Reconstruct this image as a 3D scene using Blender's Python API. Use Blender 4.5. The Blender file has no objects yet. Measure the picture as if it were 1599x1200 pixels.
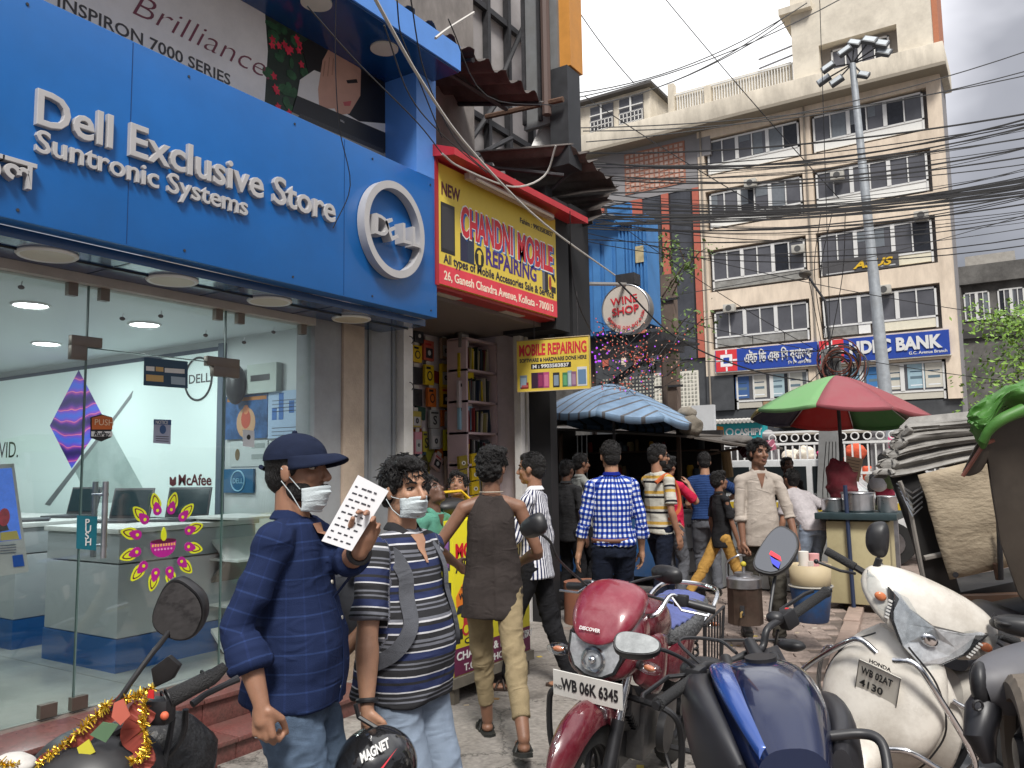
import bpy,bmesh,math,random
import numpy as np
from mathutils import Vector,Matrix
V=Vector
R=math.radians
PI=math.pi
SC=bpy.context.scene
COL=SC.collection

# ------------------------------------------------------------------ camera, world, sun, exposure
F=1275.0
CAMH=1.6
CM=Matrix(((0.83941465,0.06816954,0.53919937),(0.54326686,-0.07671964,-0.83604737),(-0.01562578,0.99471956,-0.10143384)))
cam_d=bpy.data.cameras.new('camera');cam=bpy.data.objects.new('camera',cam_d);COL.objects.link(cam)
cam.matrix_world=Matrix.Translation((0,0,CAMH))@CM.to_4x4()
cam_d.sensor_width=36.0;cam_d.lens=36.0*F/1599.0
cam_d.clip_start=0.05;cam_d.clip_end=2000
cam_d.dof.use_dof=False;cam_d.dof.focus_distance=5.0;cam_d.dof.aperture_fstop=9.0
SC.camera=cam

SUN_EL,SUN_AZ=R(52),R(142) # azimuth measured from +Y towards +X
sun_dir=V((math.sin(SUN_AZ)*math.cos(SUN_EL),math.cos(SUN_AZ)*math.cos(SUN_EL),math.sin(SUN_EL)))
W=bpy.data.worlds.new('World');SC.world=W;W.use_nodes=True
nt=W.node_tree;nt.nodes.clear()
wo=nt.nodes.new('ShaderNodeOutputWorld');bg=nt.nodes.new('ShaderNodeBackground')
sky=nt.nodes.new('ShaderNodeTexSky');sky.sky_type='NISHITA';sky.sun_disc=False
sky.sun_elevation=SUN_EL;sky.sun_rotation=SUN_AZ;sky.dust_density=3.0
tc=nt.nodes.new('ShaderNodeTexCoord')
no=nt.nodes.new('ShaderNodeTexNoise');no.inputs['Scale'].default_value=2.2;no.inputs['Detail'].default_value=5;no.inputs['Roughness'].default_value=.55;no.inputs['Distortion'].default_value=.25
mp=nt.nodes.new('ShaderNodeMapping');mp.inputs['Scale'].default_value=(1,1,1.8);mp.inputs['Location'].default_value=(0.3,1.1,0.2)
nt.links.new(tc.outputs['Generated'],mp.inputs[0]);nt.links.new(mp.outputs[0],no.inputs['Vector'])
vd=nt.nodes.new('ShaderNodeVectorMath');vd.operation='DOT_PRODUCT';vd.inputs[1].default_value=V((-0.47,0.80,0.42)).normalized()
nt.links.new(tc.outputs['Generated'],vd.inputs[0])
m1=nt.nodes.new('ShaderNodeMapRange');m1.inputs['From Min'].default_value=.875;m1.inputs['From Max'].default_value=1.0
m1.inputs['To Min'].default_value=0.0;m1.inputs['To Max'].default_value=1.0;m1.interpolation_type='SMOOTHSTEP'
nt.links.new(vd.outputs['Value'],m1.inputs['Value'])
ad=nt.nodes.new('ShaderNodeMath');ad.operation='MULTIPLY_ADD';ad.inputs[1].default_value=1.5;ad.inputs[2].default_value=-.56
nt.links.new(no.outputs['Fac'],ad.inputs[0])
sz=nt.nodes.new('ShaderNodeSeparateXYZ');nt.links.new(tc.outputs['Generated'],sz.inputs[0]);m2=nt.nodes.new('ShaderNodeMapRange');m2.interpolation_type='SMOOTHSTEP'
m2.inputs['From Min'].default_value=.40;m2.inputs['From Max'].default_value=.75;m2.inputs['To Max'].default_value=.75;nt.links.new(sz.outputs['Z'],m2.inputs['Value'])
mxx=nt.nodes.new('ShaderNodeMath');mxx.operation='MAXIMUM';nt.links.new(m1.outputs[0],mxx.inputs[0]);nt.links.new(m2.outputs[0],mxx.inputs[1])
ad2=nt.nodes.new('ShaderNodeMath');ad2.operation='ADD';nt.links.new(ad.outputs[0],ad2.inputs[0]);nt.links.new(mxx.outputs[0],ad2.inputs[1])
cr=nt.nodes.new('ShaderNodeValToRGB');e=cr.color_ramp.elements
e[0].position=0.0;e[0].color=(.16,.163,.18,1);e[1].position=1.0;e[1].color=(1,1,1.0,1)
k=e.new(.38);k.color=(.29,.293,.32,1);k=e.new(.7);k.color=(.66,.66,.70,1)
nt.links.new(ad2.outputs[0],cr.inputs[0])
sc_=nt.nodes.new('ShaderNodeVectorMath');sc_.operation='SCALE';sc_.inputs['Scale'].default_value=8.0
nt.links.new(cr.outputs[0],sc_.inputs[0])
mx=nt.nodes.new('ShaderNodeMix');mx.data_type='RGBA';mx.inputs['Factor'].default_value=.93
nt.links.new(sky.outputs[0],mx.inputs[6]);nt.links.new(sc_.outputs[0],mx.inputs[7])
nt.links.new(mx.outputs[2],bg.inputs['Color']);bg.inputs['Strength'].default_value=0.10
nt.links.new(bg.outputs[0],wo.inputs[0])
sl=bpy.data.lights.new('sun','SUN');sl.energy=2.0;sl.angle=R(14);sl.color=(1,.965,.91)
so=bpy.data.objects.new('sun',sl);COL.objects.link(so);so.rotation_euler=sun_dir.to_track_quat('Z','Y').to_euler();so.location=(0,0,40)
SC.view_settings.view_transform='Standard';SC.view_settings.look='None';SC.view_settings.gamma=1;SC.view_settings.use_curve_mapping=False
SC.view_settings.exposure=1.0
SC.render.engine='CYCLES'
SC.cycles.max_bounces=7;SC.cycles.diffuse_bounces=4;SC.cycles.glossy_bounces=3;SC.cycles.transmission_bounces=6;SC.cycles.transparent_max_bounces=14
SC.cycles.use_denoising=True;SC.cycles.caustics_reflective=False;SC.cycles.caustics_refractive=False

# ------------------------------------------------------------------ measuring: a photo pixel's sight line cut with a plane of the place
def ray(px,py):return CM@V((px-799.5,600-py,-F))
def aX(px,py,x):r=ray(px,py);p=r*(x/r.x);p.z+=CAMH;return p
def aY(px,py,y):r=ray(px,py);p=r*(y/r.y);p.z+=CAMH;return p
def aZ(px,py,z):r=ray(px,py);p=r*((z-CAMH)/r.z);p.z+=CAMH;return p
def aD(px,py,d):p=ray(px,py)*(d/F);p.z+=CAMH;return p
FWD=-CM.col[2];RGT=CM.col[0]

# ------------------------------------------------------------------ noise
def _h(ix,iy,iz,s):
    n=(ix*374761393+iy*668265263+iz*2147483647+s*974711)&0x7fffffff
    n=((n^(n>>13))*1274126177)&0x7fffffff
    return((n^(n>>16))&0xffff)/65535.0
def vnoise(p,sc=1.0,seed=0):
    p=np.asarray(p,dtype=float)*sc+1000.0
    i=np.floor(p).astype(np.int64);f=p-i;f=f*f*(3-2*f)
    r=0
    for a in(0,1):
        for b in(0,1):
            for c in(0,1):
                w=(f[...,0]if a else 1-f[...,0])*(f[...,1]if b else 1-f[...,1])*(f[...,2]if c else 1-f[...,2])
                r=r+w*_h(i[...,0]+a,i[...,1]+b,i[...,2]+c,seed)
    return r*2-1
def fbm(p,sc=1.0,oc=3,seed=0):
    return sum(vnoise(p,sc*2**k,seed+k)/2**k for k in range(oc))

# ------------------------------------------------------------------ materials
_M={}
def mat(name,col=(.5,.5,.5),r=.5,m=0.0,var=.12,ns=6.0,bump=0.0,bs=60.0,coat=0.0,emit=0.0,alpha=1.0,trans=0.0,dirt=0.0,dcol=(.12,.10,.08),dn=2.5,stretch=None,sheen=0.0,spec=.5,sub=0.0,aniso=0.0):
    if name in _M:return _M[name]
    x=bpy.data.materials.new(name);x.use_nodes=True;t=x.node_tree;n=t.nodes;b=n['Principled BSDF']
    _M[name]=x
    c4=(*col,1)
    b.inputs['Base Color'].default_value=c4;b.inputs['Roughness'].default_value=r;b.inputs['Metallic'].default_value=m
    b.inputs['Specular IOR Level'].default_value=spec
    if coat:b.inputs['Coat Weight'].default_value=coat;b.inputs['Coat Roughness'].default_value=.06
    if sheen:b.inputs['Sheen Weight'].default_value=sheen
    if sub:b.inputs['Subsurface Weight'].default_value=sub;b.inputs['Subsurface Radius'].default_value=(.02,.008,.004);b.inputs['Subsurface Scale'].default_value=.5
    if trans:b.inputs['Transmission Weight'].default_value=trans
    if emit:b.inputs['Emission Color'].default_value=c4;b.inputs['Emission Strength'].default_value=emit
    if alpha<1:b.inputs['Alpha'].default_value=alpha
    if var or bump or dirt:
        tcn=n.new('ShaderNodeTexCoord');src=tcn.outputs['Object']
        if stretch:
            mpn=n.new('ShaderNodeMapping');mpn.inputs['Scale'].default_value=stretch;t.links.new(src,mpn.inputs[0]);src=mpn.outputs[0]
        out=None
        if var:
            a=n.new('ShaderNodeTexNoise');a.inputs['Scale'].default_value=ns;a.inputs['Detail'].default_value=6;a.inputs['Roughness'].default_value=.65;t.links.new(src,a.inputs['Vector'])
            rp=n.new('ShaderNodeMapRange');rp.inputs['From Min'].default_value=.3;rp.inputs['From Max'].default_value=.7;rp.inputs['To Min'].default_value=1-var;rp.inputs['To Max'].default_value=1+var
            t.links.new(a.outputs['Fac'],rp.inputs['Value'])
            hs=n.new('ShaderNodeVectorMath');hs.operation='SCALE';hs.inputs[0].default_value=col;t.links.new(rp.outputs[0],hs.inputs['Scale']);out=hs.outputs[0]
            rr=n.new('ShaderNodeMapRange');rr.inputs['To Min'].default_value=max(0,r-.09);rr.inputs['To Max'].default_value=min(1,r+.12);t.links.new(a.outputs['Fac'],rr.inputs['Value']);t.links.new(rr.outputs[0],b.inputs['Roughness'])
        if dirt:
            a=n.new('ShaderNodeTexNoise');a.inputs['Scale'].default_value=dn;a.inputs['Detail'].default_value=9;a.inputs['Roughness'].default_value=.72;t.links.new(src,a.inputs['Vector'])
            rp=n.new('ShaderNodeMapRange');rp.inputs['From Min'].default_value=.42;rp.inputs['From Max'].default_value=.72;rp.inputs['To Max'].default_value=dirt;t.links.new(a.outputs['Fac'],rp.inputs['Value'])
            mi=n.new('ShaderNodeMix');mi.data_type='RGBA';t.links.new(rp.outputs[0],mi.inputs['Factor'])
            if out:t.links.new(out,mi.inputs[6])
            else:mi.inputs[6].default_value=c4
            mi.inputs[7].default_value=(*dcol,1);out=mi.outputs[2]
        if out:t.links.new(out,b.inputs['Base Color'])
        if bump:
            a=n.new('ShaderNodeTexNoise');a.inputs['Scale'].default_value=bs;a.inputs['Detail'].default_value=5;t.links.new(src,a.inputs['Vector'])
            bm_=n.new('ShaderNodeBump');bm_.inputs['Strength'].default_value=bump;bm_.inputs['Distance'].default_value=.02;t.links.new(a.outputs['Fac'],bm_.inputs['Height']);t.links.new(bm_.outputs[0],b.inputs['Normal'])
    return x
def rgb(h,k=1.0):
    h=h.lstrip('#');return tuple((((int(h[i:i+2],16)/255)+.055)/1.055)**2.4*k if int(h[i:i+2],16)>10 else int(h[i:i+2],16)/255/12.92*k for i in(0,2,4))
def cm(h,**k): # material straight from a surface colour
    kk=dict(r=.6,var=.06);kk.update(k)
    return mat('paint_'+h+''.join(f'_{a}{b}' for a,b in sorted(k.items())if isinstance(b,(int,float)))[:24],rgb(h),**kk)

# ------------------------------------------------------------------ objects
WM={}
def reg(o,name,parent,label,cat,group,kind):
    COL.objects.link(o)
    if parent is not None:o.parent=parent
    if label:o['label']=label
    if cat:o['category']=cat
    if group:o['group']=group
    if kind:o['kind']=kind
    return o
def thing(name,label,cat,loc=(0,0,0),rz=0.0,group=None,mtx=None,kind=None):
    o=bpy.data.objects.new(name,None);o.empty_display_size=.1
    m_=mtx if mtx is not None else Matrix.Translation(V(loc))@Matrix.Rotation(rz,4,'Z')
    reg(o,name,None,label,cat,group,kind);o.matrix_world=m_;WM[o]=m_.copy();return o
class MB:
    def __init__(s,mtx=None):s.v=[];s.f=[];s.mi=[];s.m=mtx;s.cur=0
    def av(s,pts):
        k=len(s.v);s.v+=[(s.m@V(p))if s.m is not None else V(p)for p in pts];return k
    def af(s,*fs):
        for f in fs:s.f.append(tuple(f));s.mi.append(s.cur)
    def box(s,c,d,rz=0,mtx=None):
        c=V(c);q=mtx if mtx is not None else Matrix.Rotation(rz,3,'Z')
        k=s.av([c+q@V((x*d[0]/2,y*d[1]/2,z*d[2]/2))for z in(-1,1)for y in(-1,1)for x in(-1,1)])
        s.af((k,k+2,k+3,k+1),(k+4,k+5,k+7,k+6),(k,k+1,k+5,k+4),(k+2,k+6,k+7,k+3),(k,k+4,k+6,k+2),(k+1,k+3,k+7,k+5));return s
    def bb(s,a,b): # box by two corners
        a=V(a);b=V(b);return s.box((a+b)/2,[abs(b[i]-a[i])for i in range(3)])
    def quad(s,*p):k=s.av(p);s.af(range(k,k+len(p)));return s
    def prism(s,poly,ex):
        n=len(poly);ex=V(ex);k=s.av([V(p)for p in poly]+[V(p)+ex for p in poly])
        s.af(tuple(range(k+n-1,k-1,-1)),tuple(range(k+n,k+2*n)))
        for i in range(n):j=(i+1)%n;s.af((k+i,k+j,k+n+j,k+n+i))
        return s
    def rings(s,rs,cap=True,closed=True):
        n=len(rs[0]);k0=s.av([p for r in rs for p in r])
        for a in range(len(rs)-1):
            for i in range(n if closed else n-1):
                j=(i+1)%n;s.af((k0+a*n+i,k0+a*n+j,k0+(a+1)*n+j,k0+(a+1)*n+i))
        if cap:
            s.af(tuple(range(k0+n-1,k0-1,-1)),tuple(range(k0+(len(rs)-1)*n,k0+len(rs)*n)))
        return s
    def tube(s,pts,r,n=8,cap=True,closed=False):
        pts=[V(p)for p in pts];N=len(pts);rr=r if isinstance(r,(list,tuple))else[r]*N
        rs=[];up=None
        for i,p in enumerate(pts):
            if closed:t=(pts[(i+1)%N]-pts[i-1]).normalized()
            else:t=(pts[min(i+1,N-1)]-pts[max(i-1,0)]).normalized()
            if t.length<.5:t=V((0,0,1))
            if up is None:up=t.orthogonal().normalized()
            a=up-t*up.dot(t);a=a.normalized()if a.length>1e-5 else t.orthogonal().normalized();up=a;b=t.cross(a)
            rs.append([p+(a*math.cos(2*PI*j/n)+b*math.sin(2*PI*j/n))*rr[i]for j in range(n)])
        if closed:rs.append(rs[0]);return s.rings(rs,False)
        return s.rings(rs,cap)
    def cyl(s,a,b,r,r2=None,n=20):return s.tube([a,b],[r,r if r2 is None else r2],n)
    def disc(s,c,nrm,r,t=.004,n=24,ry=None,up=None):
        nrm=V(nrm).normalized();a=(V(up)if up is not None else nrm.orthogonal());a=(a-nrm*a.dot(nrm)).normalized();b=nrm.cross(a)
        q=[V(c)+a*math.cos(2*PI*j/n)*r+b*math.sin(2*PI*j/n)*(ry or r)for j in range(n)]
        return s.prism(q,nrm*t)
    def ell(s,c,r,q=None,nu=14,nv=9):
        c=V(c);q=q or Matrix.Identity(3);r=(r,r,r)if not isinstance(r,(tuple,list))else r
        rs=[]
        for i in range(nv+1):
            th=PI*(.02+.96*i/nv);rs.append([c+q@V((r[0]*math.sin(th)*math.cos(2*PI*j/nu),r[1]*math.sin(th)*math.sin(2*PI*j/nu),-r[2]*math.cos(th)))for j in range(nu)])
        return s.rings(rs)
    def torus(s,c,nrm,Rr,r,n=32,m=8,up=None):
        nrm=V(nrm).normalized();a=nrm.orthogonal().normalized();b=nrm.cross(a)
        return s.tube([V(c)+(a*math.cos(2*PI*j/n)+b*math.sin(2*PI*j/n))*Rr for j in range(n)],r,m,closed=True)
    def build(s,name,m,parent=None,label=None,cat=None,group=None,kind=None,smooth=False,bev=0.0,sub=0,auto=True):
        me=bpy.data.meshes.new(name)
        if parent is not None:
            inv=WM[parent].inverted();vs=[inv@p for p in s.v];off=None
        else:
            xs=[p.x for p in s.v];ys=[p.y for p in s.v];zs=[p.z for p in s.v]
            off=V(((min(xs)+max(xs))/2,(min(ys)+max(ys))/2,min(zs)));vs=[p-off for p in s.v]
        me.from_pydata([tuple(p)for p in vs],[],s.f)
        for x in(m if isinstance(m,(list,tuple))else[m]):me.materials.append(x)
        if any(s.mi):me.polygons.foreach_set('material_index',s.mi)
        bm=bmesh.new();bm.from_mesh(me);bmesh.ops.recalc_face_normals(bm,faces=bm.faces)
        if bev:bmesh.ops.bevel(bm,geom=[e_ for e_ in bm.edges if e_.is_manifold and e_.calc_face_angle(0)>.6],offset=bev,segments=2,affect='EDGES',profile=.6)
        bm.to_mesh(me);bm.free()
        o=bpy.data.objects.new(name,me)
        if sub:
            md=o.modifiers.new('s','SUBSURF');md.levels=sub;md.render_levels=sub;bake(o)
            me=o.data
        if smooth or bev:
            me.polygons.foreach_set('use_smooth',[True]*len(me.polygons))
            if not sub:me.set_sharp_from_angle(angle=R(38))
        reg(o,name,parent,label,cat,group,kind)
        WM[o]=WM[parent].copy()if parent is not None else Matrix.Translation(off)
        if parent is None:o.location=off
        return o
def bake(o):
    linked=o.name in COL.objects
    if not linked:COL.objects.link(o)
    dg=bpy.context.evaluated_depsgraph_get();dg.update()
    me=bpy.data.meshes.new_from_object(o.evaluated_get(dg),depsgraph=dg);me.name=o.name
    o.modifiers.clear();old=o.data;o.data=me
    if not linked:COL.objects.unlink(o)
    return me
def copy_tree(o,parent=None):
    c=o.copy();COL.objects.link(c);c.parent=parent
    WM[c]=WM[o]
    for ch in list(o.children):copy_tree(ch,c)
    return c
def place(o,loc,rz=0,sc=None,label=None,group=None):
    o.location=loc;o.rotation_euler=(0,0,rz)
    if sc:o.scale=(sc,sc,sc)if isinstance(sc,(int,float))else sc
    if label:o['label']=label
    if group:o['group']=group
    return o
def cr_pts(pts,n=6,closed=False): # Catmull-Rom through points (any dimension)
    P=[np.array(p,float)for p in pts];N=len(P);out=[]
    for i in range(N if closed else N-1):
        a=P[i-1]if(i or closed)else 2*P[0]-P[1];b=P[i];c=P[(i+1)%N];d=P[(i+2)%N]if(closed or i+2<N)else 2*P[-1]-P[-2]
        for k in range(n):
            t=k/n;out.append(.5*((2*b)+(c-a)*t+(2*a-5*b+4*c-d)*t*t+(3*b-a-3*c+d)*t**3))
    if not closed:out.append(P[-1])
    return out
def sloft(secs,n=20,k=4,ex=2.0,mb=None,cap=True):
    """smooth body: secs = (x,y,z, halfwidth, halfheight, pitch[, exponent]); cross-section spans local X (width) and a vertical-ish axis tilted by pitch about X"""
    mb=mb or MB();S=[tuple(s_)+((ex,)if len(s_)==6 else())for s_ in secs];rs=[]
    for q in cr_pts(S,k):
        x,y,z,w,h,pt,e_=q;up=V((0,-math.sin(pt),math.cos(pt)));ring=[]
        for j in range(n):
            a=2*PI*j/n;ca,sa=math.cos(a),math.sin(a)
            ring.append(V((x,y,z))+V((1,0,0))*w*math.copysign(abs(ca)**(2/e_),ca)+up*h*math.copysign(abs(sa)**(2/e_),sa))
        rs.append(ring)
    return mb.rings(rs,cap)
def text(s,size,depth,m,org,right,up,parent=None,align='LEFT',sx=1.0,bold=0.0,bev=0.0,shear=0.0,name='lettering',split=False,spacing=1.0,fit=None,islands=False,res=3,zoff=.0015,kind=None,vc=False):
    cu=bpy.data.curves.new(name,'FONT');cu.body=s;cu.size=1.0;cu.extrude=depth/2/size;cu.align_x=align;cu.offset=bold;cu.shear=shear;cu.space_character=spacing;cu.resolution_u=res
    if bev:cu.bevel_depth=bev/size;cu.bevel_resolution=1
    if vc:cu.align_y='CENTER'
    o=bpy.data.objects.new(name,cu);COL.objects.link(o)
    dg=bpy.context.evaluated_depsgraph_get();me=bpy.data.meshes.new_from_object(o.evaluated_get(dg),depsgraph=dg)
    bpy.data.objects.remove(o);bpy.data.curves.remove(cu)
    n=len(me.vertices)
    if not n:return None
    co=np.empty(n*3);me.vertices.foreach_get('co',co);co=co.reshape(-1,3)
    sxx=sx
    if fit:sxx=fit/(max(1e-6,(co[:,0].max()-co[:,0].min()))*size)
    right=V(right).normalized();up=V(up).normalized();nr=right.cross(up)
    P=np.array(org)[None]+co[:,:1]*size*sxx*np.array(right)[None]+co[:,1:2]*size*np.array(up)[None]+(co[:,2:3]*size+depth/2+zoff)*np.array(nr)[None]
    fs=[tuple(p.vertices)for p in me.polygons];bpy.data.meshes.remove(me)
    def mk(vs,fs_):
        b=MB();b.v=[V(p)for p in vs];b.f=fs_;b.mi=[0]*len(fs_);return b.build(name,m,parent,kind=kind)
    if not islands:return mk(P,fs)
    par=list(range(n))
    def fd(a):
        while par[a]!=a:par[a]=par[par[a]];a=par[a]
        return a
    for f in fs:
        for a in f[1:]:
            x,y=fd(f[0]),fd(a)
            if x!=y:par[x]=y
    gr={}
    for f in fs:gr.setdefault(fd(f[0]),[]).append(f)
    for fl in gr.values():
        ids=sorted({i for f in fl for i in f});mpx={a:i for i,a in enumerate(ids)}
        mk(P[ids],[tuple(mpx[a]for a in f)for f in fl])
class Panel:
    """a flat printed face: shapes laid over it in thin raised layers, one child mesh per colour"""
    def __init__(s,org,right,up,parent,name='print'):
        s.o=V(org);s.r=V(right).normalized();s.u=V(up).normalized();s.n=s.r.cross(s.u);s.p=parent;s.b={};s.nm=name;s.c={}
    def pt(s,u,v,d=0):return s.o+s.r*u+s.u*v+s.n*d
    def _m(s,m):return s.b.setdefault(m,MB())
    def poly(s,pts,m,l=1):s.c[m]=s.c.get(m,0)+1;s._m(m).prism([s.pt(a,b,.0005)for a,b in pts],s.n*(.0011*l));return s
    def rect(s,u,v,w,h,m,l=1):return s.poly([(u,v),(u+w,v),(u+w,v+h),(u,v+h)],m,l)
    def oval(s,u,v,a,b,m,l=1,n=20):return s.poly([(u+a*math.cos(2*PI*j/n),v+b*math.sin(2*PI*j/n))for j in range(n)],m,l)
    def text(s,t,u,v,size,m,l=1,**k):
        return text(t,size,.0012,m,s.pt(u,v),s.r,s.u,s.p,zoff=.0013*l,**k)
    def done(s):
        for m,b in s.b.items():b.build(s.nm,m,s.p,kind='stuff' if s.c[m]>1 else None)
        s.b={}
def wire(pts,r,m,label,cat='cable',group=None,n=5,sag=0,seg=14,name='overhead_cable'):
    pts=[V(p)for p in pts]
    if sag and len(pts)==2:
        a,b=pts;pts=[a.lerp(b,i/seg)-V((0,0,sag*4*(i/seg)*(1-i/seg)))for i in range(seg+1)]
    elif len(pts)>2:pts=[V(p)for p in cr_pts(pts,5)]
    return MB().tube(pts,r,n).build(name,m,None,label,cat,group,smooth=True)

ORD='first second third fourth fifth sixth seventh eighth ninth tenth eleventh twelfth thirteenth fourteenth fifteenth sixteenth seventeenth eighteenth nineteenth'.split()
def nth(i):
    if i<19:return ORD[i]
    t_,u_=divmod(i+1,10);T_=['','','twent','thirt','fort','fift','sixt'][t_];return T_+'ieth' if u_==0 else T_+'y-'+ORD[u_-1]
def relabel(group,rows,fmt,key=lambda o:o.matrix_basis.translation.dot(RGT)):
    os_=[o for o in COL.objects if o.get('group')==group];by={}
    for o in os_:by.setdefault(rows(o),[]).append(o)
    for r_,l_ in by.items():
        for i,o in enumerate(sorted(l_,key=key)):o['label']=fmt(r_,i)
X1,Y1,Z1=V((1,0,0)),V((0,1,0)),V((0,0,1))
BLACKM=mat('black_plastic',(.018,.018,.02),r=.42,var=.25,ns=20)
CHROME=mat('chrome',(.75,.76,.78),r=.14,m=1,var=.08,ns=30)
STEEL=mat('brushed_steel',(.42,.42,.44),r=.36,m=1,var=.2,ns=12)
GREYP=mat('grey_paint',(.25,.26,.28),r=.5,var=.15)
WHITEP=mat('white_paint',(.74,.74,.72),r=.45,var=.06,dirt=.12)
RUST=mat('rusty_iron',(.10,.055,.035),r=.8,var=.4,ns=14,bump=.3)
DARKIRON=mat('dark_iron',(.03,.03,.034),r=.6,var=.4,ns=12,bump=.2)
def glass(name,tint=(.9,.96,.94),refl=1.0,fac=0.0,base=.03):
    if name in _M:return _M[name]
    x=bpy.data.materials.new(name);x.use_nodes=True;t=x.node_tree;n=t.nodes;n.clear();_M[name]=x
    o=n.new('ShaderNodeOutputMaterial');tr=n.new('ShaderNodeBsdfTransparent');gl=n.new('ShaderNodeBsdfGlossy');fr=n.new('ShaderNodeFresnel');mxn=n.new('ShaderNodeMixShader')
    tr.inputs[0].default_value=(*tint,1);gl.inputs['Roughness'].default_value=.015
    n.remove(fr);lw=n.new('ShaderNodeLayerWeight');lw.inputs['Blend'].default_value=.5
    pw_=n.new('ShaderNodeMath');pw_.operation='POWER';pw_.inputs[1].default_value=5;t.links.new(lw.outputs['Facing'],pw_.inputs[0])
    ml=n.new('ShaderNodeMath');ml.operation='MULTIPLY_ADD';ml.inputs[1].default_value=refl*.9;ml.inputs[2].default_value=.03*refl+fac;ml.use_clamp=True
    t.links.new(pw_.outputs[0],ml.inputs[0]);t.links.new(ml.outputs[0],mxn.inputs[0]);t.links.new(tr.outputs[0],mxn.inputs[1]);t.links.new(gl.outputs[0],mxn.inputs[2]);t.links.new(mxn.outputs[0],o.inputs[0])
    return x

# ================================================================== ground
def tex_ground(name,kind):
    x=bpy.data.materials.new(name);x.use_nodes=True;t=x.node_tree;n=t.nodes;b=n['Principled BSDF'];L=t.links.new
    tcn=n.new('ShaderNodeTexCoord');a=n.new('ShaderNodeTexNoise');a.inputs['Scale'].default_value=.9;a.inputs['Detail'].default_value=10;a.inputs['Roughness'].default_value=.7;L(tcn.outputs['Object'],a.inputs['Vector'])
    c=n.new('ShaderNodeTexNoise');c.inputs['Scale'].default_value=35;c.inputs['Detail'].default_value=6;L(tcn.outputs['Object'],c.inputs['Vector'])
    r=n.new('ShaderNodeValToRGB');e=r.color_ramp.elements
    cols=dict(asphalt=((.11,.10,.096),(.19,.175,.165)),concrete=((.15,.135,.12),(.29,.265,.24)),paver=((.17,.132,.112),(.33,.262,.225)))[kind]
    e[0].position=.33;e[0].color=(*cols[0],1);e[1].position=.68;e[1].color=(*cols[1],1);L(a.outputs['Fac'],r.inputs[0])
    mi=n.new('ShaderNodeMix');mi.data_type='RGBA';mi.blend_type='OVERLAY';mi.inputs['Factor'].default_value=.6;L(r.outputs[0],mi.inputs[6]);L(c.outputs['Fac'],mi.inputs[7]);L(mi.outputs[2],b.inputs['Base Color'])
    b.inputs['Roughness'].default_value=.85
    st_=n.new('ShaderNodeTexNoise');st_.inputs['Scale'].default_value=2.3;st_.inputs['Detail'].default_value=5;st_.inputs['Distortion'].default_value=1.2;L(tcn.outputs['Object'],st_.inputs['Vector']);sr_=n.new('ShaderNodeMapRange');sr_.inputs['From Min'].default_value=.57;sr_.inputs['From Max'].default_value=.66;sr_.inputs['To Max'].default_value=.55;L(st_.outputs['Fac'],sr_.inputs['Value'])
    ms_=n.new('ShaderNodeMix');ms_.data_type='RGBA';L(sr_.outputs[0],ms_.inputs['Factor']);L(mi.outputs[2],ms_.inputs[6]);ms_.inputs[7].default_value=(.05,.042,.036,1)
    vo=n.new('ShaderNodeTexVoronoi');vo.feature='DISTANCE_TO_EDGE';vo.inputs['Scale'].default_value=1.1 if kind!='paver' else .7;wv_=n.new('ShaderNodeMix');wv_.data_type='VECTOR';wv_.inputs['Factor'].default_value=.12;L(tcn.outputs['Object'],wv_.inputs[4]);L(c.outputs['Color'],wv_.inputs[5]);L(wv_.outputs[1],vo.inputs['Vector'])
    vr=n.new('ShaderNodeMapRange');vr.inputs['From Max'].default_value=.012;vr.inputs['To Min'].default_value=.35;vr.inputs['To Max'].default_value=1;L(vo.outputs['Distance'],vr.inputs['Value'])
    vm=n.new('ShaderNodeVectorMath');vm.operation='SCALE';L(ms_.outputs[2],vm.inputs[0]);L(vr.outputs[0],vm.inputs['Scale']);L(vm.outputs[0],b.inputs['Base Color'])
    bp=n.new('ShaderNodeBump');bp.inputs['Strength'].default_value=.5;bp.inputs['Distance'].default_value=.01;L(c.outputs['Fac'],bp.inputs['Height']);L(bp.outputs[0],b.inputs['Normal'])
    _M[name]=x;return x
ASPH=tex_ground('road_asphalt','asphalt');CONC=tex_ground('worn_concrete','concrete');PAV=tex_ground('paver_brick','paver')
g=MB();g.quad((-300,-60,-.012),(300,-60,-.012),(300,500,-.012),(-300,500,-.012));g.build('ground',ASPH,None,'bare grey asphalt stretching from the shops across to the far street',kind='structure')
rnd=random.Random(4)
# paved forecourt: interlocking brick pavers, built near, one joined sheet of pieces beyond
PX0,PX1,PY0,PY1=-4.3,3.2,5.6,17.5
kerbx=lambda y:-1.30-(y-5.5)*.135
gp=MB();gp.quad((-4.6,-1,-.006),(kerbx(2),-1,-.006),(kerbx(2),2,-.006),(kerbx(PY0),PY0,-.006),(-4.3,7.2,-.006),(-4.6,7.2,-.006));gp.v=[V((p.x,p.y,p.z))for p in gp.v];gp.prism([V(p)for p in((-4.6,3,-.003),(kerbx(3),3,-.003),(kerbx(PY0)+.01,PY0+.32,-.003),(-2.3,6.5,-.003),(-3.2,6.9,-.003),(-4.3,7.6,-.003),(-4.6,7.6,-.003))],(0,0,.016));gp.build('pavement',CONC,None,'worn dusty concrete apron under the parked motorbikes',kind='structure')
pv=MB();pv.quad((PX0+.02,7.2,-.006),(kerbx(PY0),PY0,-.006),(kerbx(PY1),PY1,-.006),(PX0+.02,PY1,-.006))
pv=pv.build('path',mat('joint_sand',(.12,.095,.08),r=.95,var=.3),None,'paved street surface of worn brown bricks where people walk',kind='structure')
paver_cache=[]
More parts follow.
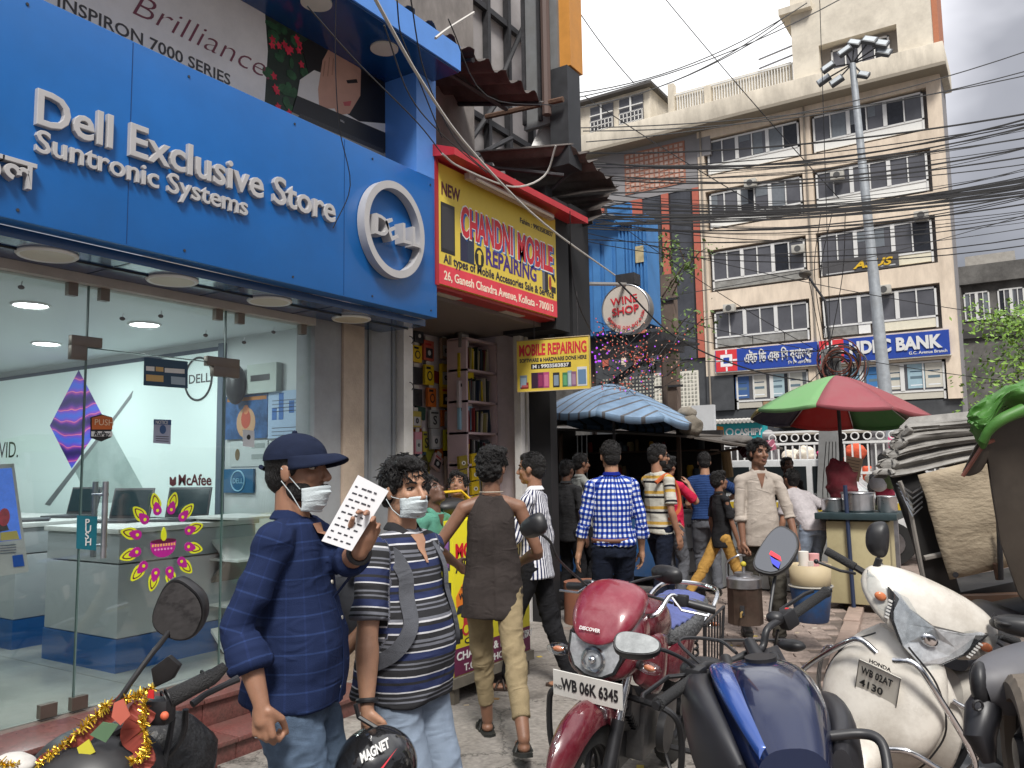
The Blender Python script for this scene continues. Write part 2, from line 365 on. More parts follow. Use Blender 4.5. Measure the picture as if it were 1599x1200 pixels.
for k in range(5):
    q=MB();w,d=.30,.15;j=rnd.uniform(-.003,.003);ii=.006
    w-=.0;q.rings([[V((-w/2,-d/2,-.004)),V((w/2,-d/2,-.004)),V((w/2,d/2,-.004)),V((-w/2,d/2,-.004))],[V((-w/2,-d/2,.010+j)),V((w/2,-d/2,.010)),V((w/2,d/2,.010-j)),V((-w/2,d/2,.010))],[V((-w/2+ii,-d/2+ii,.015+j)),V((w/2-ii,-d/2+ii,.015)),V((w/2-ii,d/2-ii,.015-j)),V((-w/2+ii,d/2-ii,.015))]])
    paver_cache.append(q)
pcells=[]
ang=R(24);ca_,sa_=math.cos(ang),math.sin(ang)
for i in range(-60,90):
    for j2 in range(-90,120):
        u=i*.308+(.154 if j2%2 else 0);v=j2*.157
        x=-1.5+u*ca_-v*sa_;y=9+u*sa_+v*ca_
        if PX0+.15<x<kerbx(y)-.14 and y<PY1 and y>PY0+.1+max(0,(kerbx(PY0)-x))*(1.6/3.0):pcells.append((math.hypot(x,y),x,y,rnd.random()))
pcells.sort()
rest=MB();npv=0;pmesh=[]
for k,q in enumerate(paver_cache):
    o=q.build('paver',PAV,pv);pmesh.append(o)
def in_view(x,y,z=0):
    c=CM.transposed()@V((x,y,z-CAMH))
    return c.z<-.1 and abs(F*c.x/-c.z)<840 and abs(F*c.y/-c.z)<640
for dist,x,y,rr_ in pcells:
    if not in_view(x,y)and dist>9:continue
    if npv<290 and in_view(x,y)and x>-3.6:
        b=pmesh[npv%5];o=b if npv<5 else bpy.data.objects.new('paver',b.data)
        if npv>=5:reg(o,'paver',pv,None,None,None,None)
        p_=WM[pv].inverted()@V((x,y,-.006+rr_*.005));o.location=p_;o.rotation_euler=(0,0,ang+(rr_-.5)*.03);npv+=1
        # prototypes carry vertices already shifted: undo
        WM[o]=WM[pv]
    else:
        q=paver_cache[int(rr_*5)%5];m_=Matrix.Translation((x,y,-.006+rr_*.005))@Matrix.Rotation(ang+(rr_-.5)*.03,4,'Z')
        k0=len(rest.v);rest.v+=[m_@p for p in q.v];rest.f+=[tuple(i+k0 for i in f)for f in q.f];rest.mi+=[0]*len(q.f)
inv_=WM[pv].inverted().translation
for o in pmesh:
    for v_ in o.data.vertices:v_.co-=inv_
rest.build('paver',PAV,pv,kind='stuff')

# ================================================================== the computer shop
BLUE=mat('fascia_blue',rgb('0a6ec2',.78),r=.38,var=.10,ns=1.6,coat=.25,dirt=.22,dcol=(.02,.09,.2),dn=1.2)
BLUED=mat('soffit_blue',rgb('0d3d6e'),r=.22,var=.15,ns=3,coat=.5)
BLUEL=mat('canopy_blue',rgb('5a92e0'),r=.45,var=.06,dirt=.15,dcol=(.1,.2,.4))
LETT=mat('letter_silver',(.50,.49,.49),r=.42,m=.1,var=.12,ns=9,dirt=.3,dcol=(.32,.3,.29),dn=9)
LAMPW=mat('lamp_diffuser',(.62,.57,.47),r=.5,var=.05)
PILL=mat('pillar_paint',rgb('b9b2ac'),r=.7,var=.08,dirt=.35,dcol=(.28,.25,.22),bump=.15)
FX,FZ0,FZ1=-4.0,2.80,3.94
store=thing('electronics_shop','blue fronted computer shop with glass doors and raised silver lettering','shop',(-4.6,3.0,0))
fas=MB().bb((FX-.12,.4,FZ0),(FX,5.11,FZ1)).build('fascia',BLUE,store,bev=.006)
for y_ in(2.45,4.06):MB().bb((FX+.0005,y_,FZ0+.01),(FX+.0018,y_+.004,FZ1-.01)).build('panel_joint',cm('0c3a70'),fas)
for y_ in(1.9,2.8,3.6,4.35,5.03):
    for z_ in(FZ0+.05,FZ1-.06):MB().disc((FX+.0005,y_,z_),X1,.008,.004,8).build('screw',DARKIRON,fas)
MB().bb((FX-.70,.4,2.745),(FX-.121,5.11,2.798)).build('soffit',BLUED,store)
for y0 in(1.6,2.55,3.30,4.08):MB().bb((FX-.69,y0,2.7425),(FX-.13,y0+.006,2.7449)).build('panel_joint',BLACKM,store)
MB().bb((FX-.30,.4,2.735),(FX-.292,5.1,2.7445)).build('panel_joint',BLACKM,store)
for x,y in((-4.28,1.45),(-4.28,2.19),(-4.28,2.92),(-4.30,3.67),(-4.33,4.48)):
    b=MB();b.torus((x,y,2.741),Z1,.135,.014,28,6);o=b.build('soffit_light',WHITEP,store,smooth=True)
    MB().disc((x,y,2.732),Z1,.128,.010,28).build('diffuser',LAMPW,o)
def txX(s,px,py,X,size,m,par,**k):return text(s,size,k.pop('depth',.035),m,aX(px,py,X),Y1,Z1,par,**k)
text('Dell Exclusive Store',.252,.026,LETT,(FX,1.94,3.293),Y1,Z1,fas,name='raised_letter',bold=.008,fit=2.00,islands=True,bev=.003)
text('Suntronic Systems',.160,.022,LETT,(FX,1.955,3.155),Y1,Z1,fas,name='raised_letter',bold=.006,fit=1.26,islands=True,bev=.002)
text('েডল',.20,.04,LETT,(FX,1.955,2.955),Y1,Z1,fas,name='raised_letter',bold=.01,align='RIGHT',bev=.002)
lc=V((FX,4.525,3.375))
b=MB();ro,ri,dp=.364,.308,.075
for a_,b_,r_ in():
    pass
rg=[]
N=64
for rad,dx in((ri,.005),(ri,dp),(ro,dp),(ro,.005)):rg.append([lc+V((dx,rad*math.cos(2*PI*j/N)*.93,rad*math.sin(2*PI*j/N)))for j in range(N)])
rg.append(rg[0]);b.rings(rg,False);b.build('ring_logo',LETT,fas,smooth=True)
for ch,yy,an in(('D',-.262,-2),('E',-.085,30),('L',.045,2),('L',.16,2)):
    a_=R(an);u_=Y1*math.cos(a_)+Z1*math.sin(a_);w_=Z1*math.cos(a_)-Y1*math.sin(a_)
    text(ch,.215,.085,LETT,lc+V((.004,yy+.01,-.085-(.0 if an<10 else .025))),u_,w_,fas,name='raised_letter',bold=.012)
# upper glazed poster wall, pier, canopy
MB().bb((-4.0,4.86,3.94),(-4.34,5.11,4.785)).build('pier',BLUEL,store)
MB().bb((-4.36,.4,3.85),(-4.44,4.86,5.0)).build('wall_panel',mat('frame_navy',(.012,.03,.07),r=.4),store)
pw=MB().bb((-4.335,.4,3.86),(-4.358,4.80,5.0)).build('poster',mat('poster_dark_green',(.02,.035,.022),r=.4,var=.5,ns=5),store)
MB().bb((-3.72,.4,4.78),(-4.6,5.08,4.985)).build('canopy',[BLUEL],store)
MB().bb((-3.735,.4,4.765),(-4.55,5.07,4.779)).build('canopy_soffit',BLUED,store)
for px,py in((600,75),(494,3),(380,-70)):
    c=aZ(px,py,4.765);MB().disc((c.x,c.y,4.752),Z1,.105,.012,28).build('soffit_light',LAMPW,store)
P=Panel((-4.334,0,0),Y1,Z1,pw)
def U(px,py,X=-4.334):p=aX(px,py,X);return(p.y,p.z)
GRY=cm('eeeae4',dirt=.12);GRY2=cm('dedbd6');REDF=mat('flower_red',rgb('d8324a'),r=.5,var=.35,ns=25);LEAFP=mat('print_leaf',(.03,.10,.04),r=.5,var=.6,ns=14);SKINP=mat('print_skin',rgb('c79a85'),r=.5,var=.1,ns=6)
P.poly([(.4,3.86),U(413,160),U(418,80),U(412,0),U(405,-60),(3.3,4.99),(.4,4.99)],GRY,1)
for k in range(150):
    yy=rnd.uniform(3.66,4.80);zz=rnd.uniform(3.9,4.75)
    P.oval(yy,zz,rnd.uniform(.02,.07),rnd.uniform(.015,.05),LEAFP,1+.004*k,n=7)
for k in range(64):
    cy,cz=rnd.choice(((3.72,4.55),(3.80,4.12),(3.9,4.65),(4.02,4.35),(4.62,4.35),(4.70,4.15),(3.70,4.30),(4.2,4.66),(4.74,4.55)))
    yy,zz=cy+rnd.gauss(0,.045),cz+rnd.gauss(0,.05)
    if yy<3.66 or yy>4.78:continue
    P.poly([(yy+rr2*math.cos(t_),zz+rr2*math.sin(t_))for t_,rr2 in((2*PI*j/10,.032*(1 if j%2 else .55))for j in range(10))],REDF,2+.004*k)
# reader with laptop on the poster
HAIRP=mat('print_hair',(.012,.010,.010),r=.4)
P.poly([U(*q)for q in((470,70),(500,45),(560,60),(600,100),(620,150),(618,200),(560,215),(490,150))],HAIRP,3)
P.poly([U(*q)for q in((462,160),(468,125),(490,110),(515,120),(520,165),(560,190),(620,195),(622,215),(560,215),(500,190))],GRY2,3.4)
P.poly([U(*q)for q in((505,110),(520,85),(548,88),(563,110),(562,150),(545,178),(527,180),(512,150))],SKINP,4)
P.poly([U(*q)for q in((498,170),(496,140),(503,95),(512,78),(520,74),(525,86),(520,120),(522,170))],SKINP,4.6)
for a_,b_ in(((506,96),(503,120)),((513,90),(510,120)),((519,92),(517,118))):
    P.poly([U(*a_),U(a_[0]+1.5,a_[1]),U(b_[0]+1.5,b_[1]),U(*b_)],mat('print_shade',rgb('a57a66')),5)
P.poly([U(*q)for q in((540,126),(556,124),(558,130),(542,131))],HAIRP,5)
P.poly([U(*q)for q in((535,160),(548,158),(546,166),(537,166))],mat('print_lip',rgb('c06060')),5)
P.poly([U(*q)for q in((463,150),(606,210),(608,243),(455,176))],mat('print_charcoal',(.02,.02,.022),r=.35),6)
P.poly([U(*q)for q in((455,176),(608,243),(614,258),(450,186))],mat('print_aluminium',rgb('9c9890'),r=.4),6.2)
P.poly([U(*q)for q in((468,178),(596,233),(599,241),(464,184))],mat('print_keys',(.05,.05,.05),r=.4,var=.6,ns=120),6.6)
P.text('DELL',*U(530,190),.02,GRY2,7,name='print')
P.text('INSPIRON 7000 SERIES',2.205,4.135,.105,mat('print_grey_ink',(.06,.055,.055),r=.5),2,bold=.012,fit=1.13,name='print')
P.text('Brilliance.',2.62,4.30,.215,mat('print_pen_ink',rgb('7d4250'),r=.5),2,shear=.35,fit=1.02,bold=-.014,name='print')
P.text('SIMPLE',2.2,4.62,.1,mat('print_grey_ink',(.06,.055,.055)),2,name='print')
P.done()

# glazed front -------------------------------------------------------
GX=-4.6
GL=glass('shop_glass',(.91,.95,.945),1.0,fac=.035)
MB().bb((GX-.06,.4,2.69),(GX+.06,4.32,2.744)).build('header',PILL,store)
def pane(y0,y1,z0,z1,par,nm='pane',x=GX):
    o=MB().bb((x-.006,y0,z0),(x+.006,y1,z1)).build(nm,GL,par);return o
EDGE=mat('glass_edge',(.10,.16,.15),r=.3,var=.1)
pane(.4,2.592,.30,2.69,store);pane(2.60,3.548,2.33,2.69,store);pane(3.556,4.32,.30,2.69,store)
door=pane(2.60,3.548,.31,2.322,store,'door')
for y in(2.596,3.552):MB().bb((GX-.007,y-.004,.30),(GX+.007,y+.004,2.69)).build('pane_edge',EDGE,store)
MB().bb((GX-.007,2.60,2.324),(GX+.007,3.548,2.329)).build('pane_edge',EDGE,store)
BRONZE=mat('patch_fitting',(.17,.14,.12),r=.4,m=.7,var=.15)
for a,bb_ in(((-.02,2.50,2.33),(.02,2.68,2.39)),((-.02,2.50,2.25),(.02,2.59,2.332)),((-.02,3.40,2.30),(.02,3.66,2.365)),((-.02,3.45,2.235),(.02,3.66,2.302))):
    MB().bb((GX+a[0],a[1],a[2]),(GX+bb_[0],bb_[1],bb_[2])).build('hinge',BRONZE,store,bev=.003)
for y in(2.47,2.66,3.46,3.64,4.21):MB().bb((GX-.02,y,2.615),(GX+.02,y+.055,2.689)).build('clip',BRONZE,store)
for y in(2.46,2.63):MB().bb((GX-.02,y-.05,.30),(GX+.02,y+.04,.37)).build('clip',BRONZE,store)
for px in(150,165):
    yb=aX(px,860,GX+(.05 if px==165 else-.05)).y
for sgn,px in((1,164),(-1,148)):
    X_=GX+.055*sgn;a=aX(px+1,760,X_);c=aX(px-1,893,X_);yy=a.y
    MB().cyl((X_,yy,1.12),(X_,yy,1.555),.016).build('handle',STEEL,door,smooth=True)
for z in(1.19,1.48):MB().cyl((GX-.06,2.70,z),(GX+.06,2.72,z),.009).build('handle_fixing',STEEL,door,smooth=True)
def sticker(pts,m,name='sticker'):return MB().prism([(GX+.0075,*U(px,py,GX+.0075))for px,py in pts],X1*.0012).build(name,m,store)
TEALP=mat('sticker_teal',rgb('1d6a7a'),r=.4);ORANGEP=mat('sticker_orange',rgb('c0622c'),r=.5)
s1=sticker(((120,805),(152,807),(150,860),(119,857)),TEALP)
for k,ch in enumerate('PUSH'):text(ch,.055,.0008,WHITEP,(GX+.0095,*U(130.5,821.5+k*10.3,GX)),Y1,Z1,store,name='print',bold=.015)
sticker(((141,652),(158,647),(175,652),(174,683),(158,690),(141,684)),mat('sticker_black',(.015,.015,.015),r=.5))
MB().prism([(GX+.0095,*U(px,py,GX))for px,py in((142,653),(158,649),(174,653),(174,671),(142,671))],X1*.001).build('print',ORANGEP,store)
MB().prism([(GX+.0095,*U(px,py,GX))for px,py in((141,674),(174,674),(174,682),(141,682))],X1*.001).build('print',WHITEP,store)
text('PUSH',.05,.0008,cm('e8c9a8'),(GX+.011,*U(145,664,GX)),Y1,Z1,store,name='print')
text('RuPay',.038,.0008,BLACKM,(GX+.011,*U(144,681,GX)),Y1,Z1,store,name='print',bold=.02,shear=.3)
NAVYP=mat('sticker_navy',rgb('1f4058'),r=.4)
sticker(((225,558),(293,565),(293,607),(224,602)),NAVYP)
sp=Panel((GX+.009,0,0),Y1,Z1,store)
G_=lambda px,py:U(px,py,GX+.009)
for q in(((228,572),(241,573),(241,580),(228,579)),((243,573),(255,574),(255,581),(243,580)),((257,575),(288,577),(288,584),(257,582)),((228,585),(255,587),(255,597),(228,595)),((267,588),(289,590),(289,602),(267,600))):sp.poly([G_(*a)for a in q],rnd.choice((GRY2,cm('9fb0bb'),cm('c9a56a'))),1)
P3=[(240,655),(267,656),(266,694),(239,692)];sp.poly([G_(*a)for a in P3],cm('9a9db0'),1);sp.poly([G_(*a)for a in((240,655),(267,656),(267,664),(240,663))],cm('33507a'),2)
sp.text('NOTICE',*G_(242,662),.03,GRY2,3,fit=.085,name='print');sp.oval(*G_(254,671),.022,.028,cm('33507a'),2)
for k in range(3):sp.poly([G_(*a)for a in((243,681+k*3.5),(263,682+k*3.5),(263,683+k*3.5),(243,682+k*3.5))],BLACKM,2)
sp.poly([G_(*a)for a in((379,671),(397,673),(397,699),(379,697))],cm('c9ccd0'),1);sp.oval(*G_(388,683),.016,.018,BLACKM,2)
# festive lamp decal on the door glass
MAG=mat('decal_magenta',rgb('b0208a'),r=.4);YEL=mat('decal_yellow',rgb('d6dc2a'),r=.4);PUR=mat('decal_plum',rgb('5a1038'),r=.4)
cy,cz=G_(255,845);
def pet(c,d,l,w,m,L):
    d=V(d).normalized();n_=V((-d.y,d.x));pts=[]
    for j in range(17):
        t_=j/16;a_=t_*2*PI;rr_=1
        x_=(1-math.cos(a_))/2;y_=math.sin(a_)*(1-x_*.55)*.5
        q=V(c)+d*l*x_+n_*w*y_;pts.append((q.x,q.y))
    sp.poly(pts[:-1],m,L)
for k in range(12):
    a_=R(15+30*k);d=(math.cos(a_),math.sin(a_));k1=.93
    c0=(cy+d[0]*.165*k1,cz+d[1]*.165)
    c1=(cy+d[0]*.195*k1,cz+d[1]*.195)
    pet(c1,d,.112,.095,YEL,1);pet((cy+d[0]*.215*k1,cz+d[1]*.215),d,.078,.062,PUR,1.5);pet((cy+d[0]*.219*k1,cz+d[1]*.219),d,.064,.046,YEL,2)
    pet(c0,d,.085,.075,MAG,2.6);sp.oval(c0[0]+d[0]*.028,c0[1]+d[1]*.028,.026,.026,MAG,3);sp.oval(c0[0]+d[0]*.030,c0[1]+d[1]*.030,.010,.010,YEL,3.6)
sp.poly([(cy-.088,cz-.0),(cy+.088,cz-.0)]+[(cy+.088*math.cos(R(a)),cz-.01-.09*math.sin(R(a))**.8)for a in range(10,180,14)],MAG,2)
sp.oval(cy,cz+.0,.088,.014,PUR,3)
for k in range(9):sp.rect(cy-.078+k*.0185,cz-.032,.011,.016,cm('e8b060'),3)
for k in range(6):sp.oval(cy-.055+k*.022,cz-.05,.007,.007,cm('e090c0'),3)
pet((cy,cz+.0),(0,1),.085,.05,YEL,4)
sp.done()

# interior -----------------------------------------------------------
IZ=.29;CE=2.76
SHOPW=mat('shop_white',(.56,.60,.60),r=.6,var=.03);FLO=mat('polished_tile',(.33,.34,.31),r=.14,var=.15,ns=2,dirt=.3,dcol=(.2,.2,.18))
MB().bb((-12,-1.5,IZ-.05),(GX-.02,4.75,IZ)).build('floor',FLO,store)
for k in range(5):
    MB().bb((-12,.4+k*.9,IZ+.0003),(GX-.02,.404+k*.9,IZ+.0012)).build('floor_joint',cm('50554f'),store)
MB().bb((-12,-1.5,CE),(GX-.07,4.75,CE+.08)).build('ceiling',mat('shop_ceiling',(.62,.66,.67),r=.55,var=.02),store)
MB().bb((-12,4.6,IZ),(GX-.07,4.72,CE)).build('wall',SHOPW,store)
MB().bb((-12.1,-1.5,IZ),(-12,4.72,CE)).build('wall',SHOPW,store);MB().bb((-12,-1.6,IZ),(GX,-1.5,CE)).build('wall',SHOPW,store)
MB().bb((GX-.05,-1.5,IZ),(GX+.02,.42,3.0)).build('wall',SHOPW,store)
MB().bb((-12,4.585,2.66),(-6.0,4.6,2.70)).build('trim',cm('3c4a5c'),store);MB().bb((-6.0,4.56,1.0),(-5.93,4.6,2.72)).build('trim',cm('566270'),store)
lb=MB().bb((-12,4.56,1.2),(-6.0,4.598,2.655)).build('backlit_panel',mat('backlit_white',(.68,.80,.78),r=.5,var=.02,ns=2,emit=.12),store)
P=Panel((0,4.559,0),X1,Z1,lb);E_=lambda px,py:(lambda p:(p.x,p.z))(aY(px,py,4.559))
def swirl():
    x=bpy.data.materials.new('swirl_print');x.use_nodes=True;t=x.node_tree;n=t.nodes;b=n['Principled BSDF'];tcn=n.new('ShaderNodeTexCoord')
    w=n.new('ShaderNodeTexWave');w.wave_type='RINGS';w.inputs['Scale'].default_value=1.3;w.inputs['Distortion'].default_value=7;w.inputs['Detail'].default_value=3;w.inputs['Detail Scale'].default_value=.8
    r=n.new('ShaderNodeValToRGB');e=r.color_ramp.elements;e[0].color=(.02,.01,.09,1);e[1].color=(.04,.09,.5,1)
    for p_,c_ in((.3,(.06,.015,.2,1)),(.55,(.28,.03,.28,1)),(.62,(.7,.2,.2,1)),(.68,(.16,.03,.4,1))):q=e.new(p_);q.color=c_
    t.links.new(tcn.outputs['Object'],w.inputs['Vector']);t.links.new(w.outputs['Fac'],r.inputs[0]);t.links.new(r.outputs[0],b.inputs['Base Color']);t.links.new(r.outputs[0],b.inputs['Emission Color']);b.inputs['Emission Strength'].default_value=.35
    return x
P.poly([E_(*q)for q in((123,578),(163,655),(112,732),(78,665))],swirl(),1)
P.poly([E_(*q)for q in((208,610),(205,622),(78,790),(70,788),(175,655))],mat('print_metal',(.22,.24,.25),r=.3),2)
P.poly([E_(*q)for q in((168,662),(236,785),(140,785),(117,735),(150,690))],mat('print_pale_green',(.42,.52,.50),r=.5),1.5)
P.text('VIVID.',*E_(-16,716),.25,BLACKM,1,fit=.62,name='print')
MCI=mat('print_maroon',rgb('5a2028'),r=.5)
P.text('McAfee',*E_(278,758),.135,MCI,1,fit=.46,bold=.02,name='print');P.poly([E_(*q)for q in((265,745),(267,745),(270,750),(273,745),(275,745),(275,757),(270,760),(265,757))],MCI,1)
P.text('DELL',*E_(294,600),.115,BLACKM,1,fit=.30,bold=.01,name='print')
P.done()
dc=E_(310,592);MB().torus((dc[0],4.555,dc[1]),Y1,.19,.010,40,5).build('ring_logo',BLACKM,lb)
# downlights (lit)
LIT=mat('lit_downlight',(1,1,1),emit=8,var=0)
for x,y in((-5.74,2.84),(-7.35,3.785),(-5.82,3.74),(-5.9,1.7),(-7.6,2.4),(-9.2,3.2)):
    MB().torus((x,y,CE-.003),Z1,.115,.012,24,6).build('downlight',WHITEP,store,smooth=True);MB().disc((x,y,CE-.010),Z1,.10,.008,24).build('diffuser',LIT,store)
    ll=bpy.data.lights.new('downlight_glow','AREA');ll.shape='DISK';ll.size=.2;ll.energy=7;ll.color=(.93,1,1)
    lo=bpy.data.objects.new('downlight_glow',ll);COL.objects.link(lo);lo.location=(x,y,CE-.03)
for px,py in((33,449),(191,498),(251,494),(321,524),(381,535),(427,519)):
    p=aX(px,py,GX-.012);MB().ell(p,(.012,.018,.012)).build('suction_hook',mat('hook_brown',(.05,.03,.02),r=.5),store,smooth=True);MB().cyl(p,p+V((0,.004,.035)),.003,n=6).build('suction_hook',STEEL,store)
CW=mat('counter_white',(.46,.48,.50),r=.35,var=.04);CBL=mat('counter_blue',rgb('1c5796'),r=.4)
def counter(x0,y0,x1,y1,lab):
    t=thing('display_counter',lab,'counter',((x0+x1)/2,(y0+y1)/2,IZ))
    MB().bb((x0,y0,IZ+.22),(x1,y1,IZ+.70)).build('cabinet',CW,t,bev=.004);MB().bb((x0-.006,y0-.006,IZ),(x1+.006,y1+.006,IZ+.215)).build('plinth',CBL,t)
    MB().bb((x0,y0,IZ+.71),(x1,y1,IZ+.90)).build('drawer_band',CW,t,bev=.004);MB().bb((x0-.02,y0-.02,IZ+.905),(x1+.02,y1+.02,IZ+.94)).build('counter_top',WHITEP,t,bev=.004);return t
counter(-6.12,3.22,-5.22,4.35,'white counter with blue plinth just inside the glass door')
counter(-9.6,3.25,-6.62,4.2,'long white counter with blue plinth at the back of the shop')
def laptop(x,y,rz,lab,col=(.1,.1,.11),pic=None,s=1.0):
    t=thing('laptop',lab,'laptop',(x,y,IZ+.94),rz,'laptops on the shop counters');m_=mat('laptop_grey',(.09,.09,.10),r=.4,m=.3)
    q=MB(WM[t]);q.box((0,0,.01),(.36*s,.25*s,.018));q.build('keyboard_base',m_,t,bev=.003)
    q=MB(WM[t]@Matrix.Translation((0,.13*s,.02))@Matrix.Rotation(R(-14),4,'X'));q.box((0,0,.12*s),(.36*s,.012,.24*s));q.build('screen',m_,t,bev=.003)
    q=MB(WM[t]@Matrix.Translation((0,.13*s,.02))@Matrix.Rotation(R(-14),4,'X'));q.box((0,-.0075,.122*s),(.33*s,.002,.20*s));q.build('display',mat('screen_dim',(.03,.05,.06),r=.15)if not pic else pic,t)
laptop(-5.95,3.65,R(20),'open laptop with dark screen on the counter, behind the decal',s=1.0)
laptop(-5.60,3.92,R(25),'open laptop with dark screen at the counter edge, right of the decal')
laptop(-7.1,3.9,R(10),'small open laptop on the far counter beneath the word on the wall')
laptop(-6.9,3.5,R(150),'laptop turned away with its lid towards the street')
# leaning display stand near the glass (brown/white zigzag)
t=thing('display_stand','white zigzag display rack of slanted shelves behind the right glass pane','display stand',(-5.0,4.1,IZ))
for k,(z0,z1)in enumerate(((.30,.62),(.62,.95),(.95,1.25))):
    s_=1 if k%2 else-1
    MB().prism([(-5.25-.18*s_,3.95,z0),(-5.25+.18*s_,3.95,z1),(-5.22+.18*s_,3.95,z1),(-5.22-.18*s_,3.95,z0)],(0,.4,0)).build('shelf',WHITEP if k!=1 else cm('8a7f78'),t)
    MB().bb((-5.5,3.93,z1),(-4.9,4.4,z1+.015)).build('shelf',WHITEP,t)
# things on the wall by the glass
def wallpic(lab,px0,py0,px1,py1,m,cat='poster',nm='wall_poster',Y=4.595,d=.02):
    a=aY(px0,py0,Y);c=aY(px1,py1,Y)
    t=thing(nm,lab,cat,((a.x+c.x)/2,Y,c.z));MB().bb((a.x,Y-d,a.z),(c.x,Y,c.z)).build('board',m,t);return t,a,c
t,a,c=wallpic('blue framed devotional picture on the wall inside the right pane',356,620,420,684,mat('picture_blue',(.03,.09,.22),r=.3,var=.6,ns=9),'picture','framed_picture')
P=Panel((0,4.575,0),X1,Z1,t);mx_,mz_=(a.x+c.x)/2,(a.z+c.z)/2
P.oval(mx_,mz_-.05,.12,.13,cm('b08a68'),1);P.oval(mx_,mz_-.02,.06,.08,cm('a8442c'),2);P.oval(mx_,mz_+.06,.035,.04,cm('c4784c'),3);P.rect(a.x+.02,a.z-.05,.5,.03,cm('a06830'),1);P.done()
t,a,c=wallpic('pale blue price chart poster beside the devotional picture',422,613,470,683,cm('9db4cf'))
P=Panel((0,4.575,0),X1,Z1,t);w_=c.x-a.x
P.rect(a.x+.05,c.z+.15,w_*.15,.10,cm('2c64a8'),1);P.rect(a.x+w_*.35,c.z+.15,w_*.15,.22,cm('2c64a8'),1);P.rect(c.x-.12,c.z+.2,.06,.1,cm('2c64a8'),1)
for k in range(7):P.rect(a.x+.05,a.z-.08-k*.03 if k<4 else c.z+.02+(k-4)*.03,w_*.8,.006,cm('55606c'),1)
P.done()
t,a,c=wallpic('beige electrical switch box with wire hanging above the posters',395,572,440,612,cm('aab4ad'),'switch box','switch_box',d=.06)
MB().bb((a.x+.05,4.53,c.z+.1),(c.x-.08,4.534,c.z+.15)).build('switch_row',BLACKM,t)
t,a,c=wallpic('small dark blue square sign with round logo under the posters',352,733,398,770,cm('1d5a80'),'sign','logo_sign')
MB().torus(((a.x+c.x)/2,4.573,(a.z+c.z)/2),Y1,.085,.006,28,5).build('ring_logo',cm('8fc0d8'),t);text('DELL',.06,.002,cm('8fc0d8'),((a.x+c.x)/2,4.574,(a.z+c.z)/2-.02),X1,Z1,t,align='CENTER',name='print')
t,a,c=wallpic('white notice sheets with small drawings below the posters',360,690,418,728,cm('b4bcbc'),d=.004)
P=Panel((0,4.59,0),X1,Z1,t);P.oval(a.x+.1,c.z+.1,.03,.05,cm('6a5a40'),1)
for k in range(3):P.rect(a.x+.28,c.z+.06+k*.09,.16,.04,cm('8a9492'),1)
P.done()
MB().ell(aY(368,601,4.5),(.10,.08,.17)).build('wall_speaker',BLACKM,None,'black oval speaker hung on the wall beside the switch box','speaker',smooth=True)
# advert standee by the left glass pane
t=thing('advert_stand','upright blue and white advert board behind the left glass','advert board',(-5.1,1.9,IZ))
an=[aX(*q,-4.9)for q in((-40,728),(22,724),(45,893),(-30,905))]
MB().prism(an,V((-.02,0,0))).build('board',WHITEP,t)
def inn(p,q,k=.0):return None
P=Panel((-4.899,0,0),Y1,Z1,t);A_=lambda px,py:(lambda p:(p.y,p.z))(aX(px,py,-4.899))
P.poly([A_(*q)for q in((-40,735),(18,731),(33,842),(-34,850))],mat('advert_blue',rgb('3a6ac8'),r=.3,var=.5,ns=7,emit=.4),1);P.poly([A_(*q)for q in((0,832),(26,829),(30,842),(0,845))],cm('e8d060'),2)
P.poly([A_(*q)for q in((19,868),(35,866),(38,884),(21,886))],cm('2a6ad0'),2)
for k in range(4):P.poly([A_(*q)for q in((0,852+k*4),(25,850+k*4),(25,851+k*4),(0,853+k*4))],cm('708090'),2)
P.poly([A_(*q)for q in((2,800),(14,828),(-6,832))],BLACKM,2);P.oval(*A_(6,808),.03,.05,mat('flower_red',(1,0,0)),3)
P.done();MB().bb((-5.0,1.78,IZ),(-4.85,2.1,IZ+.9)).build('plinth',WHITEP,t)

# plinth, threshold, granite steps ------------------------------------
def granite():
    return mat('red_granite',rgb('6e423e'),r=.3,var=.55,ns=70,dirt=.6,dcol=(.10,.075,.065),dn=3)
GRN=granite();THR=mat('brown_stone',rgb('5d4a43'),r=.5,var=.2,dirt=.4)
MB().bb((GX-.03,.4,.02),(GX+.07,4.32,.285)).build('threshold',THR,store)
st=thing('steps','two red granite steps below the shop glass','steps',(-4.3,3.0,0))
for i in range(7):
    y0=.2+i*.585
    MB().bb((-4.53,y0,.265),(-4.16,y0+.58,.292)).build('slab',GRN,st,bev=.003);MB().bb((-4.53,y0,.13),(-4.18,y0+.58,.264)).build('riser_stone',GRN,st,bev=.002)
    MB().bb((-4.53,y0,.105),(-3.86,y0+.58,.129)).build('slab',GRN,st,bev=.003);MB().bb((-4.53,y0,-.01),(-3.88,y0+.58,.104)).build('riser_stone',GRN,st,bev=.002)
# pillars between the two shops ---------------------------------------
PILC=mat('cream_pillar',rgb('b8a695'),r=.7,var=.12,dirt=.4,dcol=(.2,.15,.12),bump=.2);PILG=mat('grey_pillar',rgb('9a9ca0'),r=.7,var=.08,dirt=.3)
MB().bb((-4.75,4.32,0),(-4.55,4.60,2.79)).build('pillar',PILG,store,bev=.006)
MB().bb((-4.75,4.605,0),(-4.53,4.84,2.79)).build('pillar',PILC,store,bev=.006)

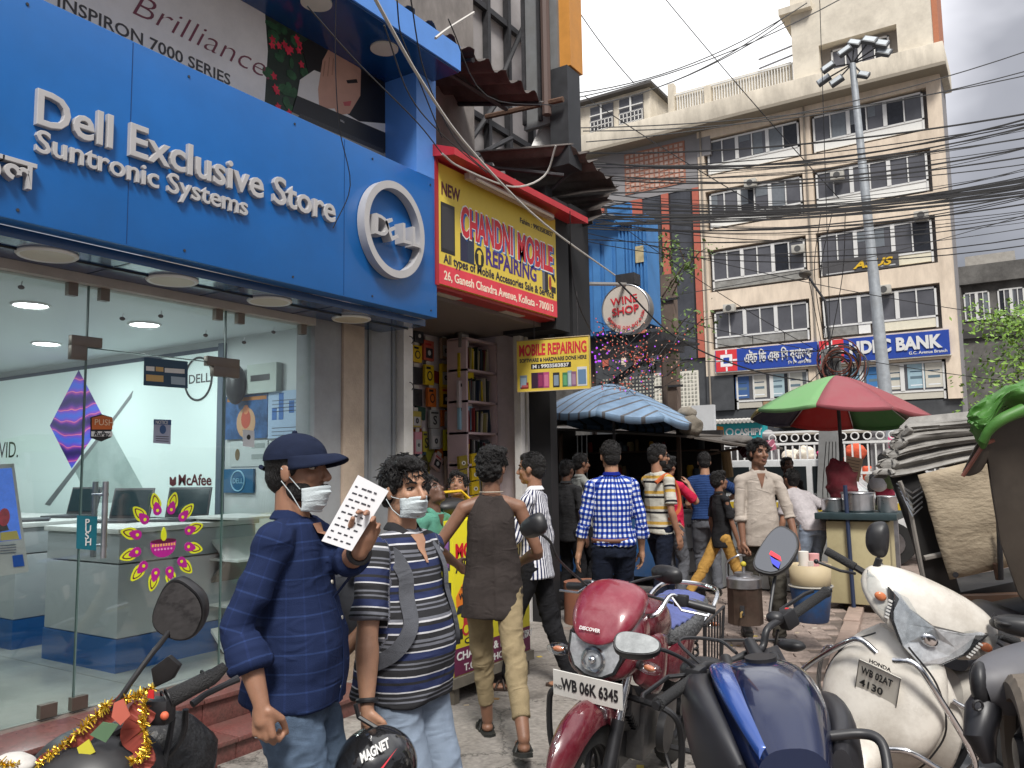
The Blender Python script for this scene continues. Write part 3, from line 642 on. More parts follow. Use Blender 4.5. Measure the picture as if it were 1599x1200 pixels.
# ================================================================== people
def cone(mb,a,b,ra,rb,n=12):
    a=V(a);b=V(b);d=b-a;L=d.length
    if L<1e-5:return mb.ell(a,ra)
    d/=L;pts=[];rr=[]
    for k in range(4):t=PI/2*(1-k/4);pts.append(a-d*ra*math.sin(t));rr.append(max(ra*math.cos(t),ra*.06))
    pts.append(a);rr.append(ra);pts.append(b);rr.append(rb)
    for k in range(1,5):t=PI/2*(k/4);pts.append(b+d*rb*math.sin(t));rr.append(max(rb*math.cos(t),rb*.06))
    return mb.tube(pts,rr,n)
def limb(mb,pts,rr,n=14,k=3):
    q=cr_pts([tuple(p)+(r_,)for p,r_ in zip(pts,rr)],k)
    P_=[V(x[:3])for x in q];r2=[float(x[3])for x in q];mb.tube(P_,r2,n)
    for p,r_ in((pts[0],rr[0]),(pts[-1],rr[-1])):mb.ell(p,r_*.99)
def eloft(mb,secs,fwd=Y1,rgt=X1,n=20,ex=2.3,k=3):
    q=cr_pts([tuple(s_[0])+tuple(s_[1:3])for s_ in secs],k);rs=[]
    P_=[V(x[:3])for x in q]
    for i,x in enumerate(q):
        t=(P_[min(i+1,len(P_)-1)]-P_[max(i-1,0)]).normalized();f=(fwd-t*fwd.dot(t)).normalized();r_=f.cross(t)
        rs.append([P_[i]+r_*x[3]*math.copysign(abs(math.cos(a))**(2/ex),math.cos(a))+f*x[4]*math.copysign(abs(math.sin(a))**(2/ex),math.sin(a))for a in(2*PI*j/n for j in range(n))])
    mb.rings(rs)
def ik(a,t,l1,l2,pole):
    a=V(a);t=V(t);d=t-a;L=min(d.length,(l1+l2)*.999);d.normalize();t=a+d*L
    x=(l1*l1-l2*l2+L*L)/(2*L);h=math.sqrt(max(0,l1*l1-x*x));p=V(pole);p=(p-d*p.dot(d)).normalized()
    return a+d*x+p*h,t
def fleshout(mb,name,m,par,h,sm=4,smf=.6,fn=None,cl=None,kind=None):
    o=mb.build(name,m,par);md=o.modifiers.new('r','REMESH');md.mode='VOXEL';md.voxel_size=h;md.use_smooth_shade=True
    if sm:q=o.modifiers.new('s','SMOOTH');q.iterations=sm;q.factor=smf
    me=bake(o);n=len(me.vertices)
    if(fn or cl)and n:
        co=np.empty(n*3);me.vertices.foreach_get('co',co);co=co.reshape(-1,3);no_=np.empty(n*3);me.vertices.foreach_get('normal',no_);no_=no_.reshape(-1,3)
        if cl is not None:uv=cl(co)
        if fn is not None:co=fn(co,no_,uv if cl is not None else None);me.vertices.foreach_set('co',co.astype(np.float32).ravel())
        if cl is not None:
            at=me.attributes.new('cl','FLOAT_VECTOR','POINT');at.data.foreach_set('vector',uv.astype(np.float32).ravel())
    me.polygons.foreach_set('use_smooth',[True]*len(me.polygons));me.update();return o
def seg_uv(segs):
    """segs: (a, b, radius, fwd): returns fn giving (around*radius, along, segment index)"""
    def f(co):
        best=None;out=np.zeros((len(co),3))
        for i,(a,b,r_,fw)in enumerate(segs):
            a_=np.array(a);d=np.array(b)-a_;L=np.linalg.norm(d);d=d/L;w=co-a_;t=w@d;tc_=np.clip(t,0,L);c=w-tc_[:,None]*d;ds=np.linalg.norm(c,axis=1)/r_
            fv=np.array(fw)-d*(np.array(fw)@d);fv/=np.linalg.norm(fv)+1e-9;rv=np.cross(fv,d);ang_=np.arctan2(c@rv,c@fv)
            val=np.stack([ang_*r_,t,np.full(len(co),float(i))],1)
            if best is None:best=ds;out=val
            else:k_=ds<best;out[k_]=val[k_];best=np.minimum(best,ds)
        return out
    return f
SKINS={}
def skin(tone='mid'):
    c={'light':(.40,.22,.14),'mid':(.31,.16,.10),'brown':(.21,.105,.065),'dark':(.13,.066,.043)}[tone]
    return mat('skin_'+tone,c,r=.48,var=.14,ns=16,sub=.12,bump=.08,bs=220)
HAIR=mat('black_hair',(.010,.009,.009),r=.5,var=.4,ns=90,bump=.7,bs=260,spec=.35,stretch=(1,1,.3))
EYEW=mat('eye_white',(.55,.52,.48),r=.2,var=0);EYED=mat('eye_iris',(.012,.007,.004),r=.12,var=0);LIPM=mat('lip',(.20,.075,.06),r=.45,var=.1)
def fabric(name,col,**k):
    kk=dict(r=.9,var=.16,ns=14,bump=.45,bs=420,spec=.15);kk.update(k);new=name not in _M;x=mat(name,col,**kk)
    if new:wrinkle(x)
    return x
def wrinkle(x,st=.55,sc=7.0):
    t=x.node_tree;n=t.nodes;b=n['Principled BSDF'];tcn=n.new('ShaderNodeTexCoord');mpn=n.new('ShaderNodeMapping');mpn.inputs['Scale'].default_value=(1,1,2.1);mpn.inputs['Rotation'].default_value=(.5,.4,0)
    w=n.new('ShaderNodeTexNoise');w.inputs['Scale'].default_value=sc;w.inputs['Detail'].default_value=4;w.inputs['Distortion'].default_value=1.6;w.noise_type='RIDGED_MULTIFRACTAL'
    bp=n.new('ShaderNodeBump');bp.inputs['Strength'].default_value=st;bp.inputs['Distance'].default_value=.012
    t.links.new(tcn.outputs['Object'],mpn.inputs[0]);t.links.new(mpn.outputs[0],w.inputs['Vector']);t.links.new(w.outputs['Fac'],bp.inputs['Height'])
    if b.inputs['Normal'].is_linked:t.links.new(b.inputs['Normal'].links[0].from_socket,bp.inputs['Normal'])
    t.links.new(bp.outputs[0],b.inputs['Normal'])
def stripes(name,stops,period,axis=1,base2=None,rough=.85):
    """stops: (pos, colour) constant ramp on repeat of the cloth's own coordinate; base2 = (stops, period) on the other axis multiplied in"""
    x=bpy.data.materials.new(name);x.use_nodes=True;t=x.node_tree;n=t.nodes;b=n['Principled BSDF'];L=t.links.new;b.inputs['Roughness'].default_value=rough
    at=n.new('ShaderNodeAttribute');at.attribute_name='cl';sp_=n.new('ShaderNodeSeparateXYZ');L(at.outputs['Vector'],sp_.inputs[0])
    def ramp(stops,period,axis):
        d=n.new('ShaderNodeMath');d.operation='DIVIDE';d.inputs[1].default_value=period;L(sp_.outputs[axis],d.inputs[0]);a=n.new('ShaderNodeMath');a.operation='ADD';a.inputs[1].default_value=20;L(d.outputs[0],a.inputs[0])
        f=n.new('ShaderNodeMath');f.operation='FRACT';L(a.outputs[0],f.inputs[0]);r=n.new('ShaderNodeValToRGB');r.color_ramp.interpolation='CONSTANT';e=r.color_ramp.elements
        e[0].position=stops[0][0];e[0].color=(*stops[0][1],1);e[1].position=stops[1][0];e[1].color=(*stops[1][1],1)
        for p,c in stops[2:]:q=e.new(p);q.color=(*c,1)
        L(f.outputs[0],r.inputs[0]);return r.outputs[0]
    o=ramp(stops,period,axis)
    if base2:
        m_=n.new('ShaderNodeMix');m_.data_type='RGBA';m_.blend_type='MULTIPLY';m_.inputs['Factor'].default_value=1;L(o,m_.inputs[6]);L(ramp(base2[0],base2[1],1-axis),m_.inputs[7]);o=m_.outputs[2]
    L(o,b.inputs['Base Color']);tcn=n.new('ShaderNodeTexCoord');w=n.new('ShaderNodeTexNoise');w.inputs['Scale'].default_value=400;L(tcn.outputs['Object'],w.inputs['Vector']);bp=n.new('ShaderNodeBump');bp.inputs['Strength'].default_value=.3;bp.inputs['Distance'].default_value=.01;L(w.outputs['Fac'],bp.inputs['Height']);L(bp.outputs[0],b.inputs['Normal']);b.inputs['Specular IOR Level'].default_value=.15
    _M[name]=x;wrinkle(x);return x
def hand(mb,w,d,nr,side,s,curl=.35,spread=.12,thumb=.5,pinch=None):
    """w wrist, d pointing direction, nr palm side normal; side +1 right hand; curl may be a list per finger"""
    d=V(d).normalized();nr=V(nr);nr=(nr-d*nr.dot(d)).normalized();ac=d.cross(nr)*side # towards the thumb side
    cs=curl if isinstance(curl,(list,tuple))else[curl]*4
    cone(mb,w,V(w)+d*.045*s,.024*s,.026*s);mb.ell(V(w)+d*.055*s,(.03*s,.03*s,.016*s),Matrix((ac,d,nr)).transposed())
    tips=[]
    for i,(off,L,r_)in enumerate(((.028,.072,.0088),(.009,.080,.0090),(-.010,.074,.0086),(-.028,.058,.0076))):
        k=V(w)+(d*(.094-(.006 if i in(0,2)else .0)-(.014 if i==3 else 0))+ac*off)*s
        cone(mb,V(w)+(d*.02+ac*off*.6)*s,k,.0145*s,.0118*s)
        dd=(d+ac*spread*(off/.028)).normalized();p=k;c=cs[i]
        for fr,rr_,kk in((.45,1,.9),(.31,.93,1.1),(.25,.84,.8)):
            a_=c*kk;dn=dd*math.cos(a_)+nr*math.sin(a_);nr2=nr;q=p+dn*L*fr*s;cone(mb,p,q,r_*rr_*s*1.05,r_*rr_*.93*s,9);p=q
            dd=dn;nr=(nr-dn*nr.dot(dn)).normalized()if abs(nr.dot(dn))<.98 else(ac.cross(dn)*side)
            nr=(dn.cross(ac)*-side).normalized()if(dn.cross(ac)*-side).dot(nr2)>-.99 else nr
        tips.append(p);nr=V(nr2)if False else(V(nr))
        nr=(d.cross(ac)*-side).normalized()
        if nr.dot(V((0,0,0))+nr)<0:nr=-nr
    b0=V(w)+(d*.022+ac*.022)*s;t1=(d*.62+ac*(.78-thumb*.4)+nr*thumb*.7).normalized();t2=(d*(.9)+ac*(.28-thumb*.5)+nr*thumb*.7).normalized()
    p1=b0+t1*.046*s;p2=p1+t2*.034*s;p3=p2+(t2+d*.2).normalized()*.026*s
    cone(mb,b0,p1,.0165*s,.0118*s);cone(mb,p1,p2,.0112*s,.0100*s);cone(mb,p2,p3,.0098*s,.0078*s)
    return tips
def headparts(mb,hm,s,sx=1.0):
    q=hm.to_3x3();T=lambda*p:hm@(V((p[0]*sx,p[1],p[2]))*s)
    E_=lambda c,r_:mb.ell(T(*c),(r_[0]*s*sx,r_[1]*s,r_[2]*s),q,18,12)
    E_((0,-.014,.030),(.0755,.095,.087));E_((0,.022,-.015),(.062,.066,.092));E_((0,.050,-.088),(.034,.032,.026))
    for k in(-1,1):
        E_((k*.034,.012,-.062),(.026,.046,.036));E_((k*.034,.060,-.020),(.024,.022,.022));E_((k*.076,-.006,-.006),(.010,.020,.032));E_((k*.011,.099,-.034),(.009,.010,.008))
    cone(mb,T(0,.084,.018),T(0,.108,-.027),.008*s,.0125*s);E_((0,.074,.030),(.046,.018,.012));E_((0,.084,-.058),(.022,.011,.0065));E_((0,.083,-.069),(.019,.011,.0065));E_((0,.045,.06),(.052,.035,.035))
def person(lab,x,y,face,H=1.72,tone='mid',girth=1.0,belly=0.0,lean=0.0,twist=0.0,hyaw=0.0,hpitch=0.0,htilt=0.0,hand_r=None,hand_l=None,foot_r=None,foot_l=None,pole_r=(.3,-1,-.1),pole_l=(-.3,-1,-.1),curl_r=.35,curl_l=.35,palm_r=(-1,0,0),palm_l=(1,0,0),hdir_r=None,hdir_l=None,
           shirt=None,sleeve='short',hem=None,pants=None,shoe='shoe',shoem=None,hair='short',h=.009,fold=1.0,collar=True,belt=None,hide_eyes=False,beard=False,knee_r=(0,1,0),knee_l=(0,1,0),group=None,leg_w=1.0,bend=0.0,cuff=0.0,z0=0.0,pelz=0.0,neckopen=.10,armk=1.0,shd=.078,loose=1.0,sleeveless=False,thumb_r=.5,thumb_l=.5,name='person',apron=None):
    s=H/1.75;t=thing(name,lab,'person',(x,y,z0),face,group);M_=WM[t]
    mb=MB(M_);g=girth
    pel=V((0,0,.93*s+pelz));ch=pel+V((0,math.sin(lean+bend)*.30,math.cos(lean+bend)*.30))*s;up=V((0,math.sin(lean+bend*1.2),math.cos(lean+bend*1.2)))
    nb=ch+up*.25*s;fwd=V((0,math.cos(lean+bend),-math.sin(lean+bend)));tw=Matrix.Rotation(twist,3,'Z')
    rgt=tw@X1;fwd=tw@fwd
    shz=nb-up*shd*s;shr=shz+rgt*.170*s*(.94+.06*g);shl=shz-rgt*.170*s*(.94+.06*g)
    hpr=pel+V((.088*s,0,-.02*s));hpl=pel-V((.088*s,0,.02*s))
    fr=V(foot_r or(.10,.02,.09));fl=V(foot_l or(-.10,.0,.09))
    kr,fr=ik(hpr,fr,.43*s,.42*s,knee_r);kl,fl=ik(hpl,fl,.43*s,.42*s,knee_l)
    hr=V(hand_r)if hand_r else shr+V((.07,.03,-.53*s));hl=V(hand_l)if hand_l else shl+V((-.07,.03,-.53*s))
    er,hr=ik(shr,hr,.29*s*armk,.255*s*armk,pole_r);el,hl=ik(shl,hl,.29*s*armk,.255*s*armk,pole_l)
    hm=Matrix.Translation(nb+up*.055*s)@Matrix.Rotation(twist*.5+hyaw,4,'Z')@Matrix.Rotation(-hpitch-lean*.2,4,'X')@Matrix.Rotation(htilt,4,'Y')@Matrix.Translation((0,.022*s,.105*s))
    # body, one surface
    cone(mb,nb-up*.03*s-fwd*.005,hm@V((0,-.028*s,-.05*s)),.060*s*(.8+.2*g),.054*s*(.8+.2*g))
    eloft(mb,[(pel-V((0,0,.08*s)),.13*s*g,.09*s*g),(pel,.155*s*g,.10*s*g),(pel.lerp(ch,.5),.135*s*g,.10*s*(g+belly)),(ch,.145*s*g,.105*s*g),(shz-up*.03*s,.13*s,.08*s*g),(nb-up*.01*s,.062*s,.055*s)],fwd,rgt)
    for a,e_,w_,hd,nr,sd,cu,th,tw_ in((shr,er,hr,hdir_r,palm_r,1,curl_r,thumb_r,0),(shl,el,hl,hdir_l,palm_l,-1,curl_l,thumb_l,0)):
        limb(mb,[a,a.lerp(e_,.35),e_,e_.lerp(w_,.3),w_],[.046*s*g,.044*s*g,.037*s*g,.040*s*g,.024*s*(.85+.15*g)])
        hand(mb,w_,hd or(w_-e_),nr,sd,s*1.02,cu,thumb=th)
        cone(mb,a,nb-up*.03*s+rgt*sd*.03*s,.047*s,.045*s)
    for a,k_,f_ in((hpr,kr,fr),(hpl,kl,fl)):
        limb(mb,[a,k_,k_.lerp(f_,.35),f_],[.075*s*g,.048*s,.050*s,.034*s])
        fd=tw.inverted()@(tw@Y1);f2=V((0,1,0))
        mb.ell(f_+V((0,.01,-.045*s)),(.036*s,.05*s,.032*s));mb.ell(f_+V((0,.09,-.060*s)),(.042*s,.085*s,.022*s))
    headparts(mb,hm,s)
    def fn(co,no_,uv):
        inv=np.array((hm.inverted()@M_.inverted()@WM[t]).to_4x4());q=(np.c_[co,np.ones(len(co))]@np.array(hm.inverted()).T)[:,:3]/s
        for kx in(-1,1):
            d_=(q[:,0]-kx*.031)**2/.018**2+(q[:,2]-.008)**2/.012**2;w_=np.exp(-d_)*(q[:,1]>.03)*.009*s
            co=co-np.array((hm.to_3x3()@Y1))[None]*w_[:,None]
        return co
    body=fleshout(mb,'body',skin(tone),t,h,3,.5,fn)
    T=lambda*p:(M_@hm)@(V(p)*s)
    HQ=(M_@hm).to_3x3()
    if not hide_eyes:
        for kx in(-1,1):
            b=MB();b2=MB();b3=MB()
            b.ell(T(kx*.031,.066,.007),(.0135*s,.0125*s,.0062*s),HQ,12,8);b2.ell(T(kx*.031,.0757,.0075),(.0058*s,.0036*s,.0052*s),HQ,10,6)
            b3.tube([T(kx*.050,.062,.026),T(kx*.038,.080,.033),T(kx*.022,.088,.030),T(kx*.013,.089,.026)],[.0015*s,.0042*s,.0045*s,.002*s],6);b3.tube([T(kx*.047,.066,.008),T(kx*.040,.077,.012),T(kx*.030,.080,.0135),T(kx*.019,.078,.010)],.0026*s,5)
            b.build('eye',EYEW,t,smooth=True);b2.build('iris',EYED,t,smooth=True);b3.build('eyebrow',HAIR,t,smooth=True)
        bl=MB();bl.ell(T(0,.0905,-.0585),(.021*s,.0055*s,.0045*s),HQ);bl.ell(T(0,.089,-.0675),(.018*s,.0055*s,.0048*s),HQ);bl.build('lips',LIPM,t,smooth=True)
    if beard:
        b=MB();b.ell(T(0,.046,-.090),(.040*s,.040*s,.030*s),HQ);
        for kx in(-1,1):b.ell(T(kx*.040,.018,-.062),(.024*s,.048*s,.040*s),HQ);b.tube([T(kx*.001,.100,-.0475),T(kx*.016,.095,-.049),T(kx*.028,.083,-.060)],.005*s,6)
        fleshout(b,'beard',HAIR,t,.006,2,.5)
    if hair:
        b=MB();E_=lambda c,r_:b.ell(T(*c),tuple(v*s for v in r_),HQ,18,12)
        E_((0,-.026,.040),(.082,.095,.087));E_((0,-.055,-.01),(.070,.062,.07))
        for kx in(-1,1):E_((kx*.062,.0,.042),(.022,.055,.045));E_((kx*.070,.012,.012),(.010,.014,.032))
        if hair!='cap':
            E_((0,.030,.090),(.062,.052,.036))
            if hair in('full','curly'):E_((.02,.045,.105),(.055,.042,.030));E_((0,-.02,.085),(.078,.085,.055));E_((0,-.06,.0),(.078,.065,.08))
        amp=dict(short=.003,full=.007,curly=.012,cap=.001)[hair]*s
        def hf(co,no_,uv,amp=amp):return co+no_*(fbm(co,55 if amp>.006 else 90,3,5)*amp+amp*.4)[:,None]
        fleshout(b,'hair',HAIR,t,.006,4,.6,hf)
        if hair!='cap':
            rr_=random.Random(len(lab));b=MB()
            for k in range(dict(full=230,curly=300,short=170)[hair]):
                a_=rr_.uniform(0,2*PI);z_=rr_.uniform(.05,1);q_=V((math.cos(a_)*math.sqrt(1-z_*z_)*.080,math.sin(a_)*math.sqrt(1-z_*z_)*.095-.02,.045+z_*.088))
                n_=V((q_.x,q_.y+.02,q_.z-.04)).normalized();tn=V((rr_.uniform(-1,1),rr_.uniform(-.2,1),rr_.uniform(-1,.2)));tn=(tn-n_*tn.dot(n_)*.8).normalized()
                L_=rr_.uniform(.018,.034)if hair=='full' else rr_.uniform(.015,.028)if hair=='curly' else rr_.uniform(.008,.016)
                b.tube([T(*q_),T(*(q_+(n_*.5+tn*.6)*L_)),T(*(q_+(n_*.5+tn*1.5)*L_))],[.0042*s,.0034*s,.0006*s],4)
            b.build('hair',HAIR,t,smooth=True)
    # shirt
    bl_=belly;loose=loose*1.035;hemz=hem if hem is not None else .80*s
    if shirt:
        b=MB(M_);rel=(hemz-pel.z)
        hb=pel+V((0,math.sin(lean)*rel*.3,rel));lo=loose
        eloft(b,[(hb,.178*s*g*lo,(.134*g+.05*bl_)*s*lo),(pel+V((0,.004,.02)),.171*s*g*lo,(.127*g+.09*bl_)*s*lo),(pel.lerp(ch,.5)+fwd*.012*s*(1+bl_*2),.158*s*g*lo,(.118*g+.11*bl_)*s*lo),(ch,.156*s*g,(.122*g+.02*bl_)*s),(ch.lerp(shz,.62),.152*s*g,.112*s*g),(shz+up*.02*s,.128*s*(.5+.5*g),.088*s*g),(nb-up*.012*s-fwd*.006,.082*s,.070*s),(nb+up*.004*s-fwd*.008,.066*s,.062*s)],fwd,rgt)
        segs=[(hb-up*.0,nb,.15*s,fwd)]
        if not sleeveless:
            for a,e_,w_,sd in((shr,er,hr,1),(shl,el,hl,-1)):
                a2=a-rgt*sd*.012*s;cone(b,a,nb-up*.034*s+rgt*sd*.035*s,.058*s*(.4+.6*g),.052*s)
                if sleeve=='short':pts=[a2,a.lerp(e_,.4),a.lerp(e_,.82)];rr_=[.060*s*g,.060*s*g,.064*s*g]
                elif sleeve=='elbow':pts=[a2,a.lerp(e_,.5),e_,e_.lerp(w_,.22)];rr_=[.060*s*g,.057*s*g,.053*s*g,.053*s*g]
                elif sleeve=='rolled':pts=[a2,a.lerp(e_,.5),e_,e_.lerp(w_,.42),e_.lerp(w_,.50)];rr_=[.060*s*g,.055*s*g,.050*s*g,.049*s*g,.047*s*g]
                else:pts=[a2,a.lerp(e_,.5),e_,e_.lerp(w_,.6),e_.lerp(w_,.98)];rr_=[.060*s*g,.053*s*g,.048*s*g,.043*s,.036*s]
                q=cr_pts([tuple(p)+(r_,)for p,r_ in zip(pts,rr_)],3);b.tube([V(z_[:3])for z_ in q],[float(z_[3])for z_ in q],14);b.ell(a2,.059*s*g)
                if sleeve in('rolled','elbow'):
                    d_=(pts[-1]-pts[-2]).normalized()
                    for kk in range(3 if sleeve=='rolled' else 1):c_=pts[-1]-d_*.020*kk*s;b.torus(c_,d_,.047*s*g,.011*s,16,7)
                segs.append((a,e_,.055*s*g,fwd if sd>0 else fwd));segs.append((e_,w_,.045*s*g,fwd))
        else:pass
        A_=.0095*fold*s
        def sf(co,no_,uv):
            z_=co[:,2];arm=uv[:,2]>0
            p2=np.stack([uv[:,0]*7,uv[:,1]*5+np.sin(uv[:,0]*9)*.5,uv[:,2]*9],1);p3=np.stack([co[:,0]*9+z_*14,co[:,1]*9-z_*9,z_*5],1)
            rdg=1-2*np.abs(vnoise(p3,.55,3));f1=vnoise(p2,1.1,8);f3=fbm(np.stack([co[:,0]*6,co[:,1]*6,z_*13],1),1.2,2,4)
            lowr=np.clip((pel.z+.25-z_)/.3,0,1);amt=A_*(f1*.8+rdg*.55*(.6+lowr)+f3*.6*(arm*.9+.5))
            return co+no_*(amt*(1-.15*arm))[:,None]
        gm=fleshout(b,'shirt',shirt,t,max(h,.0075),3,.5,sf,seg_uv(segs))
        def surf(z,side=0.0): # point on the shirt front at height z (local), offset sideways
            me=gm.data;n=len(me.vertices);co=np.empty(n*3);me.vertices.foreach_get('co',co);co=co.reshape(-1,3)
            c0=pel.lerp(nb,(z-pel.z)/max(.01,nb.z-pel.z));w_=np.abs(co[:,2]-z)*2+np.abs((co-np.array(c0))@np.array(rgt)-side)-((co-np.array(c0))@np.array(fwd))*.45
            i=int(np.argmin(w_));return V(co[i])
        t['_']=0;del t['_']
        if collar:
            b=MB(M_);nbc=nb+up*.004*s
            for sd in(-1,1):
                inn=[];out=[]
                for k in range(9):
                    a_=-PI/2+(PI*.84)*k/8 # back to front
                    dr=rgt*sd*math.cos(a_)+fwd*math.sin(a_)
                    r0=(.060+.006*max(0,math.sin(a_)))*s;dz=-.045*s*max(0,math.sin(a_))**2
                    wd=(.024+.024*(max(0,(k-4)/4))**1.5)*s
                    inn.append(nbc+dr*r0+up*(.028*s+dz));out.append(nbc+dr*(r0+wd*(.75 if k<6 else .5))+up*(.028*s+dz-wd*1.15)+(rgt*sd*.010 if k>6 else V((0,0,0))))
                rs=[]
                for i_,o_ in zip(inn,out):rs.append([i_,o_,o_+up*.004-fwd*.001,(i_+o_)/2+up*.007,i_+up*.003])
                b.rings(rs)
            b.build('collar',shirt,t,smooth=True)
            # open neck: skin shows through the front
            if neckopen:
                b=MB(M_);zb_=nb.z-neckopen*s;rs=[]
                for k in range(5):
                    f=k/4;z_=nb.z-.012*s+(zb_-nb.z+.012*s)*f;w_=.036*s*(1-f)+.002;q0=surf(z_,0);
                    rs.append([V((q0.x,q0.y,z_))-rgt*w_+fwd*.004,V((q0.x,q0.y,z_))+fwd*(.010+.002*f),V((q0.x,q0.y,z_))+rgt*w_+fwd*.004,V((q0.x,q0.y,z_))-fwd*.01])
                b.rings(rs);b.build('neckline',skin(tone),t,smooth=True)
    else:surf=None
    if belt:
        b=MB(M_);rs=[]
        for dz in(0,.035):rs.append([pel+V((math.cos(a)*.180*s*g,math.sin(a)*(.134*g+.04*bl_)*s,.02+dz))for a in(2*PI*j/32 for j in range(32))])
        b.rings(rs,False);o=b.build('belt',belt,t,smooth=True);md=o.modifiers.new('s','SOLIDIFY');md.thickness=.006;bake(o)
    if pants:
        b=MB(M_);lw=leg_w
        eloft(b,[(pel+V((0,0,.045*s)),.146*s*g,(.100*g+.03*bl_)*s),(pel-V((0,0,.02*s)),.160*s*g,.110*s*g),(pel-V((0,0,.10*s)),.160*s*g,.108*s*g)])
        segs=[]
        for a,k_,f_ in((hpr,kr,fr),(hpl,kl,fl)):
            f3_=f_+(k_-f_).normalized()*(cuff*s-.01)
            q=cr_pts([tuple(p)+(r_,)for p,r_ in zip([a,a.lerp(k_,.45),k_,k_.lerp(f3_,.5),f3_],[.094*s*g,.088*s*g*lw,.068*s*lw,.064*s*lw,.055*s*lw])],3);b.tube([V(z_[:3])for z_ in q],[float(z_[3])for z_ in q],16);b.ell(a,.094*s*g)
            segs+=[(a,k_,.08*s,Y1),(k_,f3_,.06*s,Y1)]
        A2=.009*s*fold
        def pf(co,no_,uv):
            u_=uv[:,1]/(.42*s);par_=uv[:,2].astype(int)%2;kn=np.where(par_==0,np.exp(-((u_-1)/.25)**2),np.exp(-(u_/.25)**2)+np.exp(-((u_-.95)/.2)**2));kn=kn+np.where(par_==0,np.exp(-(u_/.2)**2),0)*.8
            p2=np.stack([uv[:,0]*9,uv[:,1]*26+uv[:,0]*12,uv[:,2]*7],1)
            return co+no_*(A2*((1-2*np.abs(vnoise(p2,.9,2)))*(.25+kn*.9)+fbm(co,14,2,6)*.5))[:,None]
        fleshout(b,'trousers',pants,t,max(h,.009),3,.5,pf,seg_uv(segs))
    # footwear
    for f_,sd in((fr,1),(fl,-1)):
        F3=M_@f_;Fm=Matrix.Translation(F3-V((0,0,.087*s)))@Matrix.Rotation(face-sd*R(7),4,'Z')
        if f_.z>.13:Fm=Matrix.Translation(F3)@Matrix.Rotation(face,4,'Z')@Matrix.Rotation(-min(.9,(f_.z-.09)*3.2),4,'X')@Matrix.Translation((0,0,-.087*s))
        sm_=shoem or cm('1c1a1a',r=.4)
        if shoe=='shoe':
            b=MB(Fm);eloft(b,[(V((0,-.075,.05))*s,.030*s,.040*s),(V((0,-.03,.055))*s,.040*s,.050*s),(V((0,.04,.045))*s,.042*s,.040*s),(V((0,.12,.032))*s,.047*s,.028*s),(V((0,.175,.026))*s,.034*s,.020*s)],Z1,X1);b.build(shoe,sm_,t,smooth=True)
            b=MB(Fm);pts=[(-.036,-.07),(-.042,.02),(-.050,.12),(-.034,.185),(0,.20),(.034,.185),(.050,.12),(.042,.02),(.036,-.07),(0,-.095)];b.prism([V((p[0],p[1],.0))*s for p in pts],(0,0,.022));b.build('sole',cm('d8d4cc')if shoem and 'white' in shoem.name else cm('2a2826'),t)
        else:
            b=MB(Fm);pts=[(-.036,-.07),(-.042,.02),(-.052,.12),(-.034,.19),(0,.205),(.034,.19),(.052,.12),(.042,.02),(.036,-.07),(0,-.09)];b.prism([V((p[0],p[1],.0))*s for p in pts],(0,0,.022));b.build('sole',sm_,t)
            b=MB(Fm)
            b.tube([V((-.050,.10,.02))*s,V((-.03,.09,.062))*s,V((.03,.09,.062))*s,V((.050,.10,.02))*s],.008,6);b.tube([V((-.046,.03,.02))*s,V((-.02,.05,.085))*s,V((.02,.05,.085))*s,V((.046,.03,.02))*s],.008,6)
            b.build('strap',shoem or sm_,t,smooth=True)
    info=dict(t=t,M=M_,hm=hm,s=s,nb=nb,up=up,fwd=fwd,rgt=rgt,pel=pel,ch=ch,hr=hr,hl=hl,er=er,el=el,shr=shr,shl=shl,T=T,HQ=HQ,surf=surf,fr=fr,fl=fl)
    return info
def facemask(p,m=None,low=False):
    """a pleated mask over nose and chin with ear loops"""
    T,s,t=p['T'],p['s'],p['t'];dy=-.030 if low else 0;b=MB();rs=[]
    for i in range(13):
        v=i/12;z=(-.022-v*.088)+dy;ring=[]
        for j in range(15):
            u=-1+2*j/14;a=u*1.12
            nose=.018*math.exp(-(u/.22)**2)*math.exp(-((v-.12)/.3)**2)
            rad=.098+nose-.022*(v**2)*(1-u*u)+.0022*(math.sin(v*26))*(1-abs(u))+(.006 if .2<v<.8 else 0)*(1-u*u)
            zz=z+.010*math.sin(a)**2*(1 if v>.5 else-.8)
            ring.append(T(math.sin(a)*(rad*.80-.006),math.cos(a)*rad*.98-.002+(.004 if v<.9 else 0),zz))
        rs.append(ring)
    b.rings(rs,False,False);m=m or mat('mask_fabric',(.50,.56,.58),r=.8,var=.08,bump=.2,bs=150)
    o=b.build('face_mask',m,t,smooth=True);md=o.modifiers.new('s','SOLIDIFY');md.thickness=.002*s;bake(o);o.data.polygons.foreach_set('use_smooth',[True]*len(o.data.polygons))
    b=MB()
    for kx in(-1,1):
        for zz in(-.030,-.095):
            b.tube([T(kx*.064,.038,zz+dy),T(kx*.078,.012,(zz+.0)*.75),T(kx*.084,-.018,.012 if zz>-.05 else-.030)],.0016*s,5)
    b.build('ear_loop',m,t,smooth=True)

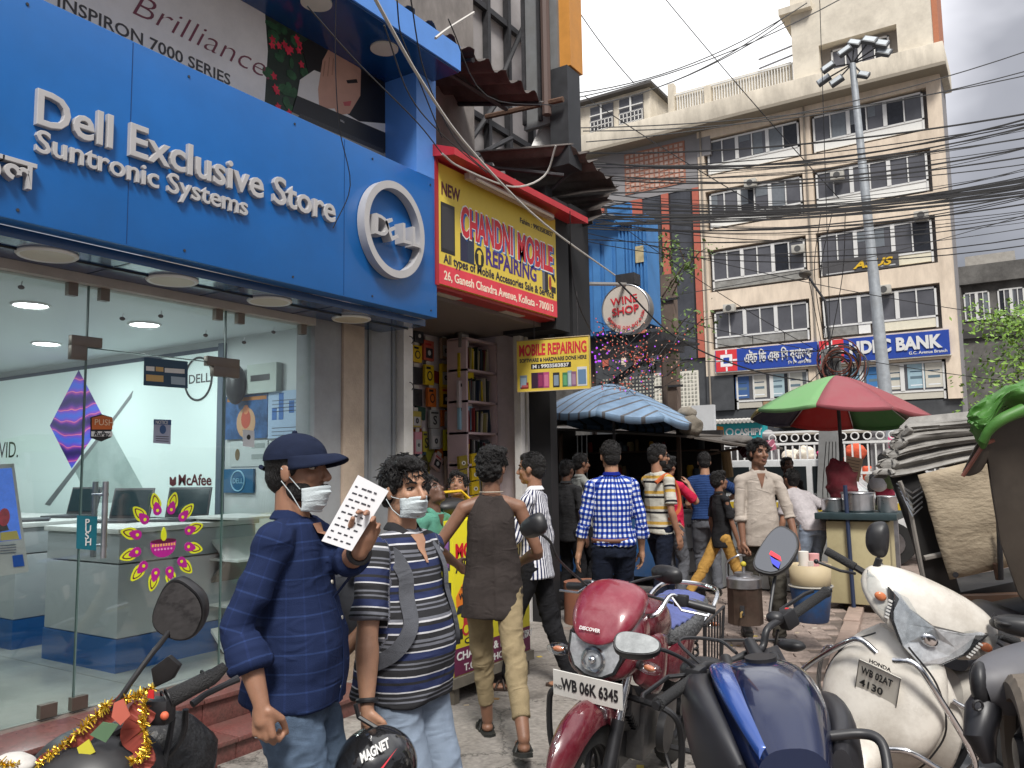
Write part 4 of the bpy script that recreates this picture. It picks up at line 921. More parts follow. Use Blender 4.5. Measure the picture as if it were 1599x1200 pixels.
# ================================================================== the bank building across the street
HY=42.0
BEI=mat('beige_stone',rgb('e2d2be'),r=.8,var=.10,ns=3,dirt=.45,dcol=rgb('8a7a6a'),dn=1.1,bump=.2,bs=8,stretch=(1,1,.3))
CRM=mat('parapet_render',rgb('dcd3c2'),r=.85,var=.10,ns=1.5,dirt=.5,dcol=rgb('5d564d'),dn=.9,stretch=(1,1,.35))
DGR=mat('dark_tile',rgb('45474a'),r=.45,var=.25,ns=2)
GYR=mat('grey_render',rgb('8c8a8c'),r=.8,var=.1,ns=1)
WINF=mat('window_frame_white',rgb('d8d8d6'),r=.5,var=.03)
PANE=mat('window_pane_grey',(.095,.096,.108),r=.08,var=.35,ns=.4,spec=.8)
bank=thing('office_block','tall beige office block with blue bank signs under its windows','building',(-8.6,HY,0))
L0,Rr,LB=-14.75,-2.85,-22.0
MB().bb((LB,HY+.5,0),(Rr,HY+3,19.9)).build('wall',GYR,bank)
zs=[(19.25,19.9),(16.3,17.15),(13.05,14.15),(9.8,10.75),(6.25,7.65),(0,4.4)]
rows=[(17.15,19.25),(14.15,16.3),(10.75,13.05),(7.65,9.8),(4.4,6.25)]
for a,b_ in zs[:-1]:MB().bb((L0,HY,a),(Rr,HY+.5,b_)).build('wall_band',BEI,bank)
for k,(a,b_)in enumerate(rows):
    for x0,x1 in((L0,-14.4),(-9.28,-8.8),(-3.45,Rr)):
        if k==4:x0,x1={L0:(L0,-13.3),-9.28:(-9.5,-8.9),-3.45:(-3.42,Rr)}[x0]
        MB().bb((x0,HY,a),(x1,HY+.5,b_)).build('pier',BEI if k<4 else DGR if x0==L0 else BEI,bank)
MB().bb((-22,HY+.2,0),(-2.9,HY+.5,4.4)).build('wall_band',DGR,bank)
MB().bb((-11,HY-1.2,3.35),(Rr,HY+.2,3.6)).build('awning',cm('8f8676'),bank)
MB().bb((-7.5,HY-.2,2.2),(-3.0,HY+.15,3.3)).build('shop_board',cm('b0a030'),bank)
def window(x0,x1,z0,z1,n,par,Y=HY,spans=None,sp_h=.62,seed=0,fr=.09):
    rw=random.Random(seed);f=MB();zz=z0+sp_h
    f.bb((x0,Y+.12,z1-fr),(x1,Y+.26,z1));f.bb((x0,Y+.12,zz-fr),(x1,Y+.26,zz));f.bb((x0,Y+.12,z0),(x0+fr,Y+.26,z1));f.bb((x1-fr,Y+.12,z0),(x1,Y+.26,z1))
    w=(x1-x0)/n
    for k in range(1,n):ww=.09 if k%2==0 else .028;f.bb((x0+k*w-ww,Y+.10,zz),(x0+k*w+ww,Y+.25,z1-.01))
    o=f.build('window',WINF,par)
    MB().bb((x0-.12,Y+.27,z0-.02),(x1+.12,Y+.49,z1+.02)).build('reveal',cm('3a3a3c'),o)if False else None
    for k in range(n):
        m_=PANE if rw.random()<.8 else rw.choice((mat('pane_dark',(.02,.022,.028),r=.1,var=.3),mat('pane_blind',(.16,.18,.20),r=.35,var=.2,ns=2)))
        MB().bb((x0+k*w+.04,Y+.17,zz),(x0+(k+1)*w-.04,Y+.2,z1-.05)).build('pane',m_,o)
        if rw.random()<.25:h_=rw.uniform(.3,1)*(z1-zz-.1);MB().bb((x0+k*w+.06,Y+.155,z1-.05-h_),(x0+(k+rw.uniform(.5,1))*w-.05,Y+.165,z1-.06)).build('blind',mat('pane_blind',(.16,.18,.20),r=.35),o)
    for k,(a,b_,m_)in enumerate(spans or[(0,1,WINF)]):
        if sp_h>.1:MB().bb((x0+.09+(x1-x0-.18)*a,Y+.15,z0+.04),(x0+.09+(x1-x0-.18)*b_,Y+.22,zz-.06)).build('spandrel',m_,o)
    return o
SPW=mat('spandrel_white',rgb('e4e4e0'),r=.5,var=.03);SPG=mat('spandrel_grey',rgb('8c8c88'),r=.5,var=.3,ns=3,dirt=.4);SPK=mat('spandrel_black',rgb('4a494b'),r=.5,var=.1);SPC=cm('dcd6c0')
sps=[([(0,1,SPW)],[(0,1,SPW)]),([(0,.62,SPW),(.63,1,SPG)],[(0,.45,SPW),(.46,1,SPW)]),([(0,1,SPG)],[(.0,.68,SPK),(.69,1,SPC)]),([(0,.4,SPG),(.41,.75,SPG),(.76,1,SPG)],[(0,.3,SPG),(.31,.42,SPW),(.5,1,SPC)]),([(0,.35,cm('b9b4a8')),(.36,.8,mat('board_brown',rgb('a08468'),var=.3,ns=4)),(.81,1,SPW)],[(0,.4,SPW),(.41,1,cm('c0bcb0'))])]
for k,(a,b_)in enumerate(rows):
    h=.58 if k<4 else .45
    if k==4:window(-13.2,-9.55,a+.03,b_-.03,4,bank,spans=sps[k][0],sp_h=h,seed=k);window(-8.85,-3.5,a+.03,b_-.03,6,bank,spans=sps[k][1],sp_h=h,seed=k+20)
    else:window(-14.22,-9.38,a+.1,b_-.12,6,bank,spans=sps[k][0],sp_h=h,seed=k+3);window(-8.68,-3.62,a+.1,b_-.12,6,bank,spans=sps[k][1],sp_h=h,seed=k+11)
MB().bb((-14.76,HY-.004,18.35),(-14.0,HY+.3,19.4)).build('wall_step',GYR,bank)
# poster panes on the first floor
for k,(x,c)in enumerate(((-12.9,'3d5f94'),(-12.0,'c9c6bc'),(-11.1,'9fb6be'),(-10.2,'bfbfb6'),(-8.3,'b8c4c4'),(-7.4,'88b0c4'),(-5.6,'c8c4b8'),(-4.7,'9cb8c4'),(-3.95,'cac6ba'),(-6.5,'3f78b0'))):
    o=MB().bb((x-.36,HY+.150,4.98),(x+.36,HY+.158,6.12)).build('window_poster',cm(c),bank)
    P=Panel((0,HY+.149,0),X1,Z1,bank)
    for q in range(3):P.rect(x-.25,5.1+q*.32,.5,.05+.08*(q==1),cm(('dfe4e8','5f7480','2f4a60')[q]),1)
    P.done()
# left bay: glass blocks, red and black vertical fins
MB().bb((LB,HY+.1,16.7),(L0,HY+.5,19.9)).build('wall_band',GYR,bank);MB().bb((LB,HY+.15,4.6),(-17.8,HY+.5,7.3)).build('wall_band',DGR,bank);MB().bb((-16.6,HY+.2,4.4),(L0,HY+.5,7.3)).build('wall_band',DGR,bank);MB().bb((L0,HY+.05,4.4),(-13.3,HY+.5,6.25)).build('wall_band',DGR,bank)
GB=mat('glass_block',rgb('a8a79c'),r=.25,var=.5,ns=3);GBR=mat('glass_block_red',rgb('b8a094'),r=.3,var=.35,ns=2);REDP=mat('terracotta_fin',rgb('b0604f'),r=.7,var=.1);BLKG=mat('dark_glass_strip',rgb('46484e'),r=.2,var=.4,ns=.8)
def blocks(x0,x1,z0,z1,nx,nz,Y,m,fm):
    o=MB().bb((x0-.05,Y,z0-.05),(x1+.05,Y+.1,z1+.05)).build('block_panel',fm,bank);b=MB();w=(x1-x0)/nx;h_=(z1-z0)/nz
    for i in range(nx):
        for j in range(nz):b.bb((x0+i*w+.05,Y-.03,z0+j*h_+.05),(x0+(i+1)*w-.05,Y-.002,z0+(j+1)*h_-.05))
    b.build('glass_blocks',m,o,kind='stuff')
blocks(-19.1,-15.55,17.15,19.45,12,8,HY+.06,GBR,cm('a8735f'))
blocks(-16.7,-15.3,4.55,6.6,7,10,HY+.16,GB,cm('d8d4c8'));blocks(-21,-17.3,4.55,6.6,18,10,HY+.16,GB,cm('d8d4c8'))
x=-21.8;k=0
for w,m_ in((.9,BLKG),(.35,REDP),(.8,BLKG),(.3,BEI),(.5,BLKG),(.8,REDP),(.12,BLKG),(.95,BLKG),(.10,cm('1c1c20')),(.42,REDP),(.10,cm('1c1c20')),(1.15,BLKG),(.14,cm('1c1c20')),(.38,REDP)):
    MB().bb((x,HY+(.05 if m_ is REDP else .14),7.3),(x+w,HY+.5,16.7)).build('facade_strip',m_,bank);x+=w
# parapet slab, rail, roof rooms
MB().bb((LB-.2,HY-.9,19.9),(Rr+.3,HY+3,20.9)).build('parapet',CRM,bank,bev=.05)
MB().bb((LB-.2,HY-.9,19.75),(Rr+.35,HY+.5,19.9)).build('slab',cm('8d8577'),bank)
MB().bb((-16.2,HY+.2,20.9),(-9.6,HY+.4,22.4)).build('roof_wall',CRM,bank)
for x in(-16.3,-14.2):MB().bb((x,HY-.1,20.9),(x+.35,HY+.3,22.9 if x<-15 else 22.2)).build('roof_post',CRM,bank)
MB().bb((-16.2,HY+.05,22.2),(-9.4,HY+.12,22.28)).build('handrail',WHITEP,bank)
for k in range(44):MB().bb((-16.0+k*.15,HY+.07,20.95),(-15.95+k*.15,HY+.10,22.2)).build('baluster',WHITEP,bank)
MB().bb((-22.3,HY+.2,20.9),(-17.5,HY+4,23.2)).build('roof_room',CRM,bank);MB().bb((-22.6,HY-.3,23.2),(-17.2,HY+4.2,23.35)).build('roof_room_slab',cm('4d4a48'),bank)
for x0 in(-21.3,-19.4):
    o=MB().bb((x0,HY+.14,21.1),(x0+1.5,HY+.19,22.9)).build('window',PANE,bank)
    g_=MB()
    for q in range(7):g_.bb((x0+.03+q*.235,HY+.02,21.05),(x0+.07+q*.235,HY+.06,22.0))
    for q in range(4):g_.bb((x0,HY+.02,21.05+q*.3),(x0+1.5,HY+.06,21.09+q*.3))
    g_.bb((x0+.7,HY+.02,22),(x0+.8,HY+.08,22.9));g_.bb((x0,HY+.02,22.3),(x0+1.5,HY+.07,22.36));g_.build('grille',WINF,o)
TWR=mat('tower_render',rgb('ded6c6'),r=.85,var=.06,ns=1,dirt=.45,dcol=rgb('8a8174'),dn=.8)
for a,b_ in(((-9.4,20.9),(-8.1,26.5)),((-8.1,22.6),(-4.5,26.5)),((-4.5,20.9),(-3.0,26.5)),((-8.1,20.9),(-4.5,21.0))):MB().bb((a[0],HY-.3,a[1]),(b_[0],HY+3,b_[1])).build('tower_wall',TWR,bank)
MB().bb((-9.9,HY-.7,24.6),(-8.3,HY+3,24.95)).build('tower_slab',CRM,bank);MB().bb((-2.99,HY+.1,20.9),(-2.75,HY+3,26)).build('tower_side',cm('b07050'),bank)
MB().bb((-8.3,HY+.4,24.95),(-8.0,HY+1,25.4)).build('tower_block',CRM,bank)
o=MB().bb((-8.1,HY+.3,20.95),(-4.5,HY+.5,22.6)).build('tower_recess',cm('9a938c'),bank);window(-7.6,-4.9,20.95,22.35,4,bank,Y=HY-.05,sp_h=.02,seed=9)
for z in(23.1,22.6):MB().cyl((-11.2,HY,z-.2),(-9.4,HY,z+.05),.05,n=6).build('pipe',STEEL,bank)
for k,(x,z)in enumerate(((-13.6,9.95),(-9.95,12.55),(-7.9,15.95),(-4.3,13.25),(-12.2,16.45),(-6.1,9.95))):
    o=MB().bb((x,HY-.32,z-.42),(x+.62,HY-.01,z)).build('air_conditioner',cm('b8b6ae',dirt=.4),bank,bev=.02);MB().disc((x+.3,HY-.325,z-.21),(0,-1,0),.16,.006,16).build('fan_grille',cm('4c4c4c'),o)
for x in(-14.55,-9.05):MB().cyl((x,HY-.06,4.6),(x,HY-.06,19.7),.05,n=6).build('drain_pipe',cm('8d857a'),bank)
# ASUS board lettering
ASY=mat('letter_yellow',rgb('d8b02c'),r=.4)
MB().bb((-8.55,HY+.02,10.82),(-5.1,HY+.10,11.55)).build('sign_board',SPK,bank);text('ASUS',.50,.04,ASY,(-7.1,HY+.018,10.98),X1,Z1,bank,name='sign_letters',shear=.3,fit=1.8,bold=.03)
P=Panel((0,HY+.018,0),X1,Z1,bank);P.rect(-8.4,10.86,1.3,.05,cm('c0c0c0'),1);P.rect(-6.2,10.92,.95,.05,cm('c0c0c0'),1);P.done()
HB=mat('bank_blue',rgb('24449c'),r=.4,var=.04);HR=mat('bank_red',rgb('d43a40'),r=.4,var=.04)
def bankboard(x0,x1,z0,z1,lab,txt,tx,tw,sub_t,sx_,bn=False):
    t=thing('bank_sign',lab,'sign',((x0+x1)/2,HY-.3,z0));MB().bb((x0,HY-.22,z0),(x1,HY-.01,z1)).build('board',HB,t);MB().bb((x0-.04,HY-.20,z0-.05),(x1+.04,HY-.03,z0-.001)).build('edge',WINF,t)
    P=Panel((0,HY-.221,0),X1,Z1,t);h_=z1-z0;q=x0+.03
    P.rect(q,z0,h_,h_,HR,1);P.rect(q+h_*.22,z0+h_*.22,h_*.56,h_*.56,cm('e8e8e8'),2);P.rect(q+h_*.36,z0+h_*.36,h_*.28,h_*.28,HB,3)
    for a_,b_,c_,d_ in((.46,0,.08,.2),(.46,.8,.08,.2),(0,.46,.2,.08),(.8,.46,.2,.08)):P.rect(q+h_*a_,z0+h_*b_,h_*c_,h_*d_,cm('e8e8e8'),2)
    P.done();text(txt,h_*(.72 if not bn else .62),.05,WINF,(tx,HY-.222,z0+h_*.32),X1,Z1,t,name='sign_letters',bold=.045 if not bn else .02,fit=tw)
    text(sub_t,h_*.17,.01,WINF,(sx_,HY-.222,z0+h_*.10),X1,Z1,t,name='sign_letters',bold=.02)
bankboard(-14.15,-8.98,6.42,7.55,'long blue bank sign in Bengali letters, left of the lamp pole','এইচ িড এফ িস ব্যাঙ্ক',-12.6,3.4,'িস িস এভিনিউ',-10.4,True)
bankboard(-8.9,-3.2,6.42,7.55,'blue bank sign reading HDFC BANK right above the striped parasol','HDFC BANK',-7.5,4.0,'G.C. Avenue Branch',-4.9)
# far grey building
fb=thing('old_block','weathered grey building behind the bank, at the far right','building',(-1,60,0));OLD=mat('sooty_render',rgb('6d6b68'),r=.9,var=.35,ns=.8,dirt=.8,dcol=rgb('2c2a29'),dn=.6,bump=.3,bs=4)
MB().bb((-4.6,60,0),(9,75,12.9)).build('wall',OLD,fb);MB().bb((-4.4,59.6,12.9),(1.5,66,14.1)).build('parapet',OLD,fb);MB().bb((-4.4,59.7,10.0),(-3.7,60,12.9)).build('pier',OLD,fb);MB().bb((-3.4,60.5,14.1),(-.6,64,14.9)).build('roof_room',cm('a7a39c',dirt=.5),fb)
for x in(-3.6,-1.7):window(x,x+1.45,10.6,12.4,4,fb,Y=59.8,sp_h=.05,seed=int(x*9))
MB().bb((-4.5,59.8,9.4),(.6,60,9.9)).build('ledge',cm('3c3b3a'),fb)
sh_=thing('side_house','grey house glimpsed left of the bank behind the struts','building',(-28,38,0));MB().bb((-40,36,0),(-21.9,44,7.5)).build('wall',OLD,sh_)
# low dark frontages beyond the stalls
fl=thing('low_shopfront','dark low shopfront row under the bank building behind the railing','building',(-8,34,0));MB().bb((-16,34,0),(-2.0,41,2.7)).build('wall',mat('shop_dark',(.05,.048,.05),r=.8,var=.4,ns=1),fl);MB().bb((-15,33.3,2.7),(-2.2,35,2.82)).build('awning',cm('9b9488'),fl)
fr_=thing('street_wall','long grimy street wall beyond the bank at right','wall',(10,64,0));MB().bb((2,58,0),(40,60,7)).build('wall',OLD,fr_)
bl=thing('street_block','faded block hidden largely behind the parked rickshaws, right of the tree','building',(14,50,0));MB().bb((9,40,0),(24,54,15)).build('wall',CRM,bl)
for z in(4,7.2,10.4):window(8.9+1,14,z,z+1.9,6,bl,Y=39.8,seed=int(z))
# ================================================================== left side: phone shop, sooty old house, awnings, black cladding
OLDP=mat('stained_plaster',rgb('8a8480'),r=.85,var=.25,ns=2.2,dirt=.75,dcol=rgb('3a3634'),dn=1.4,bump=.3,bs=12,stretch=(1,1,.5))
TIN=mat('corrugated_tin',rgb('5d5754'),r=.6,m=.2,var=.3,ns=4,dirt=.7,dcol=rgb('2a2320'),dn=3)
ps=thing('phone_shop','narrow phone accessory shop with lilac walls between white posts','shop',(-4.6,6.1,0))
LIL=mat('lilac_wall',rgb('cabdc2'),r=.75,var=.08,dirt=.3)
MB().bb((-5.6,4.86,0),(-4.72,4.92,3.1)).build('wall',LIL,ps);MB().bb((-5.5,4.93,0),(-5.42,7.6,3.1)).build('wall',LIL,ps);MB().bb((-5.4,7.42,0),(-4.62,7.6,3.1)).build('wall',LIL,ps);MB().bb((-5.6,4.93,3.02),(-4.2,7.3,3.09)).build('ceiling',cm('6a625f'),ps);MB().bb((-5.6,4.93,0),(-4.62,7.4,.14)).build('floor',CONC,ps)
SHG=mat('shutter_grey',rgb('8b8e93'),r=.5,var=.08,dirt=.3)
MB().bb((-4.72,4.88,0),(-4.6,5.30,3.0)).build('shutter_panel',SHG,ps);
for y in(4.95,5.24):MB().bb((-4.6,y,0),(-4.585,y+.03,3.0)).build('shutter_rib',cm('787b80'),ps)
PW=mat('post_white',rgb('cfcdca'),r=.5,var=.05,dirt=.3)
MB().bb((-4.66,5.31,0),(-4.52,5.43,3.05)).build('post',PW,ps);MB().bb((-4.62,7.20,0),(-4.54,7.28,3.1)).build('post',PW,ps);MB().bb((-4.60,7.31,0),(-4.53,7.35,3.1)).build('post',PW,ps)
for z in(2.3,2.7):MB().tube([(-4.515,5.38,z+.04),(-4.49,5.38,z+.03),(-4.47,5.38,z),(-4.49,5.38,z-.03)],.004,5).build('hook',DARKIRON,ps)
MB().bb((-4.42,5.25,3.02),(-4.30,5.37,3.08)).build('lamp_base',cm('30302e'),ps);MB().tube([(-4.36,5.31,3.02),(-4.36,5.31,2.97),(-4.36,5.31,2.86)],[.035,.065,.06],16).build('lamp_bowl',cm('d6d2c4'),ps,smooth=True)
# shelf with phone covers
sh=thing('cover_shelf','tall pink-white shelf packed with thin phone covers','shelf',(-5.0,7.1,1.6));SHX=-4.97
y0,y1,z0,z1=6.83,7.38,1.30,2.95
PK=mat('shelf_pink',rgb('c4aeb2'),r=.5,var=.05)
for y in(y0,y1):MB().bb((-5.2,y,z0),(SHX,y+.03,z1)).build('side_panel',PK,sh)
MB().bb((-5.22,y0,z0),(-5.2,y1,z1)).build('back_panel',PK,sh)
rr=random.Random(2)
for k in range(6):
    z=z0+k*(z1-z0)/5;MB().bb((-5.2,y0,z-.012),(SHX,y1+.03,z+.012)).build('shelf',PK,sh)
    if k<5:
        y=y0+.04;n_=0
        while y<y1-.06 and n_<20:
            w=rr.uniform(.012,.028);h_=rr.uniform(.20,.26);c=rr.choice(('1c1c1e','2a2a30','8c8c8c','555a60','5a2020','9a9060','303848','b0a89c','7a2c2a','1d2d24','c8b030'))
            a_=rr.uniform(-.14,.10);q=Matrix.Rotation(a_,3,'X')
            o=MB().box((-5.07+rr.uniform(-.02,.02),y+w/2,z+.014+h_/2),(.12,w*.8,h_),mtx=q).build('phone_cover',cm(c,r=.35),None,f'thin phone cover, {nth(n_)} from the left on the {nth(k)} shelf from the bottom','phone cover','phone covers on the shelf');y+=w+.006;n_+=1
# hanging accessory packs on the lilac back wall (seen at px 635-720) and beside the shelf
def pack(px,py,w,h_,X,c1,kind,lab,tilt=0.0):
    p=aX(px,py,X);t=thing('accessory_pack',lab,'accessory pack',(p.x,p.y,p.z-h_/2),group=None,mtx=Matrix.Translation((p.x,p.y,p.z))@Matrix.Rotation(tilt,4,'X')@Matrix.Rotation(R(6*math.sin(px)),4,'Z'))
    b=MB(WM[t]);b.box((0,0,0),(.035,w,h_));b.build('card_box',cm(c1,r=.35),t,bev=.003)
    b=MB(WM[t]);b.box((.0,0,h_/2+.02),(.004,w*.5,.04));b.build('hang_tab',cm('c8c4bc'),t)
    P=Panel(WM[t]@V((.019,0,0)),WM[t].to_3x3()@Y1,WM[t].to_3x3()@Z1,t)
    if kind=='ear':P.oval(0,-.01,w*.3,h_*.25,BLACKM,1);P.oval(0,-.01,w*.2,h_*.17,cm(c1),2);P.rect(-w*.4,h_*.28,w*.5,h_*.12,cm('1c1c1c'),1)
    elif kind=='box':P.rect(-w*.35,-h_*.38,w*.7,h_*.5,cm('23232a'),1);P.oval(0,-h_*.12,w*.15,w*.15,cm('c0c0c0'),2);P.rect(-w*.4,h_*.25,w*.6,h_*.1,cm('b03030'),1)
    elif kind=='cable':P.text('S',-w*.2,-h_*.3,h_*.7,BLACKM,1,bold=.02,name='print');P.rect(-w*.4,h_*.3,w*.8,h_*.1,cm('303030'),1)
    elif kind=='cam':P.rect(-w*.4,-h_*.4,w*.8,h_*.55,cm('b8b6b4'),1);P.oval(0,-h_*.1,w*.18,w*.18,BLACKM,2);P.oval(0,-h_*.1,w*.08,w*.08,cm('8a8a90'),3)
    P.done()
YL,OR_,BK,GR='d8b820','c86a28','26262a','9c9c9a'
cols=[
 (653,522,.11,.15,BK,'box','black carded charger, top row left under the bowl lamp'),(690,512,.14,.13,'6a2028','box','dark red carded box on the top row right of the bowl lamp'),
 (650,553,.12,.14,YL,'ear','yellow earphone pack, left end of the second hanging row'),(668,548,.15,.17,'b85a48','box','orange and white blister pack bulging in the second row'),(694,545,.11,.18,'a08878','cam','brownish blister pack right of the orange one'),
 (650,587,.13,.14,BK,'cable','black cable pack, left of the upper yellow cards'),(669,586,.12,.17,YL,'ear','yellow card in the third row beside the black cable pack'),(694,587,.12,.20,YL,'cam','yellow watch strap card, right end of the third row'),
 (650,621,.13,.14,BK,'cable','lower black cable pack under the other black one'),(673,621,.12,.16,OR_,'ear','orange card with black earbud below the yellow cards'),(695,620,.12,.18,'d0a020','box','amber card strip under the watch strap card'),
 (649,655,.13,.13,'b8a850','cam','yellow and white adapter pack, left in the fifth row'),(677,655,.11,.15,GR,'cable','clear white cable blister in the middle of the fifth row'),(702,656,.10,.14,'8c9094','cable','grey adapter blister, right end of the fifth row'),
 (652,692,.08,.18,'cf8a98','cam','pink slim case hanging at left near the counter'),(662,690,.06,.17,'a09830','cable','olive cable card behind the pink case'),(679,686,.13,.17,'a4a4a4','cam','grey stacked phone holder packs in the sixth row'),(700,688,.13,.18,'c8c020','ear','yellow and white strap pack right of the phone holders'),
 (661,728,.13,.14,'4a4420','ear','dark tilted earphone card, lowest row left',.5),(682,722,.12,.12,'b49a98','box','white and maroon box hung askew in the lowest row',-.5),(704,735,.17,.24,'a8988c','cam','large clear bag with pale contents, lowest row right')]
for c in cols:pack(c[0],c[1],c[2]*1.25,c[3]*1.25,-5.36,c[4],c[5],c[6],c[7]if len(c)>7 else 0)
for c in[(724,528,.17,.22,'706c6c','cam','grey clip-strip box hung left of the shelf, topmost'),(727,572,.22,.26,'c4b020','ear','large yellow neckband box left of the shelf'),(725,617,.25,.28,'b8aeb0','ear','white neckband box with portrait left of the shelf'),(726,653,.22,.25,'8fb8cc','ear','sky blue neckband box left of the shelf, lowest')]:pack(*c[:2],c[2],c[3],-5.05,*c[4:])
for k,px in enumerate((722,741,760)):
    for j in range(5):
        p=aX(px,722+j*22-k*4,-4.98);t_=MB().box(p,(.03,.14,.13),mtx=Matrix.Rotation(.1,3,'X')).build('accessory_card',cm('c8aa1c' if k else '8a7a20',r=.4),None,f'yellow hanging card, {nth(j)} down in the {("left", "middle", "right")[k]} strip below the cover shelf','accessory card','yellow cards below the shelf')
        WM[t_]=Matrix.Translation(t_.location);P=Panel(p+V((.0165,0,0)),Y1,Z1,t_);P.oval(0,-.01,.035,.022,cm('d8d4c8'),1);P.oval(0,-.01,.015,.012,BLACKM,2);P.done()
rp=random.Random(31)
for k in range(46):
    y=rp.uniform(5.65,7.3);z=.9+.21*rp.randrange(0,10)+rp.uniform(-.02,.02);w=rp.uniform(.09,.16);MB().box((-5.405,y,z),(.02,w,rp.uniform(.12,.18)),mtx=Matrix.Rotation(rp.uniform(-.12,.12),3,'X')).build('carded_accessory',cm(rp.choice((YL,BK,GR,OR_,'4c6a80','c8c4bc','7a2430','8a8a30','2c4a40')),r=.4),None,'flat carded accessory hanging deepest on the lilac shop wall','accessory card','cards at the back of the phone shop')
relabel('cards at the back of the phone shop',lambda o:int((o.location.z-.8)/.21),lambda r_,i:f'flat card deep in the phone shop, {nth(i)} from left, {nth(max(0, r_))} row up')
# yellow shop sign box
sg=thing('shop_sign','yellow sign reading CHANDNI MOBILE REPAIRING in a red frame','sign',(-4.0,6.1,3.1))
SX=-4.0;a=aX(687,440,SX);YL1,YR1,ZB,ZT=5.125,7.06,3.09,4.10
SIGR=mat('sign_red',rgb('a8242c'),r=.45,var=.12,dirt=.3);SIGY=mat('sign_yellow',rgb('e0c64e'),r=.45,var=.05,ns=2,dirt=.1)
MB().bb((-4.62,YL1-.03,ZB-.03),(SX-.03,YR1,ZT+.04)).build('sign_case',SIGR,sg);MB().bb((SX-.03,YL1,ZB),(SX,YR1,ZT)).build('sign_face',SIGY,sg)
MB().bb((SX-.03,YL1-.04,ZB-.02),(SX+.012,YL1-.001,ZT+.03)).build('frame',SIGR,sg)
hd=MB();hd.prism([(SX-.05,YL1-.06,ZT+.04),(SX+.22,YL1-.06,ZT-.005),(SX+.22,YL1-.06,ZT+.055),(SX-.05,YL1-.06,ZT+.15)],(0,YR1-YL1+.36,0));hd.build('hood',mat('hood_red',rgb('b83038'),r=.4,var=.1),sg)
MB().bb((SX+.06,5.42,ZT-.075),(SX+.11,6.85,ZT-.02)).build('tube_batten',cm('a89890'),sg);MB().cyl((SX+.125,5.5,ZT-.06),(SX+.125,6.8,ZT-.06),.014,n=8).build('lamp_tube',cm('d8d2c8'),sg,smooth=True)
for y0 in(5.28,6.30):MB().bb((SX-.40,y0,ZB-.036),(SX-.12,y0+.34,ZB-.0305)).build('soffit_light',cm('b8b0a8'),sg)
P=Panel((SX,0,0),Y1,Z1,sg);u=lambda px,py:U(px,py,SX)
P.rect(YL1,ZB,YR1-YL1,.165,mat('sign_coral',rgb('dc4250'),r=.45),1)
INK,RD,PU,WH,BL2=mat('ink_navy',rgb('22203c'),r=.5),mat('ink_red',rgb('c8303c'),r=.5),mat('ink_purple',rgb('48307c'),r=.5),mat('ink_white',(.8,.8,.78),r=.5),mat('ink_blue',rgb('2c64b0'),r=.5)
P.text('NEW',5.17,3.845,.15,mat('ink_maroon',rgb('5c2030'),r=.5),1,bold=.03,fit=.26,name='print')
def fatt(s,u0,v0,hh,w,m,l,bold=.03):P.text(s,u0,v0,hh/.73,m,l,bold=bold,fit=w,name='print')
fatt('CHANDNI',5.455,3.545,.27,.83,BL2,1,.05);fatt('CHANDNI',5.43,3.56,.27,.83,WH,2,.055);fatt('CHANDNI',5.435,3.565,.26,.81,RD,3,.035)
fatt('MOBILE',6.345,3.525,.27,.67,BL2,1,.05);fatt('MOBILE',6.32,3.54,.27,.67,WH,2,.055);fatt('MOBILE',6.325,3.545,.26,.655,RD,3,.035)
P.text('Fahim : 9903583837',6.38,3.905,.07,INK,1,bold=.02,fit=.62,name='print')
fatt('REPAIRING',5.80,3.385,.145,.86,PU,1,.03)
P.text('All types of Mobile Accessories Sale & Service',5.20,3.275,.105,INK,1,bold=.02,fit=1.80,name='print')
P.text('26, Ganesh Chandra Avenue, Kolkata - 700013',5.20,3.135,.105,cm('f0e0c8'),2,bold=.02,fit=1.78,name='print')
P.rect(5.165,3.36,.19,.42,BLACKM,1);P.rect(5.18,3.39,.16,.36,cm('3a3a3e'),2);P.rect(5.43,3.34,.11,.24,cm('2c2e48'),1);P.rect(5.53,3.34,.10,.24,cm('30384c'),2)
P.oval(5.71,3.42,.07,.09,BLACKM,1);P.oval(5.71,3.42,.045,.065,SIGY,2);P.rect(5.655,3.36,.035,.09,BLACKM,3);P.rect(5.73,3.36,.035,.09,BLACKM,3)
P.rect(6.78,3.33,.06,.20,cm('6a6a70'),1);P.rect(6.83,3.32,.06,.20,cm('2a2a2c'),2);P.oval(6.93,3.42,.025,.07,cm('a04030'),2);P.rect(6.95,3.33,.09,.06,BLACKM,2);P.poly([(6.96,3.5),(7.03,3.44),(7.04,3.47),(6.98,3.54)],BLACKM,2);P.done()
# hanging MOBILE REPAIRING board (faces down the pavement)
hb_=thing('hanging_sign','small yellow MOBILE REPAIRING board hung under the wine shop sign','sign',(-4.0,7.0,2.4));o0=aY(808,613,6.90);o1=aY(922,612,7.04);rt=(o1-o0);rt.z=0;wd=rt.length;rt.normalize();hh=aY(808,533,6.90).z-o0.z
nn=rt.cross(Z1);MB().prism([o0,o0+rt*wd,o0+rt*wd+Z1*hh,o0+Z1*hh],nn*-.03).build('board',cm('d8be48'),hb_)
MB().tube([o0+nn*.002,o0+rt*wd+nn*.002,o0+rt*wd+Z1*hh+nn*.002,o0+Z1*hh+nn*.002],.006,4,closed=True).build('frame',cm('a89878'),hb_)
P=Panel(o0,rt,Z1,hb_);P.text('MOBILE REPAIRING',.03*wd,hh*.70,hh*.30,RD,1,bold=.035,fit=wd*.93,name='print');P.text('SOFTWARE & HARDWARE DONE HERE',.04*wd,hh*.57,hh*.10,INK,1,bold=.03,fit=wd*.92,name='print')
